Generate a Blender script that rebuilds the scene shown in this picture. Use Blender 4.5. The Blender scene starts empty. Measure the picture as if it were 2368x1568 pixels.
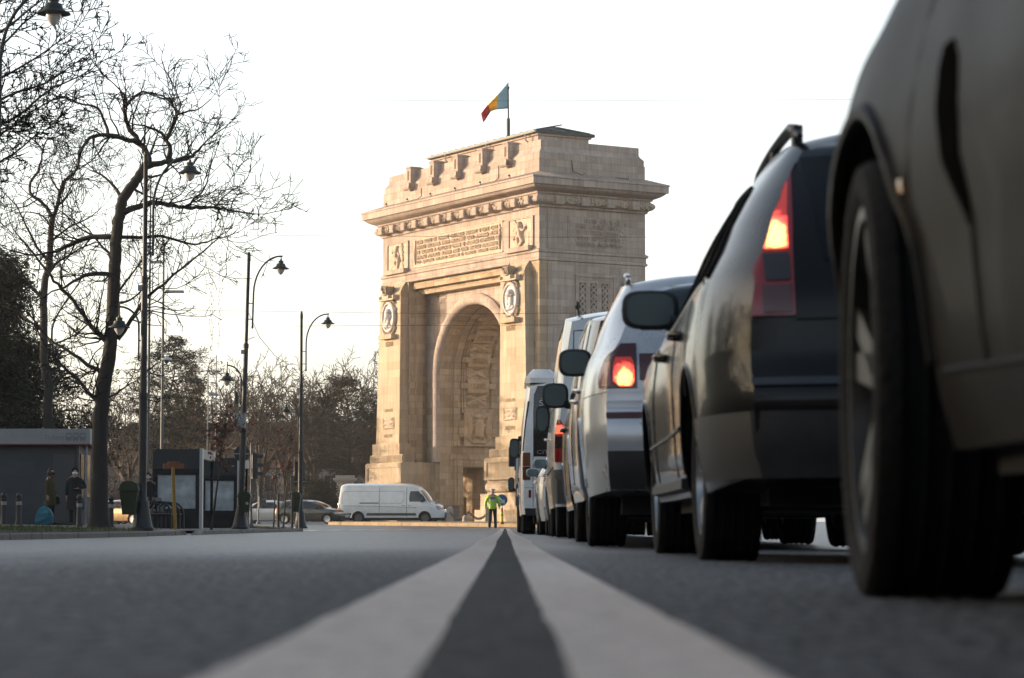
import bpy, math, random
import numpy as np
from mathutils import Vector, Matrix
R_=math.radians
SC=bpy.context.scene; COL=SC.collection
# ---------------------------------------------------------------- camera, sky, sun, exposure
PW,PH=2367.0,1568.0            # measuring frame of the photograph
F=5900.0; HOR=1226.0; VPX=1168.0; CX,CY=PW/2,PH/2
PITCH=math.atan((HOR-CY)/F); YAW=math.atan((CX-VPX)/F); CAMH=0.1
cd=bpy.data.cameras.new("camera"); cam=bpy.data.objects.new("camera",cd); COL.objects.link(cam); SC.camera=cam
cd.sensor_width=36.0; cd.lens=36.0*F/PW; cd.clip_start=0.05; cd.clip_end=5000
cam.location=(0,0,CAMH); cam.rotation_euler=(R_(90)+PITCH,0,-YAW)
cd.dof.use_dof=True; cd.dof.focus_distance=150.0; cd.dof.aperture_fstop=6.6; cd.dof.aperture_blades=9
SUN_EL=R_(7.5); SUN_D=Vector((-0.968,0.241,0)).normalized()
SUN_AZ=math.atan2(SUN_D.x,SUN_D.y)       # clockwise from +Y
wd=bpy.data.worlds.new("World"); SC.world=wd; wd.use_nodes=True
nt=wd.node_tree; bg=nt.nodes["Background"]; sky=nt.nodes.new("ShaderNodeTexSky"); sky.sky_type='NISHITA'
sky.sun_disc=False; sky.sun_elevation=SUN_EL; sky.sun_rotation=SUN_AZ; sky.altitude=80; sky.air_density=1.0; sky.dust_density=3.0; sky.ozone_density=1.0
# thin bright winter cloud veil low in the sky, breaking up towards the zenith
_tc=nt.nodes.new("ShaderNodeTexCoord"); _sp=nt.nodes.new("ShaderNodeSeparateXYZ"); nt.links.new(_tc.outputs['Generated'],_sp.inputs[0])
_mr=nt.nodes.new("ShaderNodeMapRange"); _mr.interpolation_type='SMOOTHSTEP'; _mr.inputs[1].default_value=.2; _mr.inputs[2].default_value=.72; _mr.inputs[3].default_value=1; _mr.inputs[4].default_value=0; nt.links.new(_sp.outputs[2],_mr.inputs[0])
_no=nt.nodes.new("ShaderNodeTexNoise"); _no.inputs['Scale'].default_value=2.2; _no.inputs['Detail'].default_value=5
_mp=nt.nodes.new("ShaderNodeMapping"); _mp.inputs['Scale'].default_value=(1,1,3.5); nt.links.new(_tc.outputs['Generated'],_mp.inputs[0]); nt.links.new(_mp.outputs[0],_no.inputs['Vector'])
_m2=nt.nodes.new("ShaderNodeMapRange"); _m2.inputs[1].default_value=.3; _m2.inputs[2].default_value=.7; _m2.inputs[3].default_value=.8; _m2.inputs[4].default_value=1.15; nt.links.new(_no.outputs['Fac'],_m2.inputs[0])
_mu=nt.nodes.new("ShaderNodeMath"); _mu.operation='MULTIPLY'; 
_my=nt.nodes.new("ShaderNodeMapRange"); _my.interpolation_type='SMOOTHSTEP'; _my.inputs[1].default_value=-.35; _my.inputs[2].default_value=.25; _my.inputs[3].default_value=.75; _my.inputs[4].default_value=1; nt.links.new(_sp.outputs[1],_my.inputs[0])   # veil weakened behind the viewer to cut the light from there
_m3=nt.nodes.new("ShaderNodeMath"); _m3.operation='MULTIPLY'; nt.links.new(_mr.outputs[0],_m3.inputs[0]); nt.links.new(_my.outputs[0],_m3.inputs[1])
nt.links.new(_m3.outputs[0],_mu.inputs[0]); nt.links.new(_m2.outputs[0],_mu.inputs[1])
_cl=nt.nodes.new("ShaderNodeVectorMath"); _cl.operation='SCALE'; _cl.inputs[0].default_value=(2.3,2.3,2.45); nt.links.new(_mu.outputs[0],_cl.inputs['Scale'])
_ad=nt.nodes.new("ShaderNodeVectorMath"); _ad.operation='ADD'; nt.links.new(sky.outputs[0],_ad.inputs[0]); nt.links.new(_cl.outputs[0],_ad.inputs[1])
nt.links.new(_ad.outputs[0],bg.inputs[0]); bg.inputs[1].default_value=0.10
sl=bpy.data.lights.new("sun",'SUN'); sl.energy=2.35; sl.angle=R_(0.6); sl.color=(1.0,0.80,0.60)
so=bpy.data.objects.new("sun",sl); COL.objects.link(so)
sv=Vector((SUN_D.x*math.cos(SUN_EL),SUN_D.y*math.cos(SUN_EL),math.sin(SUN_EL)))
so.rotation_euler=sv.to_track_quat('Z','Y').to_euler(); so.location=(-30,10,60)
vs=SC.view_settings; vs.view_transform='Standard'; vs.look='None'; vs.gamma=1.0; vs.exposure=1.6
SC.cycles.use_denoising=True
SC.cycles.max_bounces=6; SC.cycles.caustics_reflective=False; SC.cycles.caustics_refractive=False
random.seed(7)
_Rm=cam.rotation_euler.to_matrix()
def at(u,v,y):
    "point at distance y along the street that the photograph shows at (u,v)"
    d=_Rm@Vector(((u-CX)/F,(CY-v)/F,-1.0)); return Vector((0,0,CAMH))+d*(y/d.y)
def atx(u,y): return at(u,HOR,y).x
def hz(v,y): return CAMH+(HOR-v)/F*y
# ---------------------------------------------------------------- helpers
def spl(tab):
    xs=[p[0] for p in tab]; ys=[p[1] for p in tab]; n=len(xs)
    dl=[(ys[i+1]-ys[i])/(xs[i+1]-xs[i]) for i in range(n-1)]
    m=[dl[0]]+[0 if dl[i-1]*dl[i]<=0 else 2*dl[i-1]*dl[i]/(dl[i-1]+dl[i]) for i in range(1,n-1)]+[dl[-1]]
    def f(x):
        if x<=xs[0]: return ys[0]
        if x>=xs[-1]: return ys[-1]
        i=0
        while x>xs[i+1]: i+=1
        h=xs[i+1]-xs[i]; t=(x-xs[i])/h; t2=t*t; t3=t2*t
        return (2*t3-3*t2+1)*ys[i]+(t3-2*t2+t)*h*m[i]+(3*t2-2*t3)*ys[i+1]+(t3-t2)*h*m[i+1]
    return f
def lerp(a,b,t): return a+(b-a)*t
class MB:
    def __init__(s): s.v=[]; s.f=[]
    def box(s,x0,x1,y0,y1,z0,z1):
        b=len(s.v); s.v+=[(x,y,z) for z in(z0,z1) for y in(y0,y1) for x in(x0,x1)]
        s.f+=[tuple(b+i for i in q) for q in((0,2,3,1),(4,5,7,6),(0,1,5,4),(2,6,7,3),(0,4,6,2),(1,3,7,5))]; return s
    def bbox(s,x0,x1,y0,y1,z0,z1,c):
        "box with chamfered vertical and top edges"
        P=[(x0+c,y0),(x1-c,y0),(x1,y0+c),(x1,y1-c),(x1-c,y1),(x0+c,y1),(x0,y1-c),(x0,y0+c)]
        mx,my=(x0+x1)/2,(y0+y1)/2
        Q=[(x-math.copysign(c,x-mx),y-math.copysign(c,y-my)) for x,y in P]
        s.rings([[(x,y,z0) for x,y in P],[(x,y,z1-c) for x,y in P],[(x,y,z1) for x,y in Q]],cap=True); return s
    def rings(s,R,cap=False,closed=True):
        b=len(s.v); n=len(R[0])
        for r in R: s.v+=[tuple(p) for p in r]
        for i in range(len(R)-1):
            for j in range(n if closed else n-1):
                k=(j+1)%n; s.f.append((b+i*n+j,b+i*n+k,b+(i+1)*n+k,b+(i+1)*n+j))
        if cap: s.f.append(tuple(b+j for j in reversed(range(n)))); s.f.append(tuple(b+(len(R)-1)*n+j for j in range(n)))
        return s
    def grid(s,R): return s.rings(R,closed=False)
    def tube(s,P,r,n=6,cap=True):
        P=[Vector(p) for p in P]
        if not hasattr(r,'__len__'): r=[r]*len(P)
        R=[]; up=None
        for i,p in enumerate(P):
            t=(P[min(i+1,len(P)-1)]-P[max(i-1,0)])
            if t.length<1e-9: t=Vector((0,0,1))
            t.normalize()
            if up is None: up=Vector((0,0,1)) if abs(t.z)<.9 else Vector((1,0,0))
            a=t.cross(up)
            if a.length<1e-6: a=t.orthogonal()
            a.normalize(); c=a.cross(t); up=c
            R.append([p+a*(r[i]*math.cos(2*math.pi*k/n))+c*(r[i]*math.sin(2*math.pi*k/n)) for k in range(n)])
        return s.rings(R,cap)
    def lathe(s,prof,n=20,o=(0,0,0),ax='z',cap=False):
        o=Vector(o); R=[]
        for r,h in prof:
            q=[]
            for k in range(n):
                a=2*math.pi*k/n; c,d=r*math.cos(a),r*math.sin(a)
                q.append(o+(Vector((c,d,h)) if ax=='z' else Vector((h,c,d)) if ax=='x' else Vector((d,h,c))))
            R.append(q)
        return s.rings(R,cap)
    def prism(s,poly,vec):
        v=Vector(vec); P=[Vector(p) for p in poly]; return s.rings([P,[p+v for p in P]],cap=True)
    def ell(s,c,r,n=12,m=8,rot=None):
        c=Vector(c); R=[]
        for i in range(m+1):
            t=math.pi*i/m; rr=max(math.sin(t),.002); z=-math.cos(t)
            q=[Vector((r[0]*rr*math.cos(2*math.pi*k/n),r[1]*rr*math.sin(2*math.pi*k/n),r[2]*z)) for k in range(n)]
            R.append([c+((rot@p) if rot else p) for p in q])
        return s.rings(R,cap=True)
    def quad(s,a,b,c,d):
        k=len(s.v); s.v+=[tuple(a),tuple(b),tuple(c),tuple(d)]; s.f.append((k,k+1,k+2,k+3)); return s
    def build(s,name,mat,parent=None,smooth=None,loc=None):
        me=bpy.data.meshes.new(name); me.from_pydata(s.v,[],s.f); me.update()
        if smooth is not None:
            me.shade_smooth()
            if smooth<180: me.set_sharp_from_angle(angle=R_(smooth))
        return link(name,me,mat,parent,loc)
def link(name,me,mat=None,parent=None,loc=None):
    o=bpy.data.objects.new(name,me); COL.objects.link(o)
    if mat and me and hasattr(me,'materials') and len(me.materials)==0: me.materials.append(mat)
    if parent: o.parent=parent
    if loc: o.location=loc
    return o
def tag(o,label=None,cat=None,group=None,kind=None):
    if label: o["label"]=label
    if cat: o["category"]=cat
    if group: o["group"]=group
    if kind: o["kind"]=kind
    return o
def thing(name,label,cat,loc=(0,0,0),rz=0,group=None):
    o=bpy.data.objects.new(name,None); COL.objects.link(o); o.location=loc; o.rotation_euler=(0,0,rz); o.empty_display_size=.2
    return tag(o,label,cat,group)
def copy_tree(o,parent=None):
    c=o.copy(); COL.objects.link(c); c.parent=parent
    for ch in list(o.children): copy_tree(ch,c)
    return c
def text_mesh(name,body,w,h,depth,mat,parent,M,align='CENTER'):
    "raised lettering w wide, h tall (letter height), local plane xz, facing -y"
    cu=bpy.data.curves.new(name,'FONT'); cu.body=body; cu.align_x=align; cu.extrude=.5; cu.size=1.0
    o=bpy.data.objects.new(name,cu); COL.objects.link(o); bpy.context.view_layer.update()
    dg=bpy.context.evaluated_depsgraph_get(); me=bpy.data.meshes.new_from_object(o.evaluated_get(dg))
    bpy.data.objects.remove(o); bpy.data.curves.remove(cu)
    n=len(me.vertices); co=np.empty(n*3); me.vertices.foreach_get('co',co); co=co.reshape(-1,3)
    if n==0: return None
    x0,x1=co[:,0].min(),co[:,0].max(); y0,y1=co[:,1].min(),co[:,1].max()
    sx=(w/(x1-x0)) if w else h/(y1-y0); nx=(co[:,0]-(x0+x1)/2)*sx; nz=(co[:,1]-(y0+y1)/2)*h/(y1-y0); ny=-(co[:,2]+.5)*depth
    me.vertices.foreach_set('co',np.stack([nx,ny,nz],1).ravel()); me.transform(M); me.name=name; me.materials.clear()
    return link(name,me,mat,parent)
# ---------------------------------------------------------------- materials
MATS={}
def mat(name,col,rough=.6,metal=0,coat=0,noise=.0,nscale=6,bump=0,bscale=60,emis=None,estr=0,spec=.5,alpha=None,trans=0,coord='Object'):
    if name in MATS: return MATS[name]
    m=bpy.data.materials.new(name); m.use_nodes=True; t=m.node_tree; b=t.nodes["Principled BSDF"]
    b.inputs['Base Color'].default_value=(*col,1); b.inputs['Roughness'].default_value=rough; b.inputs['Metallic'].default_value=metal
    b.inputs['Coat Weight'].default_value=coat; b.inputs['Coat Roughness'].default_value=.04; b.inputs['Specular IOR Level'].default_value=spec
    if trans: b.inputs['Transmission Weight'].default_value=trans
    if emis: b.inputs['Emission Color'].default_value=(*emis,1); b.inputs['Emission Strength'].default_value=estr
    if noise or bump:
        tc=t.nodes.new('ShaderNodeTexCoord')
    if noise:
        n=t.nodes.new('ShaderNodeTexNoise'); n.inputs['Scale'].default_value=nscale; n.inputs['Detail'].default_value=6; n.inputs['Roughness'].default_value=.65
        t.links.new(tc.outputs[coord],n.inputs['Vector'])
        r=t.nodes.new('ShaderNodeMapRange'); r.inputs[1].default_value=.3; r.inputs[2].default_value=.7; r.inputs[3].default_value=1-noise; r.inputs[4].default_value=1+noise
        t.links.new(n.outputs['Fac'],r.inputs[0])
        mx=t.nodes.new('ShaderNodeVectorMath'); mx.operation='SCALE'; mx.inputs[0].default_value=col; t.links.new(r.outputs[0],mx.inputs['Scale']); t.links.new(mx.outputs[0],b.inputs['Base Color'])
        r2=t.nodes.new('ShaderNodeMapRange'); r2.inputs[1].default_value=.3; r2.inputs[2].default_value=.7; r2.inputs[3].default_value=max(.02,rough*(1-.5*noise)); r2.inputs[4].default_value=min(1,rough*(1+.5*noise)); t.links.new(n.outputs['Fac'],r2.inputs[0]); t.links.new(r2.outputs[0],b.inputs['Roughness'])
    if bump:
        n2=t.nodes.new('ShaderNodeTexNoise'); n2.inputs['Scale'].default_value=bscale; n2.inputs['Detail'].default_value=5
        t.links.new(tc.outputs[coord],n2.inputs['Vector']); bp=t.nodes.new('ShaderNodeBump'); bp.inputs['Strength'].default_value=bump; bp.inputs['Distance'].default_value=.02
        t.links.new(n2.outputs['Fac'],bp.inputs['Height']); t.links.new(bp.outputs[0],b.inputs['Normal'])
    MATS[name]=m; return m
def stone_mat(name,c1,c2,c3,bw=.95,bh=.48,mort=.012,bump=.6):
    "ashlar blocks: brick pattern on the two wall directions, block to block colour and weathering"
    m=bpy.data.materials.new(name); m.use_nodes=True; t=m.node_tree; N=t.nodes; L=t.links; b=N["Principled BSDF"]; b.inputs['Roughness'].default_value=.85; b.inputs['Specular IOR Level'].default_value=.2
    tc=N.new('ShaderNodeTexCoord'); sp=N.new('ShaderNodeSeparateXYZ'); L.new(tc.outputs['Object'],sp.inputs[0])
    sn=N.new('ShaderNodeSeparateXYZ'); L.new(tc.outputs['Normal'],sn.inputs[0])
    ax=N.new('ShaderNodeMath'); ax.operation='ABSOLUTE'; L.new(sn.outputs[0],ax.inputs[0])
    gt=N.new('ShaderNodeMath'); gt.operation='GREATER_THAN'; gt.inputs[1].default_value=.7; L.new(ax.outputs[0],gt.inputs[0])
    mu=N.new('ShaderNodeMix'); mu.data_type='FLOAT'; L.new(gt.outputs[0],mu.inputs[0]); L.new(sp.outputs[0],mu.inputs[2]); L.new(sp.outputs[1],mu.inputs[3])
    cb=N.new('ShaderNodeCombineXYZ'); L.new(mu.outputs[0],cb.inputs[0]); L.new(sp.outputs[2],cb.inputs[1])
    br=N.new('ShaderNodeTexBrick'); L.new(cb.outputs[0],br.inputs['Vector']); br.inputs['Scale'].default_value=1; br.inputs['Brick Width'].default_value=bw; br.inputs['Row Height'].default_value=bh; br.inputs['Mortar Size'].default_value=mort; br.inputs['Mortar Smooth'].default_value=.3; br.inputs['Bias'].default_value=-.05
    br.inputs['Color1'].default_value=(*c1,1); br.inputs['Color2'].default_value=(*c2,1); br.inputs['Mortar'].default_value=(*[.6*x for x in c1],1)
    n=N.new('ShaderNodeTexNoise'); n.inputs['Scale'].default_value=.35; n.inputs['Detail'].default_value=6; L.new(tc.outputs['Object'],n.inputs['Vector'])
    rp=N.new('ShaderNodeMapRange'); rp.inputs[1].default_value=.45; rp.inputs[2].default_value=.68; L.new(n.outputs['Fac'],rp.inputs[0])
    mx=N.new('ShaderNodeMix'); mx.data_type='RGBA'; mx.blend_type='MIX'; L.new(br.outputs['Color'],mx.inputs[6]); mx.inputs[7].default_value=(*c3,1)
    rm=N.new('ShaderNodeMath'); rm.operation='MULTIPLY'; rm.inputs[1].default_value=.55; L.new(rp.outputs[0],rm.inputs[0]); L.new(rm.outputs[0],mx.inputs[0])
    # rain streaks and grain
    mp=N.new('ShaderNodeMapping'); mp.inputs['Scale'].default_value=(2.2,2.2,.16); L.new(tc.outputs['Object'],mp.inputs[0])
    n2=N.new('ShaderNodeTexNoise'); n2.inputs['Scale'].default_value=1.6; n2.inputs['Detail'].default_value=8; n2.inputs['Roughness'].default_value=.7; L.new(mp.outputs[0],n2.inputs['Vector'])
    r2=N.new('ShaderNodeMapRange'); r2.inputs[1].default_value=.3; r2.inputs[2].default_value=.7; r2.inputs[3].default_value=.74; r2.inputs[4].default_value=1.16; L.new(n2.outputs['Fac'],r2.inputs[0])
    sc=N.new('ShaderNodeVectorMath'); sc.operation='SCALE'; L.new(mx.outputs[2],sc.inputs[0]); L.new(r2.outputs[0],sc.inputs['Scale']); L.new(sc.outputs[0],b.inputs['Base Color'])
    n3=N.new('ShaderNodeTexNoise'); n3.inputs['Scale'].default_value=9; n3.inputs['Detail'].default_value=6; L.new(tc.outputs['Object'],n3.inputs['Vector'])
    ad=N.new('ShaderNodeMath'); ad.operation='MULTIPLY_ADD'; ad.inputs[1].default_value=-1.4; L.new(br.outputs['Fac'],ad.inputs[0]); L.new(n3.outputs['Fac'],ad.inputs[2])
    bp=N.new('ShaderNodeBump'); bp.inputs['Strength'].default_value=bump; bp.inputs['Distance'].default_value=.03; L.new(ad.outputs[0],bp.inputs['Height']); L.new(bp.outputs[0],b.inputs['Normal'])
    return m
def asphalt_mat():
    m=bpy.data.materials.new("asphalt"); m.use_nodes=True; t=m.node_tree; N=t.nodes; L=t.links; b=N["Principled BSDF"]; b.inputs['Specular IOR Level'].default_value=.42
    tc=N.new('ShaderNodeTexCoord')
    def noise(sc,det,scale=(1,1,1),ro=.6):
        mp=N.new('ShaderNodeMapping'); mp.inputs['Scale'].default_value=scale; L.new(tc.outputs['Object'],mp.inputs[0]); n=N.new('ShaderNodeTexNoise'); n.inputs['Scale'].default_value=sc; n.inputs['Detail'].default_value=det; n.inputs['Roughness'].default_value=ro; L.new(mp.outputs[0],n.inputs['Vector']); return n
    def rng(n,a0,a1,b0,b1):
        r=N.new('ShaderNodeMapRange'); r.inputs[1].default_value=a0; r.inputs[2].default_value=a1; r.inputs[3].default_value=b0; r.inputs[4].default_value=b1; L.new(n.outputs[0],r.inputs[0]); return r
    grit=noise(150,4); clump=noise(24,5,(2.0,.42,1),.75); patch=noise(.45,7,(1,.2,1),.7)
    vo=N.new('ShaderNodeTexVoronoi'); vo.inputs['Scale'].default_value=70; L.new(tc.outputs['Object'],vo.inputs['Vector'])
    cr=N.new('ShaderNodeValToRGB'); e=cr.color_ramp.elements; e[0].position=.2; e[0].color=(.014,.015,.018,1); e[1].position=.95; e[1].color=(.10,.105,.115,1); L.new(vo.outputs['Color'],cr.inputs[0])
    k=N.new('ShaderNodeMath'); k.operation='MULTIPLY'; L.new(rng(clump,.36,.64,.15,2.1).outputs[0],k.inputs[0]); L.new(rng(patch,.3,.7,.75,1.25).outputs[0],k.inputs[1])
    sc=N.new('ShaderNodeVectorMath'); sc.operation='SCALE'; L.new(cr.outputs[0],sc.inputs[0]); L.new(k.outputs[0],sc.inputs['Scale']); L.new(sc.outputs[0],b.inputs['Base Color'])
    rr=N.new('ShaderNodeMath'); rr.operation='MULTIPLY'
    # surface polished by braking traffic towards the junction, coarser in the open stretch
    sy=N.new('ShaderNodeSeparateXYZ'); L.new(tc.outputs['Object'],sy.inputs[0]); ws=N.new('ShaderNodeMath'); ws.operation='MULTIPLY_ADD'; ws.inputs[1].default_value=9; L.new(patch.outputs[0],ws.inputs[0]); L.new(sy.outputs[1],ws.inputs[2])
    wr=N.new('ShaderNodeMapRange'); wr.interpolation_type='SMOOTHSTEP'; wr.inputs[1].default_value=5.5; wr.inputs[2].default_value=22; wr.inputs[3].default_value=.78; wr.inputs[4].default_value=.36; L.new(ws.outputs[0],wr.inputs[0]); L.new(wr.outputs[0],rr.inputs[0]); L.new(rng(clump,.3,.7,.85,1.15).outputs[0],rr.inputs[1]); L.new(rr.outputs[0],b.inputs['Roughness'])
    L.new(rng(clump,.36,.64,.0,.95).outputs[0],b.inputs['Specular IOR Level'])
    bp=N.new('ShaderNodeBump'); bp.inputs['Strength'].default_value=.75; bp.inputs['Distance'].default_value=.006
    ml=N.new('ShaderNodeMath'); ml.operation='MULTIPLY_ADD'; ml.inputs[1].default_value=3.0; L.new(clump.outputs[0],ml.inputs[0]); L.new(vo.outputs['Distance'],ml.inputs[2]); m2=N.new('ShaderNodeMath'); m2.operation='ADD'; L.new(ml.outputs[0],m2.inputs[0]); L.new(grit.outputs[0],m2.inputs[1]); L.new(m2.outputs[0],bp.inputs['Height']); L.new(bp.outputs[0],b.inputs['Normal'])
    return m
ASPH=asphalt_mat()
LINE=mat("worn_road_paint",(.66,.595,.55),.85,noise=.28,nscale=22,bump=.6,bscale=90,spec=.12)
STONE_LOW=stone_mat("ochre_limestone",(.50,.38,.265),(.32,.225,.135),(.44,.34,.25))
STONE_UP=stone_mat("pinkish_limestone",(.48,.38,.32),(.34,.265,.22),(.45,.375,.325))
STONE_PL=stone_mat("pylon_limestone",(.50,.40,.29),(.39,.295,.195),(.48,.39,.295),bw=1.25,bh=.6,mort=.006,bump=.35)
STONE_IN=stone_mat("vault_limestone",(.53,.40,.27),(.38,.275,.175),(.48,.365,.255),mort=.022,bump=.9)
CARVE=mat("carved_limestone",(.50,.40,.31),.85,noise=.22,nscale=1.6,bump=.3,bscale=9,spec=.2)
CARVE_IN=mat("carved_vault_stone",(.50,.375,.25),.85,noise=.22,nscale=1.6,bump=.3,bscale=9,spec=.2)
MARBLE=mat("pale_marble",(.46,.42,.41),.6,noise=.12,nscale=1.5)
GRANITE=mat("dark_granite",(.16,.12,.105),.7,noise=.3,nscale=3,bump=.3,bscale=12)
COPPER=mat("weathered_copper",(.035,.045,.045),.55,metal=.4,noise=.3,nscale=3)
BLACKM=mat("black_painted_iron",(.011,.013,.015),.5,noise=.3,nscale=8,bump=.1,bscale=20)
GREYM=mat("galvanised_steel",(.26,.27,.28),.45,metal=.6,noise=.2,nscale=5)
BARK=mat("dark_bark",(.026,.021,.018),.95,noise=.45,nscale=14,bump=.9,bscale=26)
TWIG=mat("bare_twigs",(.011,.009,.008),.9,spec=.1)
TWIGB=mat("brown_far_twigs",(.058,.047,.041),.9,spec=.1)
TYRE=mat("tyre_rubber",(.014,.0135,.013),.85,spec=.15,noise=.4,nscale=12,bump=.4,bscale=50)
GLASSD=mat("dark_car_glass",(.012,.015,.018),.06,spec=.6)
PLAST=mat("black_plastic",(.024,.024,.025),.5,noise=.2,nscale=12)
UNDER=mat("dark_underbody",(.012,.012,.012),.9,noise=.2)
CHROME=mat("alloy",(.42,.42,.43),.28,metal=.9)
MIRROR=mat("mirror_glass",(.17,.235,.25),.08,metal=.35)
PLATE=mat("plate_white",(.7,.7,.68),.5)
REDL=mat("red_lens",(.23,.012,.014),.12,coat=.6)
DREDL=mat("dark_red_lens",(.06,.006,.008),.15,coat=.5)
LITR=mat("lit_red_lens",(.5,.03,.02),.2,emis=(1,.07,.035),estr=1.1)
LITY=mat("lit_amber_lens",(.8,.3,.05),.2,emis=(1,.42,.10),estr=1.5)
def lamp_glow(name,cx,cz,r,core,rim,st):
    "lit lens: bulb hot spot fading into the coloured lens"
    m=mat(name,rim,.15,coat=.5,emis=rim,estr=1.0); t=m.node_tree; N=t.nodes; L=t.links; b=N["Principled BSDF"]
    tc=N.new('ShaderNodeTexCoord'); sp=N.new('ShaderNodeSeparateXYZ'); L.new(tc.outputs['Object'],sp.inputs[0])
    def mth(op,a,bv=None,c=None):
        n=N.new('ShaderNodeMath'); n.operation=op
        for i,v in enumerate((a,bv,c)):
            if v is None: continue
            if isinstance(v,(int,float)): n.inputs[i].default_value=v
            else: L.new(v,n.inputs[i])
        return n.outputs[0]
    dx=mth('MULTIPLY',mth('SUBTRACT',mth('ABSOLUTE',sp.outputs[0]),cx),1/r[0]); dz=mth('MULTIPLY',mth('SUBTRACT',sp.outputs[2],cz),1/r[1])
    d=mth('SQRT',mth('ADD',mth('MULTIPLY',dx,dx),mth('MULTIPLY',dz,dz)))
    wv=N.new('ShaderNodeTexNoise'); wv.inputs['Scale'].default_value=45; L.new(tc.outputs['Object'],wv.inputs['Vector']); d=mth('ADD',d,mth('MULTIPLY',mth('SUBTRACT',wv.outputs['Fac'],.5),.55))
    cr=N.new('ShaderNodeValToRGB'); e=cr.color_ramp.elements; e[0].position=.0; e[0].color=(*core,1); e[1].position=1.0; e[1].color=(.02,.001,.001,1); q=e.new(.38); q.color=(*core,1); q=e.new(.62); q.color=(*rim,1); q=e.new(.82); q.color=(*[x*.45 for x in rim],1)
    L.new(d,cr.inputs[0]); L.new(cr.outputs[0],b.inputs['Emission Color']); b.inputs['Emission Strength'].default_value=st; return m
CLEARL=mat("clear_lens",(.5,.5,.5),.1,coat=.7)
# ---------------------------------------------------------------- terrain
_Gb=spl([(-60,0),(0,0),(12,-.002),(16,.003),(19,.02),(45,.03),(80,.09),(113,.165),(118,.18),(135,.32),(163,.52),(176,.66),(200,.75),(260,.85),(420,1.0),(1600,3.0)])
def G(x,y):
    fade=min(1,max(0,(128-y)/12))
    return _Gb(y)-.012*max(0,min(abs(x),9)-.3)*fade
def Gp(x,y): return G(-8.5,y)+.12+.03*min(5.5,max(0,-8.9-x))
def GP(x,y): return Gp(x,y) if (x<-8.5 and y<110) else G(x,y)
def sheet(name,xs,ys,fz,m,kind='structure'):
    b=MB(); b.grid([[(x,y,fz(x,y)) for x in xs] for y in ys]); b.f=[tuple(reversed(q)) for q in b.f]
    o=b.build(name,m,smooth=180); return tag(o,kind=kind)
YS=[-50,-30,-20]+[-10+i for i in range(0,42)]+[34+2*i for i in range(0,80)]+[200,220,250,300,400]
sheet("ground",[-700,-300,-120,-80,-60,-40,-30,-20,-12,-8,-4,0,4,8,12,20,30,40,60,80,120,300,700],YS+[700,1600],lambda x,y:G(x,y)-.25,mat("bare_earth",(.10,.085,.065),.95,noise=.35,nscale=.8,bump=.5,bscale=8))
sheet("road",[-60,-45,-35,-28,-22,-17,-13,-11,-8.5-.001,-7,-5,-3,-1.5,-.6,-.3,0,.3,.6,1.5,3,5,8,12,16,22,30,45,60],[y for y in YS if y<210],lambda x,y:G(x,y) if (x>-8.6 or y>=110) else G(-8.5,y)-.2,ASPH)
def strip(name,x0,x1,y0,y1,m,n=260,dz=.004):
    b=MB(); R=[]
    for i in range(n+1):
        t=(i/n)**2; y=lerp(y0,y1,t)
        e=.0016*math.sin(y*61)+.0012*math.sin(y*173+1)
        R.append([(x0+e,y,G(x0,y)+dz),(x1+e*.7,y,G(x1,y)+dz)])
    b.grid(R); b.f=[tuple(reversed(q)) for q in b.f]; return b
b=strip("l",-.200,-.0598,.6,112,LINE); b2=strip("r",.0441,.1816,.6,112,LINE)
k=len(b.v); b.v+=b2.v; b.f+=[tuple(i+k for i in q) for q in b2.f]
tag(b.build("road_markings",LINE),kind='structure')
b=strip("t",-.0598,.0441,.6,112,LINE,dz=.0035); tag(b.build("tar_seam",mat("bitumen_seam",(.034,.0325,.033),.85,noise=.95,nscale=20,bump=1.0,bscale=60,spec=.16)),kind='structure')
b=MB()
for i in range(9):      # dashes across the mouth of the roundabout
    x=-9.2+i*1.05; y=112+ .55*(9-i)*.6; s=.55
    P=[(x,y),(x+.62,y),(x+.62+.25,y+3.4),(x+.25,y+3.4)]; b.quad(*[(px,py,G(px,py)+.012) for px,py in P])
tag(b.build("crossing_dashes",mat("white_road_paint",(.62,.6,.57),.6,noise=.25,nscale=6)),kind='structure')
# pavement on the left, grass verge, kerbs
PAVE=mat("pavement_slabs",(.20,.18,.165),.8,noise=.3,nscale=1.2,bump=.3,bscale=20)
sheet("pavement",[-60,-45,-35,-28,-22,-18,-15,-13,-11.4,-10.2,-9.4,-8.78],[y for y in YS if y<108]+[108.5],lambda x,y:Gp(x,y),PAVE)
GRASSM=mat("short_grass",(.05,.062,.018),.95,noise=.4,nscale=5,bump=.8,bscale=40)
def verge(y0,y1,x0,x1):
    sheet("grass_verge",[x0,lerp(x0,x1,.4),x1],[lerp(y0,y1,i/24) for i in range(25)],lambda x,y:Gp(x,y)+.02,GRASSM)
verge(20,66,-13.5,-8.8); verge(98,107.4,-11.2,-8.85)
b=MB(); rr=random.Random(3)
for (y0,y1,x0,x1,n) in((38,66,-12.5,-8.85,3800),(98,107.4,-11.2,-8.9,1200)):
    for i in range(n):
        x=rr.uniform(x0,x1); y=rr.uniform(y0,y1); z=Gp(x,y)+.015; h=rr.uniform(.03,.09); a=rr.uniform(0,6.28); w=.012
        dx,dy=w*math.cos(a),w*math.sin(a); lx,ly=rr.uniform(-.03,.03),rr.uniform(-.03,.03); q=len(b.v)
        b.v+=[(x-dx,y-dy,z),(x+dx,y+dy,z),(x+lx,y+ly,z+h)]; b.f.append((q,q+1,q+2))
tag(b.build("grass",mat("grass_blades",(.085,.095,.022),.8,noise=.3,nscale=3)),kind='stuff')
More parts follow.
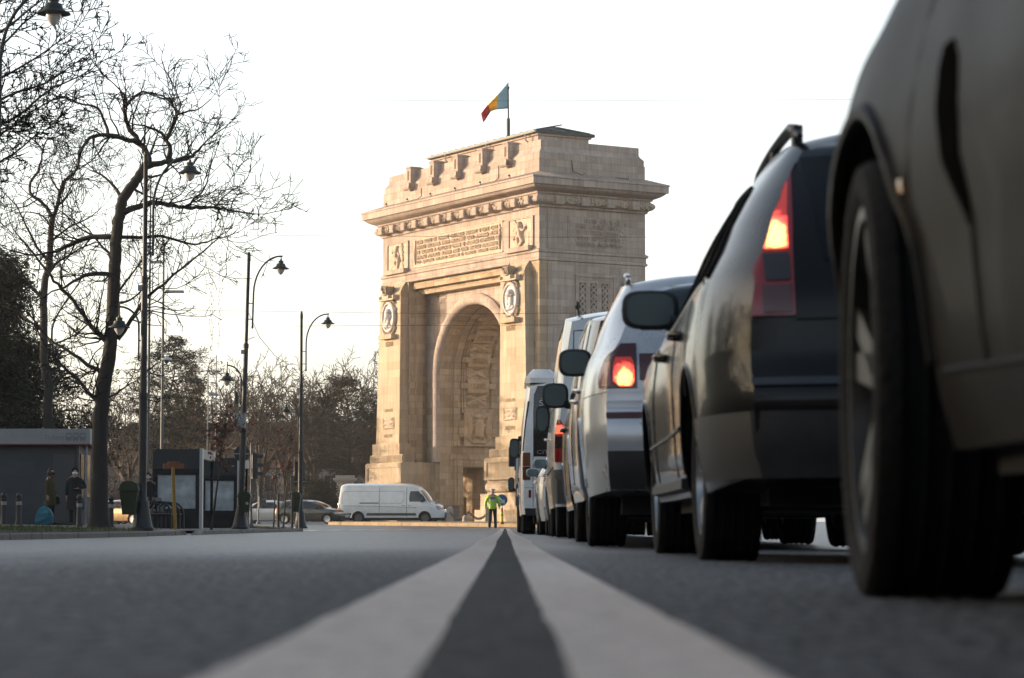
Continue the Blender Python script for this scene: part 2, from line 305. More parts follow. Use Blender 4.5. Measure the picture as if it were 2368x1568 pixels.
KERB=mat("kerb_stone",(.19,.165,.145),.8,noise=.35,nscale=2.5,bump=.4,bscale=18)
def kerb(y0,y1,ramp0,ramp1):
    L=1.0; b=MB(); y=y0
    while y<y1-.05:
        ye=min(y+L,y1); g=.012
        h0,h1=.125,.125
        if ramp1 and ye>y1-1.2: h1=.01
        if ramp0 and y<y0+.5: h0=.01
        e=rr.uniform(-.012,.012)
        P=[]
        for yy,h in((y+g,h0),(ye-g,h1)):
            z=G(-8.5,yy); P.append([(-8.5+e,yy,z-.1),(-8.5+e,yy,z+h-.025),(-8.53+e,yy,z+h),(-8.78,yy,z+h),(-8.78,yy,z-.1)])
        b.rings(P,cap=True); y=ye
    return b
tag(kerb(2,68.5,False,True).build("kerb",KERB,smooth=30),kind='structure')
tag(kerb(71.5,107.6,True,False).build("kerb",KERB,smooth=30),kind='structure')
b=MB(); R=[]                       # rounded end of the pavement where the side street begins
for i in range(13):
    a=math.pi/2*i/12; cx,cy=-9.6,107.6
    x,y=cx+1.1*math.cos(a),cy+1.1*math.sin(a); xi,yi=cx+.82*math.cos(a),cy+.82*math.sin(a); z=G(-8.5,y)
    R.append([(x,y,z-.1),(x,y,z+.1),(lerp(x,xi,.1),lerp(y,yi,.1),z+.125),(xi,yi,z+.125),(xi,yi,z-.1)])
for x in(-14,-20,-30,-60): z=G(-8.5,108.7); R.append([(x,108.7,z-.1),(x,108.7,z+.1),(x,108.67,z+.125),(x,108.42,z+.125),(x,108.42,z-.1)])
b.rings(R); tag(b.build("kerb",KERB,smooth=30),kind='structure')
# paved island in front of the arch: its kerb runs parallel to the arch, facing the sun
ISL=[(3.2,124.0),(.4,127.2),(-3.2,133.0),(-6.6,139.2),(-9.0,144.2),(-10.2,147.5),(-9.6,149.6),(-7.0,150.5),(-1,149.5),(6,147),(13,141),(14,132),(10,126)]
b=MB(); n=len(ISL)
def isl(f,dz,ins=0):
    cx=sum(p[0] for p in ISL)/n; cy=sum(p[1] for p in ISL)/n
    return [(lerp(x,cx,ins),lerp(y,cy,ins),G(x,y)+dz) for x,y in f]
b.rings([isl(ISL,-.1),isl(ISL,.15),isl(ISL,.19,.006)],cap=False); 
cz=isl(ISL,.19,.006); k=len(b.v); b.v+=cz+[(3,138,G(3,138)+.22)]
for i in range(n): b.f.append((k+i,k+(i+1)%n,k+n))
tag(b.build("traffic_island",stone_mat("island_kerb_stone",(.36,.27,.17),(.30,.215,.13),(.33,.245,.16),bw=.9,bh=.6,mort=.03),smooth=30),"low paved stone island with sunlit kerb in front of the white van","traffic island")
# ---------------------------------------------------------------- triumphal arch (local x = -s along the facade, y = depth, z up)
PHI=R_(30.7616); AC=Vector((2.3168,173.0,0)); LF,LD=22.633,8.685; AZ0=.45
arch=thing("triumphal_arch","tall sunlit stone triumphal arch with carved inscription beside the queue of traffic","triumphal arch",AC,PHI-math.pi/2)
def S(s0,s1): return (-max(s0,s1),-min(s0,s1))
def abox(b,s0,s1,y0,y1,z0,z1): b.box(-max(s0,s1),-min(s0,s1),y0,y1,z0,z1)
def ring_prof(b,prof,s0=0,s1=LF,y0=0,y1=LD):
    R=[]
    for d,z in prof: R.append([(-s0+d,y0-d,z),(-s0+d,y1+d,z),(-s1-d,y1+d,z),(-s1-d,y0-d,z)])
    b.rings(R)
SP=11.3; SCN=11.3165; RI,RO=5.05,5.95; YR=1.5; DPA,DPB=3.35,5.25
# masonry core
b=MB()
for (s0,s1) in((18.55,LF),):
    abox(b,s0,s1,0,.75,AZ0,4.75); abox(b,s0,s1,DPB,LD,AZ0,4.75); abox(b,s0,s1,0,LD,4.75,18.5)
abox(b,0,4.08,0,LD,AZ0,18.5)
for (s0,s1,dr) in((SCN+RI,18.55,True),(4.08,SCN-RI,False)):
    if dr: abox(b,s0,s1,YR,DPA,AZ0,4.75); abox(b,s0,s1,DPB,LD-YR,AZ0,4.75); abox(b,s0,s1,YR,LD-YR,4.75,SP)
    else: abox(b,s0,s1,YR,LD-YR,AZ0,SP)
b.build("pier",STONE_LOW,arch)
b=MB(); b2=MB(); NA=40                 # spandrel wall and barrel vault
def sq(t):   # outline of the rectangle above the springing seen from the arch centre
    c,s_=math.cos(t),math.sin(t); hw=18.55-SCN; hh=18.5-SP
    k=min(hw/abs(c) if abs(c)>1e-6 else 1e9, hh/abs(s_) if abs(s_)>1e-6 else 1e9); return c*k,s_*k
TS=sorted(set([math.pi*i/NA for i in range(NA+1)]+[math.atan2(7.2,18.55-SCN),math.pi-math.atan2(7.2,18.55-SCN)]))
for y,fl in((YR,0),(LD-YR,1)):
    b.grid([[(-SCN+RI*math.cos(t),y,SP+RI*math.sin(t)) for t in TS],[(-SCN+sq(t)[0],y,SP+sq(t)[1]) for t in TS]])
b.build("spandrel_wall",STONE_UP,arch)
b2.grid([[(-SCN+RI*math.cos(t),y,SP+RI*math.sin(t)) for t in TS] for y in [YR+(LD-2*YR)*i/8 for i in range(9)]])
b2.build("barrel_vault",STONE_IN,arch,smooth=60)
b=MB(); abox(b,0,LF,0,LD,18.5,24.5); b.build("upper_storey",STONE_UP,arch)
# archivolt: round moulding about the opening, running down both jambs
b=MB(); R=[]
prof=[(RI+.0,.0),(RI+.0,-.12),(RI+.12,-.3),(RI+.35,-.42),(RI+.6,-.38),(RI+.8,-.2),(RI+.82,-.02),(RI+.9,-.02),(RI+.9,0)]
path=[(0,-1,.5-SP),]+[(math.pi*i/48,0,0) for i in range(49)]+[(math.pi,-1,.5-SP)]
for t,f,dz in path: R.append([(-SCN+r*math.cos(t),YR+o,SP+(r*math.sin(t) if not f else dz+4.6)) for r,o in prof])
b.rings(R,closed=False); b.build("archivolt",STONE_UP,arch,smooth=40)
# inner transverse ribs of the vault and the piers below
b=MB()
for y0,y1,th in((2.55,3.05,.16),(5.75,6.25,.16)):
    R=[]
    for t in [0]+[math.pi*i/36 for i in range(37)]+[math.pi]:
        pass
    for i in range(-1,38):
        t=math.pi*min(max(i,0),36)/36; zz=SP+(0 if 0<=i<=36 else -5.0)
        R.append([(-SCN+r*math.cos(t),y,zz+r*math.sin(t)) for r,y in((RI+.02,y0),(RI-th,y0),(RI-th,y1),(RI+.02,y1))])
    b.rings(R,closed=False)
b.build("vault_rib",STONE_IN,arch,smooth=30)
# jamb steps of the recess (vertical returns beside the pylons)
b=MB()
for s0,s1,y1 in((18.1,18.55,.95),(18.3,18.55,.42)):
    abox(b,s0,s1,-.02+(.0 if y1<.5 else .42),y1,5.1,17.7); abox(b,LF-s1,LF-s0,-.02+(.0 if y1<.5 else .42),y1,5.1,17.7)
abox(b,4.08,18.55,.75,1.5,17.55,18.5); abox(b,4.08,18.55,.3,.75,17.95,18.5)
b.build("recess_moulding",STONE_LOW,arch)
# string course
b=MB(); ring_prof(b,[(0,18.45),(.12,18.5),(.12,18.62),(.05,18.66),(.05,19.0),(.16,19.06),(.16,19.2),(0,19.3)]); b.build("string_course",STONE_UP,arch)
# cornice with its garland roll
b=MB(); ring_prof(b,[(0,22.12),(.12,22.16),(.14,22.28),(.2,22.33),(.38,22.4),(.5,22.52),(.53,22.65),(.47,22.8),(.3,22.92),(.25,23.0),(.38,23.02),(.4,23.14),(.52,23.17),(.62,23.22),(.8,23.3),(1.0,23.44),(1.08,23.54),(1.2,23.55),(1.2,24.0),(1.26,24.01),(1.26,24.12),(.02,24.58)])
corn=b.build("cornice",STONE_UP,arch,smooth=35)
rg=random.Random(5)           # leaf relief of the roll, one length between each two blocks
for side,(n,L0) in enumerate(((13,LF),(4,LD))):
    for i in range(n):
        c0=.55+1.77*i if side==0 else 1.22+2.08*i; wd=1.15 if side==0 else 1.5; b=MB()
        for k in range(34):
            a=c0+.36+rg.uniform(0,wd); h=rg.uniform(-.22,.22); r=rg.uniform(.05,.1)
            y=-.36-.17*math.cos(h*5.5)
            p=(-a,y,22.65+h) if side==0 else (-y,a,22.65+h)
            if (a<L0+.2): b.ell(p,(r,r,r*1.3),5,3)
        if b.v: b.build("garland_relief",CARVE,corn,smooth=60)
dm=None
for side,n in((0,13),(1,4)):
    for i in range(n):
        if dm is None:
            b=MB(); b.bbox(-.31,.31,-.74,-.1,22.31,22.88,.02); b.box(-.24,.24,-.76,-.74,22.37,22.82); d0=b.build("dentil_block",STONE_UP,corn); dm=d0.data
        else: d0=link("dentil_block",dm,None,corn)
        if side==0: d0.location=(-(.55+1.77*i),0,0)
        else: d0.location=(0,1.22+2.08*i,0); d0.rotation_euler=(0,0,math.pi/2)
# attic
b=MB(); ring_prof(b,[(-.002,24.5),(-.002,25.5),(-.05,25.52),(-.05,25.9),(-.1,25.97),(-.2,26.08),(-.29,26.22),(-.31,26.3),(-.31,26.82),(-1.2,26.84),(-1.2,26.6),(-4.3,26.6)])
att=b.build("attic",STONE_UP,arch,smooth=25)
abm=None
for i in range(5):
    s=2.92+3.53*i
    if abm is None:
        b=MB(); b.box(-.33,.33,-.62,.5,25.92,27.02); b.box(-.36,.36,-.66,.3,26.96,27.06) ; b.f=b.f
        b.prism([(-.33,-.62,25.92),(-.33,.12,25.92),(-.33,.12,25.35),(-.33,-.35,25.45)],(.66,0,0))
        b.box(-.43,.43,-.82,-.2,25.42,25.82); b.lathe([(0,-.43),(.2,-.43),(.2,.43),(0,.43)],12,(0,-.66,25.5),'x')
        ab0=b.build("scroll_bracket",STONE_UP,att); abm=ab0.data
    else: ab0=link("scroll_bracket",abm,None,att)
    ab0.location=(-(s+1.15),.35,0)
for i in range(5):
    b=MB(); s=2.92+3.53*i+1.15; b.box(-s-.12,-s+.12,-.285,-.2,26.05,26.75); b.build("bracket_niche",mat("niche_painted_shade",(.13,.095,.07),.9),att)  # dark block on the bracket face, its colour stands in for a niche's shade
b=MB(); ring_prof(b,[(-2.25,26.5),(-2.25,27.72),(-2.1,27.74),(-2.1,27.9)],0+1.55,LF-1.55); b.box(-LF+4,-4,2.3,LD-2.3,27.0,27.9); pent=b.build("roof_house",STONE_UP,arch)
b=MB(); R=[]
x0,x1,y0,y1=-LF+3.5,-3.5,1.9,LD-1.9
b.rings([[(x0,y0,27.88),(x1,y0,27.88),(x1,y1,27.88),(x0,y1,27.88)],[(x0,y0,28.08),(x1,y0,28.08),(x1,y1,28.08),(x0,y1,28.08)],[(x0+1.5,4.3,28.62),(x1-1.5,4.3,28.62),(x1-1.5,4.4,28.62),(x0+1.5,4.4,28.62)]],cap=True)
for i in range(17):
    x=lerp(x0,x1,(i+.5)/17); b.tube([(x,y0,28.1),(x,4.3,28.64)],.04,4); 
for i in range(6):
    y=lerp(y0,y1,(i+.5)/6); b.tube([(x1,y,28.1),(x1-1.4,lerp(y,4.35,.9),28.6)],.045,4)
b.build("copper_roof",COPPER,pent)
b=MB(); b.tube([(x0,y0-.08,27.98),(x1,y0-.08,27.98)],.09,6)
for s in(4.9,10.4,16.4):
    b.tube([(-s,y0-.06,27.95),(-s,y0-.02,27.5),(-s,2.16,27.3),(-s,2.16,26.7)],.06,5)
b.build("gutter",mat("pale_gutter_zinc",(.42,.40,.35),.5,metal=.3),pent)
# lamps and cables on the cornice
for s in(20.6,17.3,13.8,10.2,6.6,2.6): b=MB(); b.tube([(-s,-.75,24.25),(-s,-.78,24.5)],.03,4); b.ell((-s-.05,-.82,24.52),(.09,.09,.07),6,4); b.build("floodlight",BLACKM,corn)
for P in([(-22,-.35,24.45),(-16.6,-.35,24.47),(-16.6,-.04,24.7),(-16.6,-.04,25.3)],[(-14,-.35,24.45),(-5.4,-.35,24.47),(-5.4,-.04,24.7),(-5.4,-.04,25.6)],[(.04,2.6,25.5),(.04,2.7,24.75),(.45,3.2,24.45),(.45,3.4,24.6)],[(.3,6.0,24.5),(.45,7.0,24.45),(.45,7.0,24.65)]):
    b=MB(); b.tube(P,.028,4); b.build("floodlight_cable",BLACKM,corn)
# inscription on the facade
def onface(s,z,d=0): return Matrix.Translation((-s,-d,z))
b=MB(); abox(b,4.86,17.78,-.03,0,19.55,21.6); b.box(-17.86,-4.78,-.09,-.03,19.45,19.55); b.box(-17.86,-4.78,-.09,-.03,21.6,21.68)
insc=b.build("inscription_panel",CARVE,arch)
for i,tx in enumerate(["DUPA · SECOLE · DE · SUFERINTE · CRESTINESTE · INDURATE · SI · LUPTE · GRELE","PENTRU · PASTRAREA · FIINTEI · NATIONALE · DUPA · APARAREA · PLINA","DE · SACRIFICII · A · CIVILIZATIEI · UMANE · SE · INDEPLINI · DREPTATEA · SI","PENTRU · POPORUL · ROMAN · PRIN · SABIA · REGELUI · FERDINAND","CU · AJUTORUL · INTREGEI · NATIUNI · SI · GANDUL · REGINEI · MARIA"]):
    text_mesh("raised_lettering",tx,11.7,.30,.09,CARVE,insc,onface(11.32,21.3-.375*i,.03))
b=MB(); 
for s in(17.45,5.2):
    b.tube([(-s,-.06,19.7),(-s,-.1,20.5),(-s,-.06,21.5)],[.06,.14,.05],6)
    for k in range(10): b.ell((-s+rg.uniform(-.14,.14),-.1,rg.uniform(20.0,21.3)),(.08,.06,.1),5,3)
b.build("trophy_relief",CARVE,insc,smooth=60)
def relief(name,w,h,caps,mt,parent,M,res=(60,60),base=0.0,ov=False):
    "carved panel as a height field: union of tapered capsules (x0,z0,x1,z1,r0,r1,lift)"
    nx,nz=res; X,Z=np.meshgrid(np.linspace(-w/2,w/2,nx),np.linspace(-h/2,h/2,nz)); Hh=np.zeros_like(X)
    for c in caps:
        xa,za,xb,zb,ra,rb=c[:6]; lf=c[6] if len(c)>6 else .0
        dx,dz=xb-xa,zb-za; L2=dx*dx+dz*dz+1e-9; t=np.clip(((X-xa)*dx+(Z-za)*dz)/L2,0,1); r=ra+(rb-ra)*t
        d2=(X-xa-t*dx)**2+(Z-za-t*dz)**2; Hh=np.maximum(Hh,np.where(d2<r*r,np.sqrt(np.maximum(r*r-d2,0))+lf,0))
    Hh+=base
    if ov: inside=((X/(w/2))**2+(Z/(h/2))**2)<=1.0
    b=MB(); b.v=[(float(x),-float(y),float(z)) for x,y,z in zip(X.ravel(),Hh.ravel(),Z.ravel())]
    for j in range(nz-1):
        for i in range(nx-1):
            if ov and not(inside[j,i] and inside[j+1,i+1] and inside[j,i+1] and inside[j+1,i]): continue
            b.f.append((j*nx+i,j*nx+i+1,(j+1)*nx+i+1,(j+1)*nx+i))
    o=b.build(name,mt,parent,smooth=50); o.data.transform(M); return o
def victory(flip):
    q=1 if flip else -1
    C=[(.05,.55,.05,.62,.17,.17,.1),(.02,.4,-.1,-.1,.26,.22,.08),(-.1,-.1,.3,-.35,.2,.16,.1),(.3,-.35,.15,-.85,.17,.12,.08),(-.1,-.15,-.35,-.6,.22,.15,.06),(-.35,-.6,.1,-.9,.17,.12,.05),
       (-.15,.3,-.5,.1,.11,.08,.12),(-.5,.1,-.75,.35,.09,.06,.1),(.2,.3,.45,.05,.11,.08,.1),(.45,.05,.3,-.2,.08,.06,.12),(-.75,.5,-.55,-.4,.05,.05,.02)]
    for i in range(7): C.append((.2,.45-.03*i,.75+.06*(i%2)+.02*i,.85-.2*i,.06,.09,.03))
    for i in range(9): C.append((-1.1,-.9+.1*i,-.6,-.6+.1*i,.05,.04,0))
    for i in range(8): C.append((.3+.09*i,-1.0,.1+.1*i,-.5,.05,.05,.02))
    return [(q*c[0],c[1],q*c[2],c[3],*c[4:]) for c in C]
for s,fl in((20.25,True),(2.41,False)):
    b=MB(); abox(b,s-1.62,s+1.62,-.02,.0,19.6,21.55); b.box(-s-1.72,-s-1.5,-.1,0,19.55,21.6); b.box(-s+1.5,-s+1.72,-.1,0,19.55,21.6); b.box(-s-1.5,-s+1.5,-.1,0,21.5,21.62); b.box(-s-1.6,-s+1.6,-.42,0,19.22,19.55)
    rp=b.build("relief_panel",STONE_UP,arch); relief("winged_figure",2.9,1.95,victory(fl),CARVE,rp,onface(s,20.55,.03),(90,64))
# side inscription and window group
def onside(y,z,d=0): return Matrix.Translation((d,y,z))@Matrix.Rotation(math.pi/2,4,'Z')
b=MB(); b.box(-.002,.05,.62,LD-.3,19.3,22.05); b.box(-.002,.05,.62,LD-.3,.6,18.44); b.build("side_facing",STONE_UP,arch)
b=MB(); b.box(.05,.09,2.24,7.06,19.55,21.66); si=b.build("inscription_panel",STONE_UP,arch)
for i,tx in enumerate(["GLORIE · CELOR · CE","PRIN · LUMINA · MINTEI","SI · PUTEREA · SUFLE-","TULUI · AU · PREGATIT","UNITATEA · NATIONALA"]):
    text_mesh("raised_lettering",tx,3.6 if i else 2.9,.31,.06,STONE_UP,si,onside(4.75+(.3 if i==0 else 0),21.35-.4*i,.09))
for y in(2.5,6.8):
    b=MB()
    for k in range(22): b.ell((.1,y+rg.uniform(-.2,.2),19.75+rg.uniform(0,1.7)),(.05,.1,.12),5,3)
    b.build("trophy_relief",STONE_UP,si,smooth=60)
b=MB(); b.box(.05,.14,2.85,2.98,13.2,17.6); b.box(.05,.14,5.98,6.1,13.2,17.6); b.box(.05,.14,2.85,6.1,17.48,17.6)
wg=b.build("window_group",STONE_UP,arch)
for y in(3.46,4.36,5.28):
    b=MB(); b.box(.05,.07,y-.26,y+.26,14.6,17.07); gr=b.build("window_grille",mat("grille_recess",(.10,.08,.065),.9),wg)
    caps=[(rg.uniform(-.2,.2),rg.uniform(-1.1,1.1),rg.uniform(-.2,.2),rg.uniform(-1.1,1.1),.045,.035) for _ in range(4)]
    for k in range(6): z=-1.0+.4*k; caps+=[(-.2,z,.2,z+.35,.05,.04),(.2,z,-.2,z+.35,.05,.04)]
    relief("grille_tracery",.5,2.4,caps,STONE_UP,gr,onside(y,15.83,.055),(24,70))
# pylons
def pylon(s0,s1,left):
    b=MB(); sa,sb=(s0,s1)
    def ring(z,e,d,i=0): return [(-sa-i,-d,z),(-sb-e+i*0,-d,z),(-sb-e,.1,z),(-sa-i,.1,z)] if left else [(-sb+i,-d,z),(-sa+e,-d,z),(-sa+e,.1,z),(-sb+i,.1,z)]
    def rg2(z,e,d): return ring(z,e,d) if left else [ring(z,e,d)[k] for k in(1,0,3,2)]
    b.rings([rg2(6.5,.52,.76),rg2(17.6,.05,.67)],cap=True)
    p=b.build("pylon",STONE_PL,arch)
    m=MB(); lo,hi=(-sb-.05,-sa) if left else (-sb,-sa+.05)
    m.rings([[(lo,-.69,17.6),(hi,-.69,17.6),(hi,.1,17.6),(lo,.1,17.6)],[(lo,-.69,17.75),(hi,-.69,17.75),(hi,.1,17.75),(lo,.1,17.75)],[(lo+.12,-.6,17.8),(hi-.12,-.6,17.8),(hi-.12,.1,17.8),(lo+.12,.1,17.8)],[(lo+.2,-.45,18.1),(hi-.2,-.45,18.1),(hi-.2,.1,18.1),(lo+.2,.1,18.1)],[(lo+.3,-.2,18.35),(hi-.3,-.2,18.35),(hi-.3,.1,18.35),(lo+.3,.1,18.35)],[(lo+.35,-.02,18.62),(hi-.35,-.02,18.62),(hi-.35,.1,18.62),(lo+.35,.1,18.62)]],cap=True)
    for k in range(16): x=lerp(lo+.15,hi-.15,k/15); m.box(x-.05,x+.05,-.72,-.69,17.5,17.6)
    m.build("pylon_cap",STONE_PL,p)
    # stepped foot, fluted band, plinth
    m=MB(); a0,a1=(18.28,22.55) if left else (LF-22.55,LF-18.28)
    m.box(-a1,-a0,-.9,.05,5.68,6.5); m.build("pylon_foot",STONE_PL,p)
    m=MB(); a0,a1=(17.62,22.72) if left else (LF-22.72,LF-17.62)
    m.box(-a1,-a0,-.96,.05,5.08,5.68)
    nfl=34
    for k in range(nfl):
        x=lerp(-a1,-a0,(k+.5)/nfl); m.box(x-.045,x+.045,-1.03,-.96,5.14,5.62)
    for k in range(10):
        y=-.9+.1*k; xx=-a0; m.box(xx,xx+.06,y-.03,y+.03,5.14,5.62)
    m.build("fluted_band",STONE_PL,p)
    m=MB(); a0,a1=(17.36,22.95) if left else (LF-22.95,LF-17.36)
    
    def pbox(d,z0,z1,e=0):
        m.box(-a1-e,-a0+e,-d,-.002,z0,z1)
        if left: m.box(-18.5,-a0+e,-.002,1.49,z0,z1)
        else: m.box(-a1-e,-a1+1.1,-.002,1.49,z0,z1)
    pbox(1.2,3.55,5.08); m.box(-a1,-a1+.35,-1.28,-1.2,3.55,5.0); m.box(-a0-.35,-a0,-1.28,-1.2,3.55,5.0); m.box(-a1+.35,-a0-.35,-1.28,-1.2,4.72,5.0); m.box(-a1+.35,-a0-.35,-1.28,-1.2,3.55,3.75)
    pbox(1.0,2.6,3.55); m.lathe([(0,-a1+.5),(.34,-a1+.5),(.36,(-a0-a1)/2),(.34,-a0-.5),(0,-a0-.5)],14,(0,-1.15,3.05),'x')
    pbox(1.45,1.5,2.6,.2); pbox(1.8,AZ0,1.5,.4)
    m.build("plinth",STONE_PL,p,smooth=30)
    # portrait medallion, crown and bracket
    sc=(sa+sb)/2+(.05 if left else .0); z0=15.95
    M=onface(sc,z0,.70)@Matrix.Diagonal((.98,.9,.82,1))
    m=MB(); R=[]
    for f,o in((1.0,.0),(1.0,.2),(.93,.27),(.84,.24),(.8,.13),(.02,.11)): R.append([(f*1.02*math.cos(2*math.pi*k/40),-o,f*1.42*math.sin(2*math.pi*k/40)) for k in range(40)])
    m.rings(R); md=m.build("portrait_medallion",MARBLE,p,smooth=40); md.data.transform(M)
    if left: cp=[(-.02,.05,0,.4,.36,.36,.03),(.12,.18,.16,-.12,.26,.2,.06),(.32,.12,.42,.02,.07,.06,.1),(-.2,.5,-.5,-.7,.28,.22,-.02),(.05,-.3,-.05,-.75,.2,.3,0),(-.45,-.75,.3,-.85,.26,.16,0)]
    else: cp=[(.05,.45,-.05,.4,.36,.34,.06),(-.45,.22,.42,.3,.07,.07,.22),(-.12,.15,-.12,-.2,.25,.2,.06),(-.34,.05,-.42,-.04,.06,.05,.1),(-.25,-.3,-.3,-.42,.13,.1,.08),(.15,.05,.12,-.6,.24,.28,0),(-.3,-.8,.4,-.72,.22,.2,0)]
    relief("portrait_head",1.6,2.2,cp,MARBLE,md,M@Matrix.Translation((0,-.1,0)),(44,56),ov=True)
    m=MB(); m.box(-1.05,1.05,-.5,0,-2.0,-1.6); sl_=m.build("medallion_sill",STONE_PL,p); sl_.data.transform(M); m=MB()
    m.box(-1.1,1.1,-.42,0,1.52,1.66); m.box(-1.16,-1.02,-.42,0,1.52,1.95); m.box(1.02,1.16,-.42,0,1.52,1.95); m.box(-.55,.45,-.46,0,1.66,1.98)
    for k in range(60):
        a=rg.uniform(0,6.28); x=1.05*math.copysign(abs(math.cos(a))**.5,math.cos(a)); z=1.5*math.copysign(abs(math.sin(a))**.5,math.sin(a)); m.ell((x*.93,-.1,z),(.1,.12,.13),5,3)
    br=m.build("medallion_bracket",CARVE,p,smooth=30); br.data.transform(M)
    m=MB(); prof=[(.42,2.0),(.42,2.16),(.36,2.18),(.5,2.34),(.6,2.6),(.55,2.9),(.3,3.02),(.02,3.05)] if not left else [(.42,2.0),(.42,2.2),(.38,2.24),(.5,2.5),(.62,3.0),(.5,3.0),(.02,2.6)]
    m.lathe(prof,16,(0,-.3,0))
    for k in range(8):
        a=2*math.pi*k/8; c,d=math.cos(a),math.sin(a); m.tube([(.44*c,-.3+.44*d,2.2),(.62*c,-.3+.62*d,2.62),(.5*c,-.3+.5*d,2.92),(.05*c,-.3+.05*d,3.08)] if not left else [(.44*c,-.3+.44*d,2.2),(.64*c,-.3+.64*d,2.9),(.6*c,-.3+.6*d,3.1)],.055,5); m.ell((.64*c,-.3+.64*d,2.7),(.08,.08,.1),5,3)
    if not left: m.box(-.05,.05,-.34,-.26,3.05,3.35); m.box(-.14,.14,-.34,-.26,3.15,3.23)
    cr=m.build("crown",mat("crown_stone",(.36,.275,.2),.85),p,smooth=30); cr.data.transform(M@Matrix.Translation((0,0,.35))@Matrix.Diagonal((.85,.85,.8,1)))
    st=(sa+sb)/2+.1
    text_mesh("carved_name","REGINA" if left else "REGELE",1.15,.36,.02,mat("incised_letters",(.27,.185,.11),.9),p,onface(st,13.95,.725))
    for z,tx in((9.0,"15·AUG·1916"),(7.1,"15·OCT·1922")): text_mesh("carved_date",tx,1.25,.26,.015,mat("worn_letters",(.36,.26,.15),.9),p,onface(st,z-.0,.755 if z>7.5 else .77))
    cp=[(-.6,-.4,.6,.4,.1,.08),(-.6,.4,.6,-.4,.1,.08),(-.3,-.3,.3,-.3,.15,.12),(-.3,.3,.3,.3,.14,.1)]+[(rg.uniform(-.7,.7),rg.uniform(-.45,.45),rg.uniform(-.7,.7),rg.uniform(-.45,.45),.07,.05) for _ in range(14)]
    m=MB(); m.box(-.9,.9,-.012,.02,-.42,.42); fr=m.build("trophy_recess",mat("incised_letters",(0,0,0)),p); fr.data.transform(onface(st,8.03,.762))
    relief("trophy_relief",1.7,.78,cp,CARVE,fr,onface(st,8.03,.77),(50,32))
    # crocket strip on the shaded return
    m=MB()
    for k in range(40):
        z=6.8+k*.27; x=(-sa+.0) ; m.ell((x if left else -sa, -.25 if left else -.25, z),(.07,.07,.08),5,3)
    m.build("crocket_strip",STONE_PL,p)
pylon(18.58,21.72,True); pylon(.91,4.05,False)
# seen through the opening: inner face of the far pier (plane x = -(SCN+RI)), looking towards +x
XI=-(SCN+RI)
def onin(y,z,d=0): return Matrix.Translation((XI+d,y,z))@Matrix.Rotation(math.pi/2,4,'Z')
def vaultM(y,arc,d=0):
    "frame on the inner pier and up the curve of the vault: arc = height along the surface"
    if arc<=SP: return onin(y,arc,d)
    th=(arc-SP)/RI; r=RI-d
    return Matrix.Translation((-SCN-r*math.cos(th),y,SP+r*math.sin(th)))@Matrix.Rotation(th,4,'Y')@Matrix.Rotation(math.pi/2,4,'Z')
b=MB(); YC=4.55
for y in(3.28,3.5,5.72,5.95):
    P=[]
    for i in range(40):
        arc=8.9+i*.32; P.append(vaultM(y,arc,.05)@Vector((0,0,0)))
    b.tube(P,.075,6)
pb=b.build("vault_moulding",STONE_IN,arch,smooth=60)
for i,nm in enumerate(["CERNA","DUNAREA","COROSLAVE","NEAJLOV",""]):
    arc=10.75+2.0*i; M=vaultM(YC,arc,.0)
    m=MB(); m.box(-.9,.9,-.3,.0,-.5,.5); m.box(-.82,.82,-.34,-.3,-.42,.42)
    pn=m.build("name_panel",CARVE_IN,arch); pn.data.transform(M)
    if nm: text_mesh("raised_lettering",nm,1.3,.46,.07,CARVE_IN,pn,M@Matrix.Translation((0,-.34,0)))
    M2=vaultM(YC,arc-1.02); cp=[(-.75,-.3,.75,.3,.13,.1),(-.75,.3,.75,-.3,.13,.1)]+[(rg.uniform(-.8,.8),rg.uniform(-.3,.3),rg.uniform(-.8,.8),rg.uniform(-.3,.3),.07,.06) for _ in range(8)]
    relief("trophy_relief",1.75,.8,cp,CARVE_IN,pn,M2,(50,24))
    m=MB()
    for y in(-1.16,1.16): m.box(y-.3,y+.3,-.28,0,-.22,.22)
    bl=m.build("moulding_block",STONE_IN,pn); bl.data.transform(vaultM(YC,arc))
m=MB(); m.box(-1.35,1.35,-.25,0,8.75,9.05); m.box(-1.6,1.6,-.16,0,6.9,7.9); m.box(-1.6,-1.2,-.28,0,7.0,8.2); m.box(1.2,1.6,-.28,0,7.0,8.2); m.box(-2.3,2.3,-.12,0,5.3,5.62)
pn=m.build("panel_ledge",STONE_IN,arch); pn.data.transform(onin(YC,0))
cp=[(0,.35,0,-.35,.42,.36,.12),(-.05,.95,.05,.95,.26,.26,.1),(-.75,.6,-.6,.0,.2,.2,.05),(-.6,0,-.75,-.5,.2,.12,.05),(-.75,.6,-.8,.8,.16,.16,.1),(.75,.6,.6,.0,.2,.2,.05),(.6,0,.75,-.5,.2,.12,.05),(.75,.6,.8,.8,.16,.16,.1),(-.4,.3,-.6,.25,.09,.07,.15),(.4,.3,.6,.25,.09,.07,.15),
    (-.95,-.6,-.5,-.95,.14,.12,.05),(-.5,-.95,.5,-.95,.13,.13,.08),(.95,-.6,.5,-.95,.14,.12,.05)]+[(rg.uniform(-.6,.6),-.65,rg.uniform(-.6,.6),-.9,.08,.07,.04) for _ in range(8)]+[(-.15,.3,.15,-.2,.1,.06,.45),(.15,.3,-.15,-.2,.1,.06,.45)]
coa=relief("coat_of_arms",2.4,2.5,cp,CARVE_IN,arch,onin(YC,7.55,.15),(70,70),base=.1)
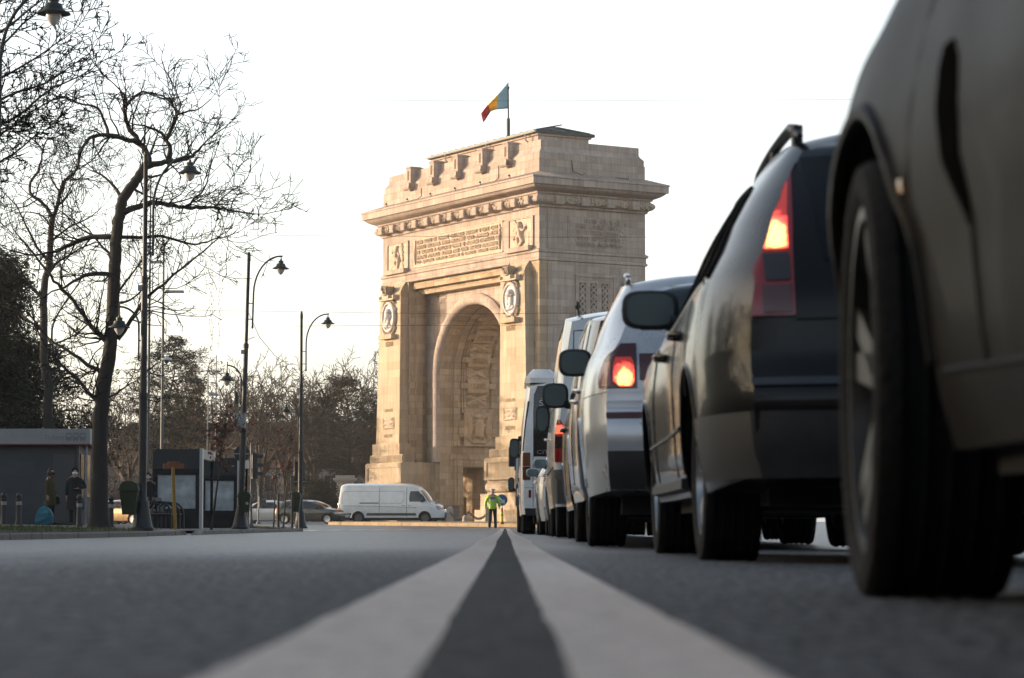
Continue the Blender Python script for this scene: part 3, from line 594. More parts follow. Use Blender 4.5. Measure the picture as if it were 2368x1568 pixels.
# doorway surround (opening left clear, passage continues through the pier)
m=MB(); h=4.75
for q,(o,d) in enumerate(((.0,.12),(.25,.2),(.5,.14))):
    y0,y1=DPA-YC-o,DPB-YC+o; w=.24
    m.box(y0-w,y0,-d,0,1.9,h+o); m.box(y1,y1+w,-d,0,1.9,h+o); m.box(y0-w,y1+w,-d-.01,0,h+o,h+o+w)
df=m.build("door_frame",STONE_IN,arch); df.data.transform(onin(YC,0))
m=MB(); m.box(-16.37+.0,-16.25,YR+.1,DPA-.3,AZ0,1.9); m.build("dado",GRANITE,arch); m=MB(); m.box(-16.37,-16.25,DPB+.3,7.0,AZ0,1.9); m.build("dado",GRANITE,arch)
m=MB(); m.box(-19.6,-19.3,DPB-.25,DPB,AZ0,2.6); m.box(-21.4,-20.6,DPB-.4,DPB,1.2,3.6); m.build("passage_pilaster",STONE_LOW,arch)
# spandrel ornaments (triangular reliefs)
for s,q in((16.6,1),(6.03,-1)):
    m=MB(); m.box(-.06,.06,-.06,0,-2.2,.9) if q>0 else m.box(-.06,.06,-.06,0,-2.2,.9)
    m.box(0 if q>0 else -1.9,1.9 if q>0 else 0,-.06,0,.84,.96); t=m.build("spandrel_ornament",STONE_UP,arch); t.data.transform(onface(s+q*.35,16.6,-YR))
    cp=[(0+q*.3,.6-i*.3,q*(1.3-.3*i),.65,.08,.06) for i in range(5)]+[(q*.3,.5,q*.3,-1.2,.1,.05)]
    relief("leaf_relief",3.0,2.6,cp,STONE_UP,t,onface(s+q*.35,16.6,-YR),(60,50))
pz=[(6,-9),(-30,-9),(-30,16),(6,16)]; PZ=[arch.matrix_basis@Vector((x,y,0)) for x,y in pz]
b=MB(); R=[]
for i in range(13):
    R.append([(lambda q:(q.x,q.y,G(q.x,q.y)+.03))(PZ[0].lerp(PZ[1],j/12).lerp(PZ[3].lerp(PZ[2],j/12),i/12)) for j in range(13)])
b.grid(R); tag(b.build("plaza_paving",stone_mat("pale_paving",(.46,.40,.32),(.38,.33,.26),(.42,.37,.30),bw=1,bh=1,mort=.02)),kind='structure')  # unseen pale paving, added for its light bounce onto the arch
# flag and its pole
fpz=28.6; flw=arch.matrix_basis@Vector((-11.8,4.35,0))
pole=at(1175,300,186); px,py=pole.x,pole.y
tz=hz(178,py); bz=hz(308,py)
b=MB(); b.tube([(0,0,0),(0,0,tz-bz-.6)],[.07,.045],8); b.tube([(0,0,tz-bz-.6),(0,0,tz-bz)],[.03,.01],6); b.ell((0,0,tz-bz-.55),(.09,.09,.12),8,6); b.tube([(0,0,-.4),(0,0,1.25)],.14,10)
tag(b.build("flagpole",COPPER,loc=(px,py,bz),smooth=60),"slim green flagpole standing on the copper roof of the arch","flagpole")
U=[(1174,191,233,228),]
def flagpt(u,t):
    "u 0 pole..1 fly, t 0 top..1 bottom, following the drooping outline"
    top=[(1174.5,191),(1152,217),(1128,243),(1112,262)]; bot=[(1175,251),(1148,254),(1134,258),(1117,284)]
    i=min(int(u*3),2); f=u*3-i
    a=(lerp(top[i][0],top[i+1][0],f),lerp(top[i][1],top[i+1][1],f)); c=(lerp(bot[i][0],bot[i+1][0],f),lerp(bot[i][1],bot[i+1][1],f))
    return lerp(a[0],c[0],t),lerp(a[1],c[1],t)
fl=thing("flag","blue yellow and red tricolour flag drooping from the roof pole","flag",(px,py,0))
for k,(c,nm) in enumerate((((.34,.50,.58),"blue_band"),((.80,.50,.03),"yellow_band"),((.50,.04,.06),"red_band"))):
    b=MB(); R=[]
    for i in range(11):
        u=(k+i/10)/3; row=[]
        for j in range(9):
            t=j/8; q=flagpt(u,t); P=at(q[0],q[1],py); w=.22*math.sin(u*7+t*2.5)*u+.1*math.sin(t*9+u*4)*u
            row.append((P.x-px,w,P.z))
        R.append(row)
    b.grid(R); fm=mat("flag_"+nm,c,.8,spec=.1); t_=fm.node_tree
    if 'Translucent BSDF' not in t_.nodes:
        tb_=t_.nodes.new('ShaderNodeBsdfTranslucent'); tb_.inputs[0].default_value=(*c,1); mx_=t_.nodes.new('ShaderNodeMixShader'); mx_.inputs[0].default_value=.55; t_.links.new(t_.nodes['Principled BSDF'].outputs[0],mx_.inputs[1]); t_.links.new(tb_.outputs[0],mx_.inputs[2]); t_.links.new(mx_.outputs[0],t_.nodes['Material Output'].inputs[0])
    o=b.build(nm,fm,fl,smooth=180); md=o.modifiers.new("thickness",'SOLIDIFY'); md.thickness=.01
# ---------------------------------------------------------------- vehicles
def paint(name,c,metal=.35,rough=.32): return mat(name,c,rough,metal=metal,coat=.8,noise=.10,nscale=2.2)
WH={}
def wheel(parent,c,r,w,side,rimm,nsp=5,steer=0,key=None,style=0):
    "tyre with grooves and tread blocks, rim with spokes, hub"
    root=bpy.data.objects.new("wheel",None); COL.objects.link(root); root.parent=parent; root.location=c; root.rotation_euler=(0,0,(math.pi if side>0 else 0)+steer); root.empty_display_size=.1
    k=(r,w,rimm.name,nsp,style)
    if k not in WH:
        b=MB(); rr=r*(.79 if style==3 else .70); h=w/2
        pr=[(rr*.96,-h*.75),(rr,-h*.86),(rr*1.06,-h*.97),(lerp(rr,r,.5),-h*1.02),(r*.965,-h*.96),(r*.99,-h*.84)]
        for g in(-.5,-.17,.17,.5): x=g*h; pr+=[(r,x-.018),(r-.009,x-.014),(r-.009,x+.014),(r,x+.018)]
        pr+=[(r*.99,h*.84),(r*.965,h*.96),(lerp(rr,r,.5),h*1.02),(rr*1.06,h*.97),(rr,h*.86),(rr*.96,h*.75)]
        b.lathe(pr,48,ax='x')
        b2=MB()
        b2.lathe([(rr*.97,-h*.8),(rr*1.0,-h*.9),(rr*.93,-h*.9),(rr*.9,-h*.6),(rr*.88,h*.7),(rr*.97,h*.8)],40,ax='x')
        b2.lathe([(.001,-h*.72),(.05,-h*.72),(.075,-h*.62),(.08,-h*.3)],16,ax='x')
        for i in range(nsp):
            a=2*math.pi*i/nsp
            for da in((-.16,.16) if style in(0,3) else (0,)):
                M=Matrix.Rotation(a,3,'X'); wi=.030 if style in(0,3) else .05
                P0=[(-h*.66,-wi,.05),(-h*.66,wi,.05),(-h*.35,wi,.05),(-h*.35,-wi,.05)]
                y1=math.sin(da)*rr*.92; P1=[(-h*.82,y1-wi*.8,rr*.9),(-h*.82,y1+wi*.8,rr*.9),(-h*.45,y1+wi*.8,rr*.9),(-h*.45,y1-wi*.8,rr*.9)]
                b2.rings([[M@Vector(p) for p in P0],[M@Vector(p) for p in P1]],cap=True)
        if style==2: b2.lathe([(.001,-h*.6),(rr*.55,-h*.62),(rr*.9,-h*.5)],30,ax='x')
        b3=MB(); b3.lathe([(.001,-h*.2),(rr*.8,-h*.2),(rr*.8,h*.1)],24,ax='x')
        t0=b.build("tyre",TYRE,root,smooth=35); r0=b2.build("rim",rimm,root,smooth=35); d0=b3.build("brake_disc",UNDER,root)
        WH[k]=(t0.data,r0.data,d0.data)
    else:
        for n,me in zip(("tyre","rim","brake_disc"),WH[k]): link(n,me,None,root)
    return root
class Car:
    def __init__(s,name,label,cat,loc,rz,P,pm,group=None):
        s.P=P; s.L=P['L']; s.root=thing(name,label,cat,loc,rz,group); s.pm=pm
        s.top=spl(P['top']); s.belt=spl(P['belt']); s.hw=spl(P['hw']); s.rw=spl(P['rw'])
        s.rear=spl(P['rear']); s.front=spl(P['front']); s.sec=spl(P.get('sec',[(.15,.93),(.3,.975),(.5,.995),(.68,1.0),(.85,.985),(1.05,.96),(1.3,.94)]))
        s.DR=P.get('DR',1.4); s.DF=P.get('DF',.8); s.sill=P.get('sill',.22); s.rc=P.get('rc',.07); s.pin=P.get('pin',(.10,.6,.12,.6)); s.crown=P.get('crown',(.08,.14))
        s.tum=P.get('tum',.02)
        ys=set(s.L*i/56 for i in range(57))|{.006,.02,.045,.08,.12,s.L-.006,s.L-.02,s.L-.045,s.L-.08,s.L-.12}
        for w in P['wheels']:
            for i in range(25): ys.add(w-P['R']*math.cos(math.pi*i/24))
            ys|={w-P['R']-.003,w+P['R']+.003}
        s.ys=sorted(y for y in ys if 0<=y<=s.L)
        s.loft()
    def shift(s,y0,z):
        e=max(0,1-y0/s.DR)**2; f=max(0,1-(s.L-y0)/s.DF)**2
        return y0+s.rear(z)*e-s.front(z)*f
    def wid(s,y0):
        a,da,c,dc=s.pin; k=1-a*max(0,1-y0/da)**2.2-c*max(0,1-(s.L-y0)/dc)**2.2
        q=s.P.get('pinr'); kr=k if not q else 1-q[0]*max(0,1-y0/q[1])**2.2-c*max(0,1-(s.L-y0)/dc)**2.2
        return s.hw(y0)*k,s.rw(y0)*kr
    def sect(s,y0,arch=True):
        zl=s.sill
        z1=s.P.get('endsill')            # bumpers lift towards the ends
        if z1: zl=s.sill+z1[0]*max(0,1-y0/.7)**2+z1[1]*max(0,1-(s.L-y0)/.7)**2
        if arch:
            for w in s.P['wheels']:
                if abs(y0-w)<=s.P['R']+1e-6: zl=max(zl,s.P['r']+math.sqrt(max(0,s.P['R']**2-(y0-w)**2)))
        zb,zt=s.belt(y0),s.top(y0); ws,wr=s.wid(y0); zb=max(zb,zl+.05); zt=max(zt,zb+.012); wr=min(wr,ws*.97)
        out=[]
        for j in range(11):
            z=lerp(zl,zb,j/10); out.append((ws*s.sec(z)/s.sec(.68 if zb>.68 else zb),z))
        xb=out[-1][0]-s.tum; rc=min(s.rc,.6*(zt-zb))
        for j in range(1,6):
            t=j/5; z=lerp(zb,zt-rc,t); x=lerp(xb,wr,t+.12*math.sin(math.pi*t)*(-1)); out.append((x,z))
        n=6
        for j in range(1,n+1):
            k=1-j/n; out.append((wr*k if j<n else 0,zt-rc*(k**2.4 if k>0 else 0)))
        return [(x,s.shift(y0,z),z) for x,z in out]
    def loft(s):
        b=MB(); R=[]
        for y in s.ys:
            h=s.sect(y); R.append([(-x,yy,z) for x,yy,z in h]+[(x,yy,z) for x,yy,z in reversed(h[:-1])])
        b.rings(R,closed=True)
        for end,cr in((0,-s.crown[0]),(-1,s.crown[1])):          # bulged end caps
            h=s.sect(s.ys[end]); g=[]
            for x,yy,z in h: g.append([(x*m,yy+cr*(1-abs(m)**2.6),z) for m in [-1+i/8 for i in range(17)]])
            b.grid(g)
        s.body=b.build("body",s.pm,s.root,smooth=40)
        b=MB(); P=s.P; w=P['hwmax']-.12
        b.box(-w+.12,w-.12,.35,s.L-.35,.2,.45)
        for wy in P['wheels']: b.box(-w,w,wy-P['R']-.03,wy+P['R']+.03,P['r']+.02,P['r']+P['R']+.03); b.tube([(-w+.1,wy,P['r']),(w-.1,wy,P['r'])],.05,6)
        b.box(-w+.02,w-.02,P['wheels'][0]+P['R']+.03,P['wheels'][1]-P['R']-.03,.19,.42)
        b.build("underbody",UNDER,s.root)
    def xz(s,y0,z,arch=False):
        h=s.sect(y0,arch); 
        if z<h[0][2]-1e-6: z=h[0][2]
        for a,c in zip(h,h[1:]):
            if a[2]<=z<=c[2]+1e-9:
                t=(z-a[2])/max(c[2]-a[2],1e-9); return lerp(a[0],c[0],t),lerp(a[1],c[1],t)
        return None
    def contour(s,z):
        pts=[]
        for y in s.ys:
            q=s.xz(y,z)
            if q: pts.append(q)
        if len(pts)<2: return None
        x0,y0=pts[0]; x1,y1=pts[-1]; ka,kb=s.crown
        cap=[(x0*m,y0-ka*(1-m**2.6)) for m in [i/12 for i in range(12)]]; cf=[(x1*m,y1+kb*(1-m**2.6)) for m in [i/12 for i in range(11,-1,-1)]]
        C=cap+pts+cf; L=[0]
        for a,c in zip(C,C[1:]): L.append(L[-1]+math.hypot(a[0]-c[0],a[1]-c[1]))
        return C,L,len(cap),len(cap)+len(pts)-1
    def loc(s,ct,sp):
        C,L,i0,i1=ct; k,v=sp
        if k=='x': rng=range(0,i0); f=lambda p:p[0]-v
        elif k=='f': rng=range(i1,len(C)-1); f=lambda p:v-p[0]
        else: rng=range(i0,i1); f=lambda p:p[1]-v
        prev=None
        for i in rng:
            a,c=f(C[i]),f(C[i+1])
            if a>=0 and i==rng[0]: return L[i]
            if a<=0<=c: return lerp(L[i],L[i+1],(-a)/max(c-a,1e-9))
        return L[rng[-1]+1]
    def pt(s,ct,l,off):
        C,L=ct[0],ct[1]; i=0
        while i<len(L)-2 and L[i+1]<l: i+=1
        t=(l-L[i])/max(L[i+1]-L[i],1e-9); x=lerp(C[i][0],C[i+1][0],t); y=lerp(C[i][1],C[i+1][1],t)
        dx,dy=C[i+1][0]-C[i][0],C[i+1][1]-C[i][1]; n=math.hypot(dx,dy)+1e-12
        return (-(x+dy/n*off),y-dx/n*off)           # left side of the car
    def patch(s,name,rows,m,off=.004,n=10,sides='LR',parent=None,vn=3):
        "surface patch lying on the body: rows (z, from, to)"
        RR=[]
        for (z0,a0,c0),(z1,a1,c1) in zip(rows,rows[1:]):
            for i in range(vn): 
                t=i/vn; RR.append((lerp(z0,z1,t),(a0,a1,t),(c0,c1,t)))
        z1,a1,c1=rows[-1]; RR.append((z1,(a1,a1,0),(c1,c1,0)))
        G_=[]; 
        for z,A,B in RR:
            ct=s.contour(z)
            if not ct: continue
            la=lerp(s.loc(ct,A[0]),s.loc(ct,A[1]),A[2]); lb=lerp(s.loc(ct,B[0]),s.loc(ct,B[1]),B[2])
            row=[]
            for i in range(-1,n+2):
                l=lerp(la,lb,min(max(i,0),n)/n); o=off if 0<=i<=n else -.012
                x,y=s.pt(ct,l,o); row.append((x,y,z))
            G_.append((z,la,lb,ct,row))
        if len(G_)<2: return []
        for e in(0,-1):
            z,la,lb,ct,row=G_[e]; r2=[]
            for i in range(-1,n+2):
                l=lerp(la,lb,min(max(i,0),n)/n); x,y=s.pt(ct,l,-.012); r2.append((x,y,z))
            G_.insert(0 if e==0 else len(G_),(z,la,lb,ct,r2))
        res=[]
        for sd in sides:
            q=1 if sd=='L' else -1; b=MB(); b.grid([[(q*x,y,z) for x,y,z in g[4]] for g in G_]); res.append(b.build(name,m,parent or s.root,smooth=35))
        return res
    def across(s,name,rows,m,off=.004,n=14,end='x',parent=None,vn=3):
        "patch across the whole rear or front: rows (z, half width)"
        b=MB(); G_=[]
        R=[]
        for (z0,w0),(z1,w1) in zip(rows,rows[1:]):
            for i in range(vn): R.append((lerp(z0,z1,i/vn),lerp(w0,w1,i/vn),off))
        R.append((*rows[-1],off)); R=[(R[0][0],R[0][1],-.012)]+R+[(R[-1][0],R[-1][1],-.012)]
        for z,w,o in R:
            ct=s.contour(z)
            if not ct: continue
            l=s.loc(ct,(end,w)); l0=0 if end=='x' else ct[1][-1]; half=[s.pt(ct,lerp(l0,l,i/n),o) for i in range(n+1)]
            x,y=s.pt(ct,l,-.012); half.append((x,y))
            G_.append([(x,y,z) for x,y in reversed(half)]+[(-x,y,z) for x,y in half[1:]])
        b.grid(G_); return b.build(name,m,parent or s.root,smooth=35)
    def roofpatch(s,name,y0,y1,m0,m1,m,off=.004,n=12,k=10,parent=None):
        "patch on the upward surfaces (windscreen, bonnet): y0..y1, half width fractions"
        b=MB(); G_=[]
        for j in range(-1,k+2):
            y=lerp(y0,y1,min(max(j,0),k)/k); h=s.sect(y); top=h[-7:]; wf=lerp(m0,m1,min(max(j,0),k)/k); row=[]
            wr=top[0][0]
            for i in range(-1,n+2):
                q=lerp(-1,1,min(max(i,0),n)/n)*wf; x=abs(q)*wr; z=None
                for a,c in zip(top,top[1:]):
                    if c[0]-1e-9<=x<=a[0]+1e-9: z=lerp(a[2],c[2],(a[0]-x)/max(a[0]-c[0],1e-9)); break
                if z is None: z=top[0][2]
                o=off if (0<=i<=n and 0<=j<=k) else -.012
                row.append((q*wr,s.shift(y,z)+(o*.5 if y>s.L/2 else -o*.5),z+o))
            G_.append(row)
        b.grid(G_); return b.build(name,m,parent or s.root,smooth=40)
    def seam(s,name,pts,r=.004,m=None,sides='LR',parent=None):
        for sd in sides:
            q=1 if sd=='L' else -1; P=[]
            for (ka,va,za),(kb,vb,zb) in zip(pts,pts[1:]):
                for i in range(6):
                    t=i/6; z=lerp(za,zb,t); ct=s.contour(z)
                    if ct: x,y=s.pt(ct,lerp(s.loc(ct,(ka,va)),s.loc(ct,(kb,vb)),t),.0); P.append((q*x,y,z))
            k,v,z=pts[-1]; ct=s.contour(z)
            if ct: x,y=s.pt(ct,s.loc(ct,(k,v)),0); P.append((q*x,y,z))
            if len(P)>1: b=MB(); b.tube(P,r,5); b.build(name,m or UNDER,parent or s.body)
    def wheels(s,rim,w=.21,nsp=5,steer=0,style=0,inset=.02):
        for i,wy in enumerate(s.P['wheels']):
            for sd in(-1,1):
                x=s.hw(wy)*s.sec(.33)/s.sec(.68)-w/2-inset
                wheel(s.root,(sd*x,wy,s.P['r']),s.P['r'],w,sd,rim,nsp,steer if i else 0,style=style)
    def mirror(s,y,z,x,w=.22,h=.15,d=.12,m=None,tall=False,sides='LR',house=None):
        for sd in sides:
            q=-1 if sd=='L' else 1; b=MB(); c=(q*(x+w/2),y,z)
            R=[]
            for f,o in((.55,d*.75),(.85,d*.5),(1,d*.1),(1,-d*.12),(.93,-d*.16)):
                R.append([(c[0]+f*w/2*math.copysign(abs(math.cos(a))**.6,math.cos(a)),y+o,z+f*h/2*math.copysign(abs(math.sin(a))**.6,math.sin(a))) for a in [2*math.pi*k/20 for k in range(20)]])
            b.rings(R,cap=True); hs=b.build("mirror",house or PLAST,s.root,smooth=50)
            b=MB(); b.rings([[(c[0]+f*w/2*math.copysign(abs(math.cos(a))**.6,math.cos(a)),y-d*.16-.004,z+f*h/2*math.copysign(abs(math.sin(a))**.6,math.sin(a))) for a in [2*math.pi*k/20 for k in range(20)]] for f in(.82,.01)])
            b.build("mirror_glass",MIRROR,hs)
            b=MB(); b.tube([(q*(x+.05),y,z-h*.3),(q*(x-.06),y+.02,z-h*.42),(q*(x-.26),y+.04,z-h*.6)],[.04,.045,.055],8); b.build("mirror_arm",PLAST,hs,smooth=60)
    def handle(s,y,z,sides='LR',m=None):
        for sd in sides:
            q=-1 if sd=='L' else 1; x,_=s.xz(y,z); b=MB()
            b.tube([(q*(x+.0),y-.11,z),(q*(x+.035),y-.09,z+.003),(q*(x+.04),y,z+.006),(q*(x+.035),y+.07,z+.003),(q*x,y+.09,z)],[.012,.014,.015,.014,.012],6); b.build("door_handle",m or s.pm,s.root,smooth=60)
    def rail(s,y0,y1,x,m=None,lift=.05):
        for sd in(-1,1):
            b=MB(); P=[]
            for i in range(13):
                t=i/12; y=lerp(y0,y1,t); z=s.top(y)-s.rc*.8+lift*min(1,8*t,8*(1-t)); P.append((sd*x(y),y,z))
            b.tube(P,[.012]+[.022]*11+[.012],6)
            for t in(.05,.5,.95): y=lerp(y0,y1,t); b.tube([(sd*x(y),y,s.top(y)-s.rc*1.2),(sd*x(y),y,s.top(y)-s.rc*.8+lift*.8)],.022,5)
            b.build("roof_rail",m or PLAST,s.root,smooth=60)
    def archlip(s,r=.014,m=None):
        for sd in(-1,1):
            for w in s.P['wheels']:
                P=[]; R=s.P['R']; z0=s.P['r']
                for i in range(25):
                    a=math.pi*i/24; y=w-R*math.cos(a); z=z0+R*math.sin(a); h=s.xz(y,z,False)
                    if h: P.append((sd*(h[0]-.004),y,z))
                b=MB(); b.tube(P,r,6); b.build("arch_trim",m or s.pm,s.body,smooth=60)
    def plate(s,z,end='x',w=.26,tx=None):
        p=s.across("number_plate",[(z-.055,w),(z+.055,w)],PLATE,.012,end=end)
        if tx:
            ct=s.contour(z); y=s.pt(ct,0 if end=='x' else ct[1][-1],.02)[1]
            M=Matrix.Translation((0,y,z))@(Matrix.Identity(4) if end=='x' else Matrix.Rotation(math.pi,4,'Z'))
            text_mesh("plate_text",tx,w*1.6,.07,.004,BLACKM,p,M)
# --- nearest car: dark grey coupe, front wing beside the lens
P1=dict(L=4.72,r=.35,R=.425,wheels=(.95,3.80),hwmax=.91,sill=.225,rc=.05,
 top=[(0,.9),(.6,1.02),(1.3,1.32),(2.0,1.42),(2.5,1.36),(3.3,1.04),(3.8,1.01),(4.2,.93),(4.55,.80),(4.72,.7)],
 belt=[(0,.85),(.8,.98),(2.4,.99),(3.2,.985),(3.75,.985),(4.1,.915),(4.4,.80),(4.72,.62)],
 hw=[(0,.86),(.9,.9),(2.2,.865),(2.9,.865),(3.35,.885),(3.8,.915),(4.3,.905),(4.72,.86)],rw=[(0,.66),(.8,.66),(1.6,.6),(2.4,.62),(3.2,.74),(3.8,.78),(4.4,.74),(4.72,.7)],
 rear=[(.2,.1),(.6,0),(.9,.08),(1.0,.2)],front=[(.2,.12),(.5,0),(.65,.08),(.8,.2)],
 sec=[(.15,.90),(.22,.93),(.3,.955),(.42,.972),(.52,.978),(.62,1.0),(.68,1.0),(.78,.985),(.88,.955),(.96,.91),(1.1,.86)],pin=(.12,.7,.14,.9),endsill=(.05,.03))
c=Car("parked_car","dark grey car closest to the lens, only front wing and wheel in view","car",(1.465,.25,-.012),0,P1,mat("satin_grey_paint",(.018,.0155,.0135),.55,metal=.0,coat=.03,spec=.08,noise=.15,nscale=3),"cars queuing in the right lane")
RIM1=mat("dusty_dark_alloy",(.05,.044,.038),.4,metal=.7,noise=.3,nscale=10)
c.wheels(RIM1,.225,5,R_(-3),inset=-.028,style=3); c.archlip(.016)
c.seam("wing_seam",[('y',3.08,.53),('y',3.07,.33)],.005,sides='L'); c.seam("door_seam",[('y',2.3,.3),('y',2.2,.95)],.005,sides='L')
c.patch("wing_vent",[(.515,('y',3.085),('y',3.10)),(.56,('y',3.075),('y',3.135)),(.62,('y',3.075),('y',3.175)),(.69,('y',3.08),('y',3.20)),(.74,('y',3.10),('y',3.205)),(.772,('y',3.14),('y',3.19))],mat("vent_black",(.006,.006,.006),1.0,spec=.0),.003,8,sides='LR',vn=5)  # flat matt black patch, the colour stands in for the dark of a recess
c.patch("side_repeater",[(.60,('y',3.42),('y',3.44)),(.62,('y',3.42),('y',3.445))],mat("amber_lens",(.5,.2,.03),.15,coat=.6),.004,2)
c.seam("sill_seam",[('y',3.32,.335),('y',2.2,.30),('y',1.45,.31)],.006,sides='L')
c.patch("window",[(1.0,('y',1.35),('y',2.75)),(1.2,('y',1.5),('y',2.5)),(1.3,('y',1.7),('y',2.35))],GLASSD,.004)
c.patch("headlight",[(.62,('y',4.25),('f',.5)),(.7,('y',4.2),('f',.5))],CLEARL,.005)
c.mirror(2.85,1.02,.80)
P0=dict(P1); c=Car("queuing_car","unseen dark car added behind the viewer to block low light","car",(1.5,-6.2,0),0,P0,paint("dark_blue_black_paint",(.0085,.0085,.0095),.1,.2),"cars queuing in the right lane"); c.wheels(CHROME,.21,5); c.roofpatch("windshield",2.55,3.3,.92,.95,GLASSD); c.across("grille",[(.40,.4),(.56,.44)],PLAST,.01,end='f')  # unseen car added behind the viewer to cut low light
# --- dark estate car with tall tail lights
P2=dict(L=4.52,r=.325,R=.385,wheels=(.95,3.62),hwmax=.9,sill=.24,rc=.075,
 top=[(0,1.50),(.5,1.55),(1.5,1.57),(2.3,1.52),(2.75,1.32),(3.35,1.0),(4.0,.9),(4.4,.76),(4.52,.68)],
 belt=[(0,.99),(1.2,.95),(2.8,.91),(3.4,.88),(4.0,.80),(4.52,.62)],
 hw=[(0,.88),(.9,.9),(2.2,.89),(3.4,.9),(4.1,.89),(4.52,.84)],rw=[(0,.53),(.6,.545),(1.6,.56),(2.4,.56),(2.9,.63),(3.4,.74),(4.0,.74),(4.52,.66)],
 rear=[(.2,.12),(.35,.03),(.5,0),(.605,.01),(.625,.05),(.9,.10),(1.1,.22),(1.3,.40),(1.45,.55),(1.5,.6)],front=[(.2,.1),(.5,0),(.65,.08),(.8,.2)],
 sec=[(.15,.91),(.3,.965),(.42,.985),(.6,.995),(.68,1.0),(.85,.985),(1.0,.955),(1.3,.93)],pin=(.15,.62,.14,.7),pinr=(.02,.4),crown=(.12,.16),endsill=(.06,.03))
DK=mat("near_black_paint",(.0065,.0063,.0065),.28,metal=.0,spec=.08,coat=.42,noise=.1,nscale=2.2)
GLS=mat("smoky_rear_glass",(.006,.007,.008),.05,spec=.22)
c=Car("queuing_car","dark estate car with tall lit tail lamp and roof rails, second in the queue","car",(1.548,8.25,G(.8,10)-.008),0,P2,DK,"cars queuing in the right lane")
c.wheels(CHROME,.21,5,style=0); c.archlip(.012)
LENSF=mat("smoked_lens",(.02,.015,.014),.12,coat=.6)
tl=c.patch("tail_light",[(.815,('x',.60),('y',.06)),(.93,('x',.60),('y',.08)),(1.05,('x',.595),('y',.16)),(1.15,('x',.585),('y',.22)),(1.25,('x',.575),('y',.30)),(1.34,('x',.565),('y',.40)),(1.38,('x',.56),('x',.575))],REDL,.010,16)
for o,sd in zip(tl,'LR'):
    c.patch("brake_lens",[(1.05,('x',.61),('x',.71)),(1.12,('x',.605),('x',.69)),(1.20,('x',.595),('x',.655)),(1.30,('x',.58),('x',.60))],lamp_glow("brake_glow_tall",.652,1.095,(.075,.10),(1,.50,.13),(.85,.07,.05),1.5) if sd=='L' else MATS["brake_glow_tall"],.016,10,sides=sd,parent=o)
    c.patch("reverse_lens",[(.935,('x',.61),('x',.69)),(1.03,('x',.61),('x',.69))],LENSF,.016,8,sides=sd,parent=o)
    c.patch("reflector",[(.825,('x',.61),('x',.70)),(.92,('x',.61),('x',.70))],DREDL,.015,8,sides=sd,parent=o)
c.across("rear_window",[(1.0,.50),(1.2,.52),(1.40,.53)],GLS,.006)
c.across("bumper_ledge",[(.585,.80),(.61,.80)],mat("bumper_paint",(.02,.021,.024),.3,coat=.6),.014)
c.patch("bumper_cladding",[(.285,('x',.05),('y',.545)),(.40,('x',.05),('y',.55)),(.50,('x',.05),('y',.56))],PLAST,.008,16)
c.patch("window",[(.985,('y',1.0),('y',1.75)),(1.15,('y',1.05),('y',1.75)),(1.33,('y',1.2),('y',1.75))],GLASSD,.004)
c.patch("window",[(.97,('y',1.82),('y',2.85)),(1.15,('y',1.82),('y',2.70)),(1.36,('y',1.82),('y',2.38))],GLASSD,.004)
c.patch("window",[(.99,('y',.55),('y',.93)),(1.15,('y',.66),('y',.96)),(1.28,('y',.78),('y',1.0))],GLASSD,.004)
c.roofpatch("windshield",2.42,3.25,.92,.95,GLASSD)
c.seam("door_seam",[('y',1.78,.32),('y',1.80,.95)],.005); c.seam("door_seam",[('y',2.92,.32),('y',2.98,.6),('y',2.9,.9)],.005); c.seam("door_seam",[('y',.98,.6),('y',1.0,.95)],.004)
c.seam("side_moulding",[('y',1.4,.5),('y',3.2,.48)],.010,mat("body_moulding",(.03,.03,.03),.4)); c.seam("window_trim",[('y',.6,.975),('y',1.8,.955),('y',2.95,.925)],.007,CHROME)
RUB=mat("black_window_rubber",(.006,.006,.006),.8,spec=.05)
for q in([('y',.55,.99),('y',.66,1.15),('y',.80,1.30),('y',1.0,1.355),('y',1.78,1.385),('y',2.36,1.37)],[('y',2.36,1.37),('y',2.68,1.16),('y',2.86,.96)],[('y',.98,.985),('y',1.03,1.15),('y',1.12,1.35)],[('y',1.785,.965),('y',1.785,1.385)]): c.seam("window_rubber",q,.016,RUB)
c.seam("fuel_flap",[('y',.62,.72),('y',.62,.86),('y',.80,.87),('y',.80,.73),('y',.62,.72)],.003,UNDER,sides='R'); c.seam("sill_cladding",[('y',1.36,.29),('y',3.2,.29)],.03,PLAST)
c.handle(1.45,.85); c.handle(2.4,.83); c.mirror(2.86,1.075,.79,.25,.17,.14,sides='LR'); c.rail(.62,2.25,lambda y:.515,PLAST,.06)
c.plate(.78,'x',.26)
c.across("tail_gate_seam",[(.80,.6),(.806,.6)],UNDER,.006)
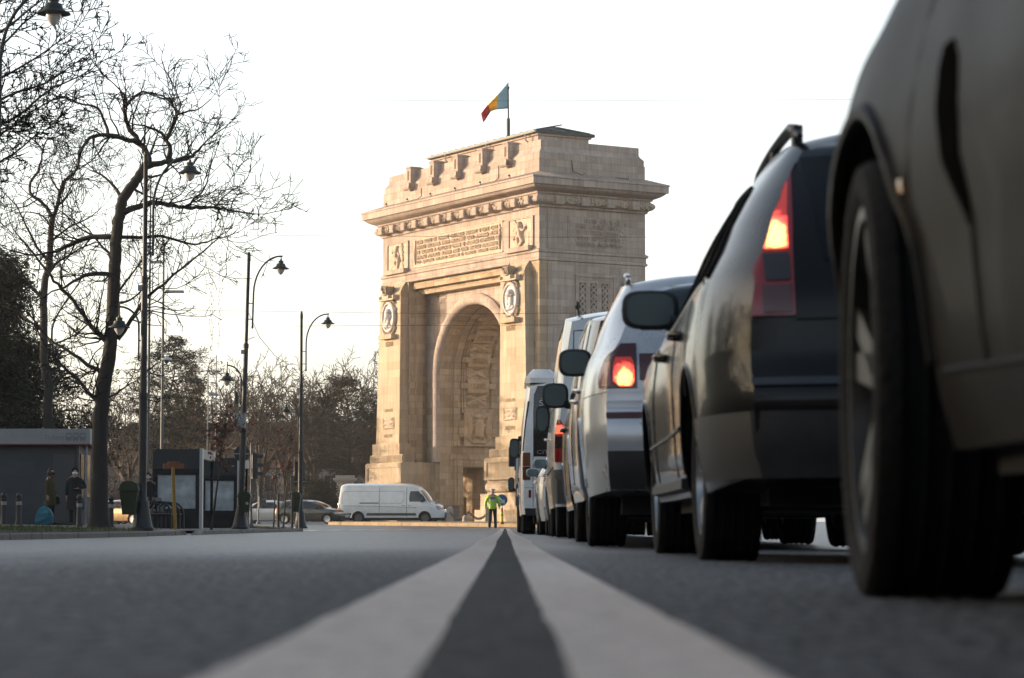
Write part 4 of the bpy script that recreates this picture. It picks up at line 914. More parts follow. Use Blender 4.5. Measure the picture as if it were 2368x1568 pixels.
# --- silver SUV with lit brake lamp
P3=dict(L=4.62,r=.365,R=.43,wheels=(.95,3.82),hwmax=.925,sill=.30,rc=.07,
 top=[(0,1.63),(.5,1.69),(1.4,1.715),(2.3,1.67),(2.8,1.5),(3.4,1.14),(4.1,1.03),(4.45,.9),(4.62,.8)],
 belt=[(0,1.16),(1.2,1.10),(2.8,1.05),(3.4,1.02),(4.1,.93),(4.62,.74)],
 hw=[(0,.91),(.9,.925),(2.2,.905),(3.5,.925),(4.2,.91),(4.62,.86)],rw=[(0,.60),(.6,.64),(1.6,.655),(2.4,.64),(3.0,.7),(3.4,.76),(4.1,.76),(4.62,.7)],
 rear=[(.3,.14),(.5,.02),(.62,0),(.74,.02),(.80,.06),(1.0,.08),(1.2,.14),(1.4,.36),(1.6,.58),(1.66,.62)],front=[(.3,.1),(.6,0),(.8,.08),(1.0,.2)],
 sec=[(.2,.93),(.35,.97),(.55,.99),(.68,1.0),(.85,1.0),(1.0,.985),(1.15,.95),(1.5,.92)],pin=(.13,.6,.14,.7),crown=(.10,.14),endsill=(.04,.03))
SV=paint("silver_paint",(.50,.52,.545),.5,.28)
c=Car("queuing_car","silver sport utility car with glowing brake lamp and dark lower bumper","car",(1.388,15.0,G(.8,17)-.008),0,P3,SV,"cars queuing in the right lane")
c.wheels(CHROME,.235,5); c.archlip(.016)
tl=c.patch("tail_light",[(.945,('x',.61),('y',.16)),(1.02,('x',.61),('y',.20)),(1.12,('x',.61),('y',.18)),(1.215,('x',.61),('x',.70))],DREDL,.010,16)
for o,sd in zip(tl,'LR'):
    c.patch("brake_lens",[(.955,('x',.64),('x',.71)),(.985,('x',.625),('x',.745)),(1.09,('x',.625),('x',.745)),(1.13,('x',.64),('x',.73))],lamp_glow("brake_glow_round",.685,1.005,(.085,.10),(1,.45,.11),(.8,.05,.03),1.5) if sd=='L' else MATS["brake_glow_round"],.016,10,sides=sd,parent=o)
    c.patch("side_lens",[(.955,('x',.76),('y',.14)),(1.10,('x',.76),('y',.17))],REDL,.014,8,sides=sd,parent=o)
c.across("tail_light_bar",[(.99,.595),(1.15,.595)],DREDL,.008)
c.across("rear_window",[(1.30,.58),(1.45,.58),(1.60,.56)],GLASSD,.006)
c.across("bumper_cladding",[(.345,.76),(.50,.84),(.57,.87)],mat("grey_cladding",(.035,.035,.037),.6,noise=.2,nscale=10),.010)
c.patch("rear_reflector",[(.765,('x',.44),('x',.80)),(.80,('x',.44),('x',.81))],DREDL,.008,8)
c.across("bumper_step",[(.825,.80),(.87,.80)],mat("silver_step_panel",(.5,.52,.54),.4,metal=.5),.004)  # step panel in nearly the same silver as the body
c.patch("window",[(1.16,('y',.95),('y',1.8)),(1.35,('y',1.05),('y',1.8)),(1.52,('y',1.2),('y',1.8))],GLASSD,.004)
c.patch("window",[(1.13,('y',1.88),('y',2.95)),(1.35,('y',1.88),('y',2.75)),(1.53,('y',1.88),('y',2.5))],GLASSD,.004)
c.roofpatch("windshield",2.45,3.3,.92,.95,GLASSD)
c.seam("door_seam",[('y',1.84,.42),('y',1.86,1.1)],.005); c.seam("door_seam",[('y',3.0,.42),('y',3.0,1.05)],.005); c.seam("tail_gate_seam",[('x',.44,.6),('x',.45,.95),('x',.45,1.2)],.005); c.seam("wing_seam",[('y',.06,.92),('y',.5,.9)],.003)
c.handle(1.5,1.0); c.handle(2.5,.98); c.mirror(2.62,1.26,.79,.23,.19,.16); c.rail(.7,2.3,lambda y:.625,CHROME,.045)
b=MB(); b.lathe([(.035,.0),(.05,.0),(.05,.25),(.035,.25)],16,(-.52,.03,.37),"y"); b.lathe([(.035,.0),(.05,.0),(.05,.25),(.035,.25)],16,(.52,.03,.37),"y"); b.build("exhaust",PLAST,c.root,smooth=60)
# --- dark people carrier
P4=dict(L=4.9,r=.33,R=.39,wheels=(1.0,3.95),hwmax=.95,sill=.26,rc=.10,
 top=[(0,1.90),(.5,1.94),(3.0,1.95),(3.5,1.82),(4.05,1.25),(4.6,1.05),(4.9,.85)],belt=[(0,1.12),(3.2,1.1),(4.0,1.02),(4.9,.72)],
 hw=[(0,.94),(1,.95),(4,.95),(4.9,.86)],rw=[(0,.78),(1,.80),(3.2,.80),(4,.8),(4.9,.7)],rear=[(.3,.1),(.6,0),(1.1,.05),(1.9,.22)],front=[(.3,.1),(.6,0),(1.0,.2)],
 sec=[(.2,.94),(.35,.975),(.68,1.0),(1.0,.995),(1.2,.975),(2,.96)],pin=(.08,.4,.14,.7),crown=(.05,.12))
c=Car("queuing_car","black people carrier partly hidden between the silver car and panel van","car",(1.50,20.7,G(.8,22)),0,P4,paint("black_paint",(.02,.017,.015),.2,.25),"cars queuing in the right lane")
c.wheels(CHROME,.21,7,style=1); c.archlip(.012)
c.patch("tail_light",[(.9,('x',.78),('y',.12)),(1.2,('x',.78),('y',.14))],REDL,.008,8)
c.patch("window",[(1.16,('y',.25),('y',1.7)),(1.5,('y',.3),('y',1.7)),(1.78,('y',.4),('y',1.7))],GLASSD,.004); c.patch("window",[(1.15,('y',1.78),('y',2.8)),(1.78,('y',1.78),('y',2.8))],GLASSD,.004); c.patch("window",[(1.14,('y',2.88),('y',3.95)),(1.45,('y',2.88),('y',3.7)),(1.78,('y',2.88),('y',3.4))],GLASSD,.004)
c.across("rear_window",[(1.2,.72),(1.75,.66)],GLASSD,.006); c.roofpatch("windshield",3.5,4.1,.92,.95,GLASSD)
c.mirror(3.55,1.36,.90,.25,.24,.16); c.handle(2.65,1.0); c.handle(3.0,1.0); c.seam("door_seam",[('y',2.84,.4),('y',2.84,1.7)],.005); c.seam("window_trim",[('y',.25,1.125),('y',2.5,1.12),('y',3.9,1.07)],.008,CHROME)
c.seam("roof_trim",[('y',.45,1.83),('y',3.2,1.82)],.01,CHROME)
# --- silver-white panel van
P5=dict(L=5.4,r=.35,R=.41,wheels=(1.0,4.35),hwmax=1.0,sill=.33,rc=.10,
 top=[(0,2.40),(.5,2.46),(3.7,2.46),(4.2,2.3),(4.75,1.55),(5.2,1.25),(5.4,1.0)],belt=[(0,1.3),(3.8,1.25),(4.7,1.15),(5.4,.85)],
 hw=[(0,.99),(1,1.0),(4.3,1.0),(5.4,.9)],rw=[(0,.84),(.6,.86),(3.8,.86),(4.7,.86),(5.4,.75)],rear=[(.3,.02),(.6,0),(1.3,.03),(2.4,.14)],front=[(.3,.1),(.6,0),(1.0,.2)],
 sec=[(.3,.97),(.5,.99),(.68,1.0),(1.1,1.0),(1.3,.985),(2.4,.96)],pin=(.05,.25,.14,.7),crown=(.03,.12),tum=.0)
c=Car("panel_van","pale grey panel van with tall tail lamp queuing behind the minibus","van",(1.51,27.0,G(.8,28)),0,P5,paint("pale_grey_van_paint",(.60,.63,.64),.15,.3),"cars queuing in the right lane")
c.wheels(GREYM,.22,6,style=2)
tl=c.patch("tail_light",[(.80,('x',.88),('y',.09)),(.95,('x',.86),('y',.10)),(1.15,('x',.87),('y',.10)),(1.25,('x',.93),('y',.07))],REDL,.014,8)
for o,sd in zip(tl,'LR'): c.patch("brake_lens",[(1.10,('x',.885),('y',.06)),(1.19,('x',.90),('y',.06))],LITR,.022,6,sides=sd,parent=o); c.patch("reverse_lens",[(.95,('x',.885),('y',.06)),(1.07,('x',.88),('y',.06))],LENSF,.022,6,sides=sd,parent=o)
c.patch("bumper_corner",[(.36,('x',.3),('y',.5)),(.60,('x',.3),('y',.45)),(.72,('x',.8),('y',.22))],mat("grey_bumper_plastic",(.07,.066,.06),.55,noise=.2,nscale=8),.03,12)
c.across("bumper_cladding",[(.36,.6),(.6,.6)],mat("grey_bumper_plastic",(0,0,0)),.02)
c.seam("door_seam",[('x',.02,.65),('x',.02,2.3)],.006); c.seam("door_panel_seam",[('x',.80,1.3),('x',.78,2.2),('x',.1,2.25)],.006); c.seam("door_panel_seam",[('x',.55,1.35),('x',.55,1.72),('x',.2,1.78)],.008); c.seam("roof_gutter",[('y',.1,2.33),('y',3.9,2.34)],.012,PLAST)
c.patch("window",[(1.3,('y',3.5),('y',4.5)),(1.7,('y',3.5),('y',4.25)),(1.9,('y',3.5),('y',4.1))],GLASSD,.004); c.roofpatch("windshield",4.2,4.8,.92,.95,GLASSD)
c.mirror(4.15,1.43,.97,.17,.34,.12); c.handle(3.4,1.15); c.seam("side_moulding",[('y',.5,.75),('y',4,.75)],.015,PLAST)
b=MB(); b.tube([(-.7,.9,2.44),(-.72,.8,2.53)],.012,5); b.ell((-.72,.8,2.53),(.03,.03,.05),6,4); b.build("aerial",PLAST,c.root)
# --- two hatchbacks hidden ahead of the van, minibus, recovery lorry
def hatch(L=4.1,h=1.47): return dict(L=L,r=.31,R=.36,wheels=(.72,L-.85),hwmax=.87,sill=.22,rc=.08,
 top=[(0,h-.07),(.5,h-.02),(1.4,h),(L-1.9,h-.05),(L-1.4,h-.2),(L-.95,1.0),(L-.4,.9),(L,.66)],belt=[(0,.95),(1.5,.92),(L-1,.88),(L,.6)],
 hw=[(0,.84),(1,.87),(L-1,.87),(L,.8)],rw=[(0,.6),(.6,.62),(1.8,.62),(L-1,.74),(L,.62)],rear=[(.2,.1),(.5,0),(.9,.06),(1.2,.25),(1.4,.4)],front=[(.2,.1),(.5,0),(.65,.1),(.8,.2)],pin=(.12,.6,.15,.7),crown=(.1,.15))
for nm,lab,x,y,pm in(("queuing_car","silver hatchback between panel van and minibus, showing its oval mirror",1.41,33.6,paint("silver_paint",(0,0,0))),("queuing_car","pearl hatchback directly behind the minibus, oval mirror showing",1.36,39.4,paint("pearl_paint",(.55,.53,.5)))):
    c=Car(nm,lab,"car",(x,y,G(1,y+2)),0,hatch(),pm,"cars queuing in the right lane"); c.wheels(CHROME,.195,7,style=1)
    c.patch("tail_light",[(.8,('x',.55),('y',.3)),(.98,('x',.58),('y',.28))],REDL,.008,8); c.across("rear_window",[(1.0,.55),(1.3,.52)],GLASSD,.005); c.roofpatch("windshield",2.3,3.05,.9,.94,GLASSD)
    c.patch("window",[(.95,('y',.6),('y',1.5)),(1.32,('y',.8),('y',1.5))],GLASSD,.004); c.patch("window",[(.94,('y',1.57),('y',2.6)),(1.32,('y',1.57),('y',2.15))],GLASSD,.004)
    c.mirror(2.5,1.02,.80,.22,.14,.14,house=pm); c.handle(1.35,.85); c.handle(2.2,.84)
PB=dict(L=7.2,r=.40,R=.46,wheels=(2.0,5.9),hwmax=1.05,sill=.36,rc=.12,
 top=[(0,2.76),(.4,2.82),(5.9,2.82),(6.5,2.6),(7.0,1.5),(7.2,1.2)],belt=[(0,1.35),(6,1.35),(6.8,1.2),(7.2,.95)],hw=[(0,1.05),(6.2,1.05),(7.2,.95)],rw=[(0,.93),(6,.93),(7.2,.8)],
 rear=[(.3,.04),(.6,0),(1.3,.0),(2.8,.08)],front=[(.3,.1),(.7,0),(1.2,.2)],sec=[(.3,.97),(.6,1.0),(1.35,1.0),(3,1.0)],pin=(.06,.25,.1,.6),crown=(.03,.1),tum=0)
c=Car("minibus","white minibus seen from behind with tall dark rear window and roof unit","minibus",(1.325,46.0,G(1,48)),0,PB,paint("white_bus_paint",(.80,.79,.77),.0,.35),"cars queuing in the right lane")
c.wheels(GREYM,.24,6,style=2)
rw=c.across("rear_window",[(1.40,.82),(2.2,.82),(2.68,.80)],GLASSD,.008)
ybk=-.05
text_mesh("window_lettering","STE",.25,.11,.004,PLATE,rw,Matrix.Translation((-.585,ybk,2.36))); text_mesh("window_lettering","CIT",.21,.065,.004,GREYM,rw,Matrix.Translation((-.65,ybk,1.48)))
b=MB(); b.box(-.70,-.2,ybk-.005,ybk+.002,2.275,2.285); b.box(-.68,-.2,ybk-.005,ybk+.002,2.435,2.445); b.build("window_stripe",PLATE,rw)
TLB=mat("brown_lens",(.10,.03,.016),.2,coat=.5)
c.patch("tail_light",[(.98,('x',.875),('y',.03)),(1.22,('x',.875),('y',.03))],TLB,.012,6); c.patch("tail_light",[(1.23,('x',.875),('y',.03)),(1.47,('x',.875),('y',.04))],mat("amber_brown_lens",(.16,.055,.02),.2,coat=.5),.012,6)
c.patch("rear_reflector",[(.66,('x',.86),('x',.905)),(.80,('x',.86),('x',.905))],REDL,.01,3)
c.patch("engine_flap",[(.65,('x',.655),('x',.775)),(.81,('x',.655),('x',.775))],PLAST,.008,4); c.seam("rear_seam",[('x',.825,.5),('x',.825,1.4)],.006)
c.across("rear_crease",[(.835,1.0),(.845,1.0)],mat("crease_shade_paint",(.4,.39,.38),.4),.006); c.across("bumper_skirt",[(.34,.99),(.47,1.0)],PLAST,.012)  # darker strip paints the shade of the crease onto the white rear
b=MB(); b.bbox(-.97,-.36,.15,2.2,2.74,2.93,.1); b.bbox(-.90,-.43,.3,2.0,2.92,3.0,.08); b.build("roof_unit",paint("white_bus_paint",(0,0,0)),c.root,smooth=30)
for y0,y1 in((.5,2.0),(2.1,3.6),(3.7,5.2),(5.3,6.4)): c.patch("window",[(1.45,('y',y0),('y',y1)),(2.45,('y',y0),('y',y1))],GLASSD,.004)
c.seam("side_pipe",[('y',.05,1.5),('y',.05,2.4)],.02,PLAST,sides='L')
b=MB(); b.box(-1.06,-.9,6.35,6.55,1.9,2.0); b.build("mirror_bracket",PLAST,c.root)
c.mirror(6.5,1.75,1.04,.2,.42,.12)
# recovery lorry ahead of the minibus
LW=mat("lorry_white",(.5,.5,.49),.4,noise=.1,nscale=2)
lo=thing("recovery_lorry","recovery lorry ahead of the minibus with big black mirror and speed plate","lorry",(1.30,57.0,G(1,60)),0)
b=MB(); b.bbox(-1.02,1.02,0,4.6,.85,1.05,.03); b.box(-1.02,1.02,-.02,.06,.95,1.33); lo1=b.build("flat_bed",LW,lo)
b=MB(); b.bbox(-1.05,1.05,4.75,6.5,.65,2.35,.12); b.build("cab",mat("lorry_blue",(.03,.05,.09),.3,coat=.5),lo,smooth=30)
b=MB(); b.tube([(-1.0,.2,1.05),(-.98,2.4,1.75),(-.98,4.6,1.9)],.06,6); b.tube([(1.0,.2,1.05),(.98,2.4,1.75),(.98,4.6,1.9)],.06,6); b.build("ramp_rail",PLAST,lo)
b=MB(); b.box(-.98,.98,.05,.35,.42,.85); b.build("rear_frame",PLAST,lo)
for x in(-.86,.86):
    b=MB(); b.box(x-.12,x+.12,-.06,.0,.68,.82); b.build("tail_light",LITR if x<0 else REDL,lo)
    b=MB(); b.box(x-.1,x+.1,-.05,.0,.42,.58); b.build("tail_light",mat("amber_lens",(0,0,0)),lo)
b=MB(); b.lathe([(.001,0),(.12,0),(.12,.012),(.001,.012)],24,(-.90,-.04,1.19),'y'); pl=b.build("speed_plate",PLATE,lo)
b=MB(); R=[]
b.rings([[(-.90+r*math.cos(2*math.pi*k/24),-.045,1.19+r*math.sin(2*math.pi*k/24)) for k in range(24)] for r in(.12,.095)]); b.build("plate_ring",REDL,pl)
text_mesh("plate_number","60",.12,.1,.004,BLACKM,pl,Matrix.Translation((-.90,-.05,1.19)))
b=MB(); b.bbox(-1.22,-.98,5.9,6.05,1.62,2.12,.03); b.build("mirror",PLAST,lo); b=MB(); b.bbox(.98,1.22,5.9,6.05,1.62,2.12,.03); b.build("mirror",PLAST,lo); b=MB(); b.tube([(-1.0,6.1,2.15),(-1.1,6.0,2.1)],.02,5); b.tube([(1.0,6.1,2.15),(1.1,6.0,2.1)],.02,5); b.build("mirror_arm",PLAST,lo)
b=MB(); b.box(-1.08,-.82,4.7,4.74,1.50,1.72); sg=b.build("blue_plate",mat("sign_blue",(.012,.10,.20),.5),lo); text_mesh("plate_letter","K",.12,.15,.004,PLATE,sg,Matrix.Translation((-.95,4.695,1.61)))
for y in(1.0,5.6):
    for sd in(-1,1): wheel(lo,(sd*.88,y,.40),.40,.26,sd,GREYM,6,style=2)
lo2=None
c=Car("panel_van","dark van at the head of the queue, only its mirror shows","van",(1.33,70.5,G(1,73)),0,P5,paint("black_paint",(0,0,0)),"cars queuing in the right lane"); c.wheels(GREYM,.22,6,style=2); c.mirror(4.2,1.36,1.06,.19,.42,.12)
# --- traffic on the roundabout
PV=dict(L=7.0,r=.36,R=.45,wheels=(1.35,5.75),hwmax=1.0,sill=.36,rc=.14,
 top=[(0,2.50),(.4,2.56),(4.4,2.56),(5.0,2.46),(5.45,2.16),(6.05,1.45),(6.6,1.22),(6.9,1.05),(7.0,.9)],belt=[(0,1.35),(4.9,1.30),(5.8,1.15),(6.5,1.0),(7.0,.8)],
 hw=[(0,.98),(1,1.0),(5.6,1.0),(6.5,.96),(7,.88)],rw=[(0,.80),(.5,.83),(4.8,.83),(5.5,.80),(6.1,.82),(7,.7)],rear=[(.3,.02),(.6,0),(1.3,.03),(2.5,.16)],front=[(.3,.06),(.6,0),(.9,.06),(1.1,.25)],
 sec=[(.3,.95),(.42,.975),(.55,.985),(.8,1.0),(1.1,.995),(1.3,.98),(2.5,.95)],pin=(.05,.25,.2,.9),crown=(.03,.18),tum=.0)
vx=(792+1030)/2; VZ=164.0
ang=R_(-103); ct=at(912,HOR,VZ)
fw=Vector((-math.sin(ang),math.cos(ang),0))
lcn=Vector((ct.x,VZ,0))-fw*3.5
c=Car("panel_van","long white panel van crossing in front of the arch","van",(lcn.x,lcn.y,G(lcn.x+3,VZ)),ang,PV,paint("white_van_paint",(.64,.665,.675),.0,.3))
c.wheels(mat("dusty_steel",(.10,.095,.09),.6,metal=.3,noise=.2),.22,8,style=2,inset=.03); c.archlip(.03)
c.patch("window",[(1.38,('y',4.75),('y',5.95)),(1.6,('y',4.72),('y',5.72)),(1.9,('y',4.75),('y',5.45)),(2.05,('y',4.8),('y',5.3))],GLASSD,.006); c.roofpatch("windshield",5.42,6.08,.94,.97,mat("reflecting_glass",(.05,.055,.045),.08,coat=.5))
c.patch("headlight",[(.86,('y',6.62),('f',.62)),(.98,('y',6.5),('f',.58)),(1.10,('y',6.42),('f',.66))],mat("headlamp_glass",(.10,.10,.11),.1,coat=.7),.008,10)
hl=c.patch("marker_lamp",[(.85,('f',.66),('f',.58)),(.92,('f',.68),('f',.58))],mat("lit_headlamp",(1,.9,.7),.3,emis=(1,.62,.3),estr=2.0),.016,4)
c.across("grille",[(.74,.36),(.9,.44),(1.02,.47)],PLAST,.012,end='f'); c.across("bumper",[(.36,.9),(.5,.92),(.70,.9)],PLAST,.02,end='f'); c.across("grille_frame",[(1.02,.50),(1.05,.50)],paint("white_van_paint",(0,0,0)),.02,end='f'); c.plate(.52,'f',.25,"B 08 GDT")
ctv=c.contour(.9); yf=c.pt(ctv,ctv[1][-1],.03)[1]
b=MB(); b.lathe([(.11,0),(.13,0),(.13,.015),(.11,.015)],20,(0,yf,.9),'y'); 
for k in range(3): a=math.pi/2+2*math.pi*k/3; b.tube([(0,yf,.9),(.12*math.cos(a),yf,.9+.12*math.sin(a))],.014,4)
b.build("grille_emblem",CHROME,c.root)
tl=c.patch("tail_light",[(.80,('x',.88),('y',.10)),(.98,('x',.88),('y',.10))],REDL,.012,6); c.patch("tail_light",[(.99,('x',.88),('y',.10)),(1.08,('x',.88),('y',.10))],CLEARL,.012,6); c.patch("tail_light",[(1.09,('x',.88),('y',.10)),(1.24,('x',.88),('y',.10))],REDL,.012,6)
for y in(2.75,4.55): c.seam("door_seam",[('y',y,.45),('y',y,1.3),('y',y,2.3)],.012)
c.seam("panel_seam",[('y',.25,1.25),('y',.3,1.95),('y',.5,2.05),('y',4.3,2.05),('y',4.4,1.9),('y',4.35,1.4),('y',4.2,1.28),('y',2.85,1.28)],.008); c.seam("side_moulding",[('y',.1,1.13),('y',2.5,1.10),('y',5.2,1.0)],.010); c.seam("slide_rail",[('y',1.45,1.30),('y',2.7,1.30)],.03,PLAST,sides='R')
c.patch("side_cladding",[(.50,('y',1.9),('y',5.2)),(.66,('y',1.95),('y',5.15))],mat("dusty_grey_cladding",(.06,.056,.05),.7,noise=.2,nscale=6),.012,14); c.patch("side_cladding",[(.50,('y',.15),('y',.86)),(.66,('y',.15),('y',.9))],mat("dusty_grey_cladding",(0,0,0)),.012,8)
c.handle(4.35,1.14,'R',PLAST); c.handle(4.75,1.14,'R',PLAST); c.mirror(5.55,1.5,.95,.2,.34,.14); b=MB(); b.tube([(0,5.2,2.42),(0,5.15,2.6)],.015,5); b.build("aerial",PLAST,c.root)
for x in(-.35,.35): b=MB(); b.box(x-.12,x+.12,6.25,6.45,c.top(6.35)-.02,c.top(6.35)+.0); b.build("bonnet_vent",PLAST,c.root)
def estate(L=4.5,h=1.5): P=hatch(L,h); P['top']=[(0,h-.07),(.5,h-.02),(1.6,h),(L-2.0,h-.06),(L-1.55,h-.22),(L-1.0,1.0),(L-.4,.9),(L,.68)]; P['rw']=[(0,.6),(.6,.62),(2.2,.62),(L-1,.74),(L,.62)]; return P
def saloon(L=4.5,h=1.47): P=hatch(L,h); P['top']=[(0,.98),(.45,1.04),(.95,1.3),(1.6,h-.02),(2.1,h),(L-1.95,h-.07),(L-1.5,h-.24),(L-1.0,1.0),(L-.4,.9),(L,.68)]; P['rear']=[(.2,.1),(.5,0),(.9,.06),(1.0,.12)]; P['DR']=.7; return P
def road_car(lab,u,y,deg,P,pm,rim,L=4.5,plate=None,nsp=10,group="cars on the roundabout",rl=(.78,.95)):
    a=R_(deg); ctr=at(u,HOR,y); f=Vector((-math.sin(a),math.cos(a),0)); o=Vector((ctr.x,y,0))-f*(L/2)
    c=Car("parked_car" if 'parked' in lab else "passing_car",lab,"car",(o.x,o.y,G(ctr.x,y)),a,P,pm,group); c.wheels(rim,.2,nsp,style=1); c.archlip(.01)
    c.roofpatch("windshield",L-1.95,L-1.12,.92,.95,GLASSD); c.across("rear_window",[(1.0,.55),(1.3,.52)],GLASSD,.005) if c.DR>1 else c.roofpatch("rear_window",.6,1.3,.9,.9,GLASSD)
    c.patch("window",[(.96,('y',1.0),('y',1.62)),(1.15,('y',1.1),('y',1.62)),(1.33,('y',1.35),('y',1.62))],GLASSD,.004); c.patch("window",[(.95,('y',1.7),('y',2.95)),(1.15,('y',1.7),('y',2.72)),(1.34,('y',1.7),('y',2.4))],GLASSD,.004)
    if c.DR>1: c.patch("window",[(.98,('y',.45),('y',.92)),(1.25,('y',.6),('y',1.05))],GLASSD,.004)
    c.patch("headlight",[(.60,('y',L-.3),('f',.5)),(.72,('y',L-.45),('f',.5))],CLEARL,.006,8); c.patch("tail_light",[(rl[0],('x',.55),('y',.32)),(rl[1],('x',.55),('y',.30))],REDL,.008,8)
    c.across("grille",[(.58,.46),(.64,.48)],PLAST,.01,end='f'); c.across("bumper_intake",[(.26,.6),(.38,.6)],PLAST,.01,end='f'); c.mirror(L-1.62,1.0,.80,.2,.14,.14,house=pm); c.handle(1.35,.86); c.handle(2.25,.84)
    c.seam("door_seam",[('y',1.66,.3),('y',1.66,.92)],.006); c.seam("door_seam",[('y',2.95,.3),('y',2.95,.9)],.006)
    if plate: c.plate(.46,'f',.25,plate)
    return c
c=road_car("dark estate car with bright roof rails nose to tail behind the white van",722,158.5,-112,estate(),paint("dark_green_black_paint",(.014,.017,.017)),CHROME,plate="B 16 FXV"); c.rail(.6,2.4,lambda y:.60,CHROME,.05)
ctv=c.contour(.66); yf=c.pt(ctv,ctv[1][-1],.02)[1]; b=MB(); b.lathe([(.001,0),(.06,0),(.06,.01),(.001,.01)],16,(0,yf,.66),'y'); b.build("grille_emblem",CHROME,c.root)
road_car("silver white saloon car seen behind the saplings, left of the estate car",634,163,-104,saloon(4.55,1.49),paint("silver_white_paint",(.5,.5,.49),.3),CHROME)
road_car("bronze saloon car catching the sun beside the green bin",291,150,-128,saloon(),paint("bronze_paint",(.32,.22,.13),.7,.22),CHROME,group="cars parked behind the pavement")
road_car("beige parked car half hidden behind the thick tree trunk",268,158,-126,saloon(),paint("beige_paint",(.42,.35,.26),.4),CHROME,group="cars parked behind the pavement")
road_car("dark parked car glimpsed between kiosk and tree trunk",196,156,-120,saloon(),paint("grey_green_paint",(.10,.11,.11),.4),CHROME,group="cars parked behind the pavement")
road_car("grey parked car glimpsed behind the bench",352,168,-115,saloon(),paint("mid_grey_paint",(.2,.2,.2),.5),CHROME,group="cars parked behind the pavement")
# ---------------------------------------------------------------- trees
class Tree:
    def __init__(s,seed,rmin=.0095): s.rmin=rmin; s.r=random.Random(seed); s.limb=MB(); s.twig=MB(); s.trunk=MB()
    def tube(s,P,R,lv):
        b=s.trunk if lv==0 else s.limb if lv==1 else s.twig
        mx=max(R); b.tube(P,R,10 if mx>.12 else 6 if mx>.05 else 4 if mx>.018 else 3,cap=False)
    def grow(s,p,d,L,r,lv,maxlv,dens=1.0,wob=.25,up=.05,kids=None):
        n=max(3,min(7,int(L/.35)+2)); P=[Vector(p)]; d=Vector(d).normalized(); D=[d]
        for i in range(n):
            d=(d+Vector((s.r.gauss(0,wob),s.r.gauss(0,wob),s.r.gauss(0,wob)+up))).normalized(); P.append(P[-1]+d*(L/n)); D.append(d)
        R=[max(s.rmin,r*(1-.72*i/n)) for i in range(n+1)]
        s.tube(P,R,min(lv,2) if r<.05 else min(lv,1))
        if lv>=maxlv: return P
        k=kids if kids is not None else max(2,int(L*dens*(2.6 if lv<3 else 4)))
        for j in range(k):
            t=s.r.uniform(.2,1); i=min(int(t*n),n-1); q=P[i].lerp(P[i+1],t*n-i); a=s.r.uniform(.45,1.15)
            nd=(D[i]*math.cos(a)+s.side(D[i])*math.sin(a)); s.grow(q,nd,L*s.r.uniform(.32,.6)*(1.1-.4*t),R[i]*.55,lv+1,maxlv,dens,wob,up)
        return P
    def side(s,d):
        v=Vector((s.r.gauss(0,1),s.r.gauss(0,1),s.r.gauss(0,1))); v=v-d*v.dot(d); return v.normalized() if v.length>1e-6 else d.orthogonal()
    def path(s,P,r0,r1,lv,wig=.06,sub=3):
        "smooth limb through points, slightly gnarled"
        Q=[]; n=len(P)
        for i in range(n-1):
            p0,p1,p2,p3=P[max(i-1,0)],P[i],P[i+1],P[min(i+2,n-1)]
            for k in range(sub):
                t=k/sub; Q.append(.5*((2*p1)+(p2-p0)*t+(2*p0-5*p1+4*p2-p3)*t*t+(3*p1-p0-3*p2+p3)*t**3))
        Q.append(P[-1]); Q=[q+Vector((s.r.gauss(0,wig),s.r.gauss(0,wig),s.r.gauss(0,wig)))*(0 if i==0 else 1)*min(1,r0*3) for i,q in enumerate(Q)]
        m=len(Q)-1; R=[lerp(r0,r1,(i/m)**.8) for i in range(m+1)]; s.tube(Q,R,lv); return Q,R
    def finish(s,name,label,cat,loc,group=None,bark=None,twig=None):
        o=thing(name,label,cat,loc,0,group); mv=Matrix.Translation(-Vector(loc))
        for b,nm,m in((s.trunk,"trunk",bark or BARK),(s.limb,"limb",bark or BARK),(s.twig,"crown",twig or TWIG)):
            if b.v: q=b.build(nm,m,o,smooth=60 if nm!="crown" else 180); q.data.transform(mv)
        return o
def photo_limbs(T,y0,limbs,trunk,scale,maxlv,dens,seed,tl=1.3):
    r=random.Random(seed)
    P=[at(u,v,y0) for u,v in trunk]; n=len(P)
    T.path(P,.235*scale,.12*scale,0,.014,4)
    for pts,r0,r1,tilt in limbs:
        Q=[]; acc=0
        for i,(u,v) in enumerate(pts):
            p=at(u,v,y0)
            if i: acc+=(p-prev).length*tilt
            prev=p; Q.append(at(u,v,y0+acc))
        LQ,LR=T.path(Q,r0,r1,1,.05,3)
        L=sum((a-b).length for a,b in zip(LQ,LQ[1:])); k=max(4,int(L*dens*5.2))
        for j in range(k):
            i=min(int(r.uniform(.12,1)*(len(LQ)-1)),len(LQ)-2); d=(LQ[i+1]-LQ[i]).normalized(); a=r.uniform(.5,1.3)
            nd=d*math.cos(a)+T.side(d)*math.sin(a)
            T.grow(LQ[i],nd,tl*r.uniform(.4,1.25),min(.03,max(.009,LR[i]*.4)),2,maxlv,1.0,.2,.06)
        T.grow(LQ[-1],(LQ[-1]-LQ[-2]).normalized(),tl*1.1,max(.01,r1*.8),2,maxlv,1.2,.2,.06,kids=7)
TR1=[(227.6,1224),(230,1110),(231,999),(235,937),(241,879.5),(251.6,827),(258,760),(263,664),(266,600),(268,551),(275.6,498.6),(284,462),(303,432),(324,405),(338,378)]
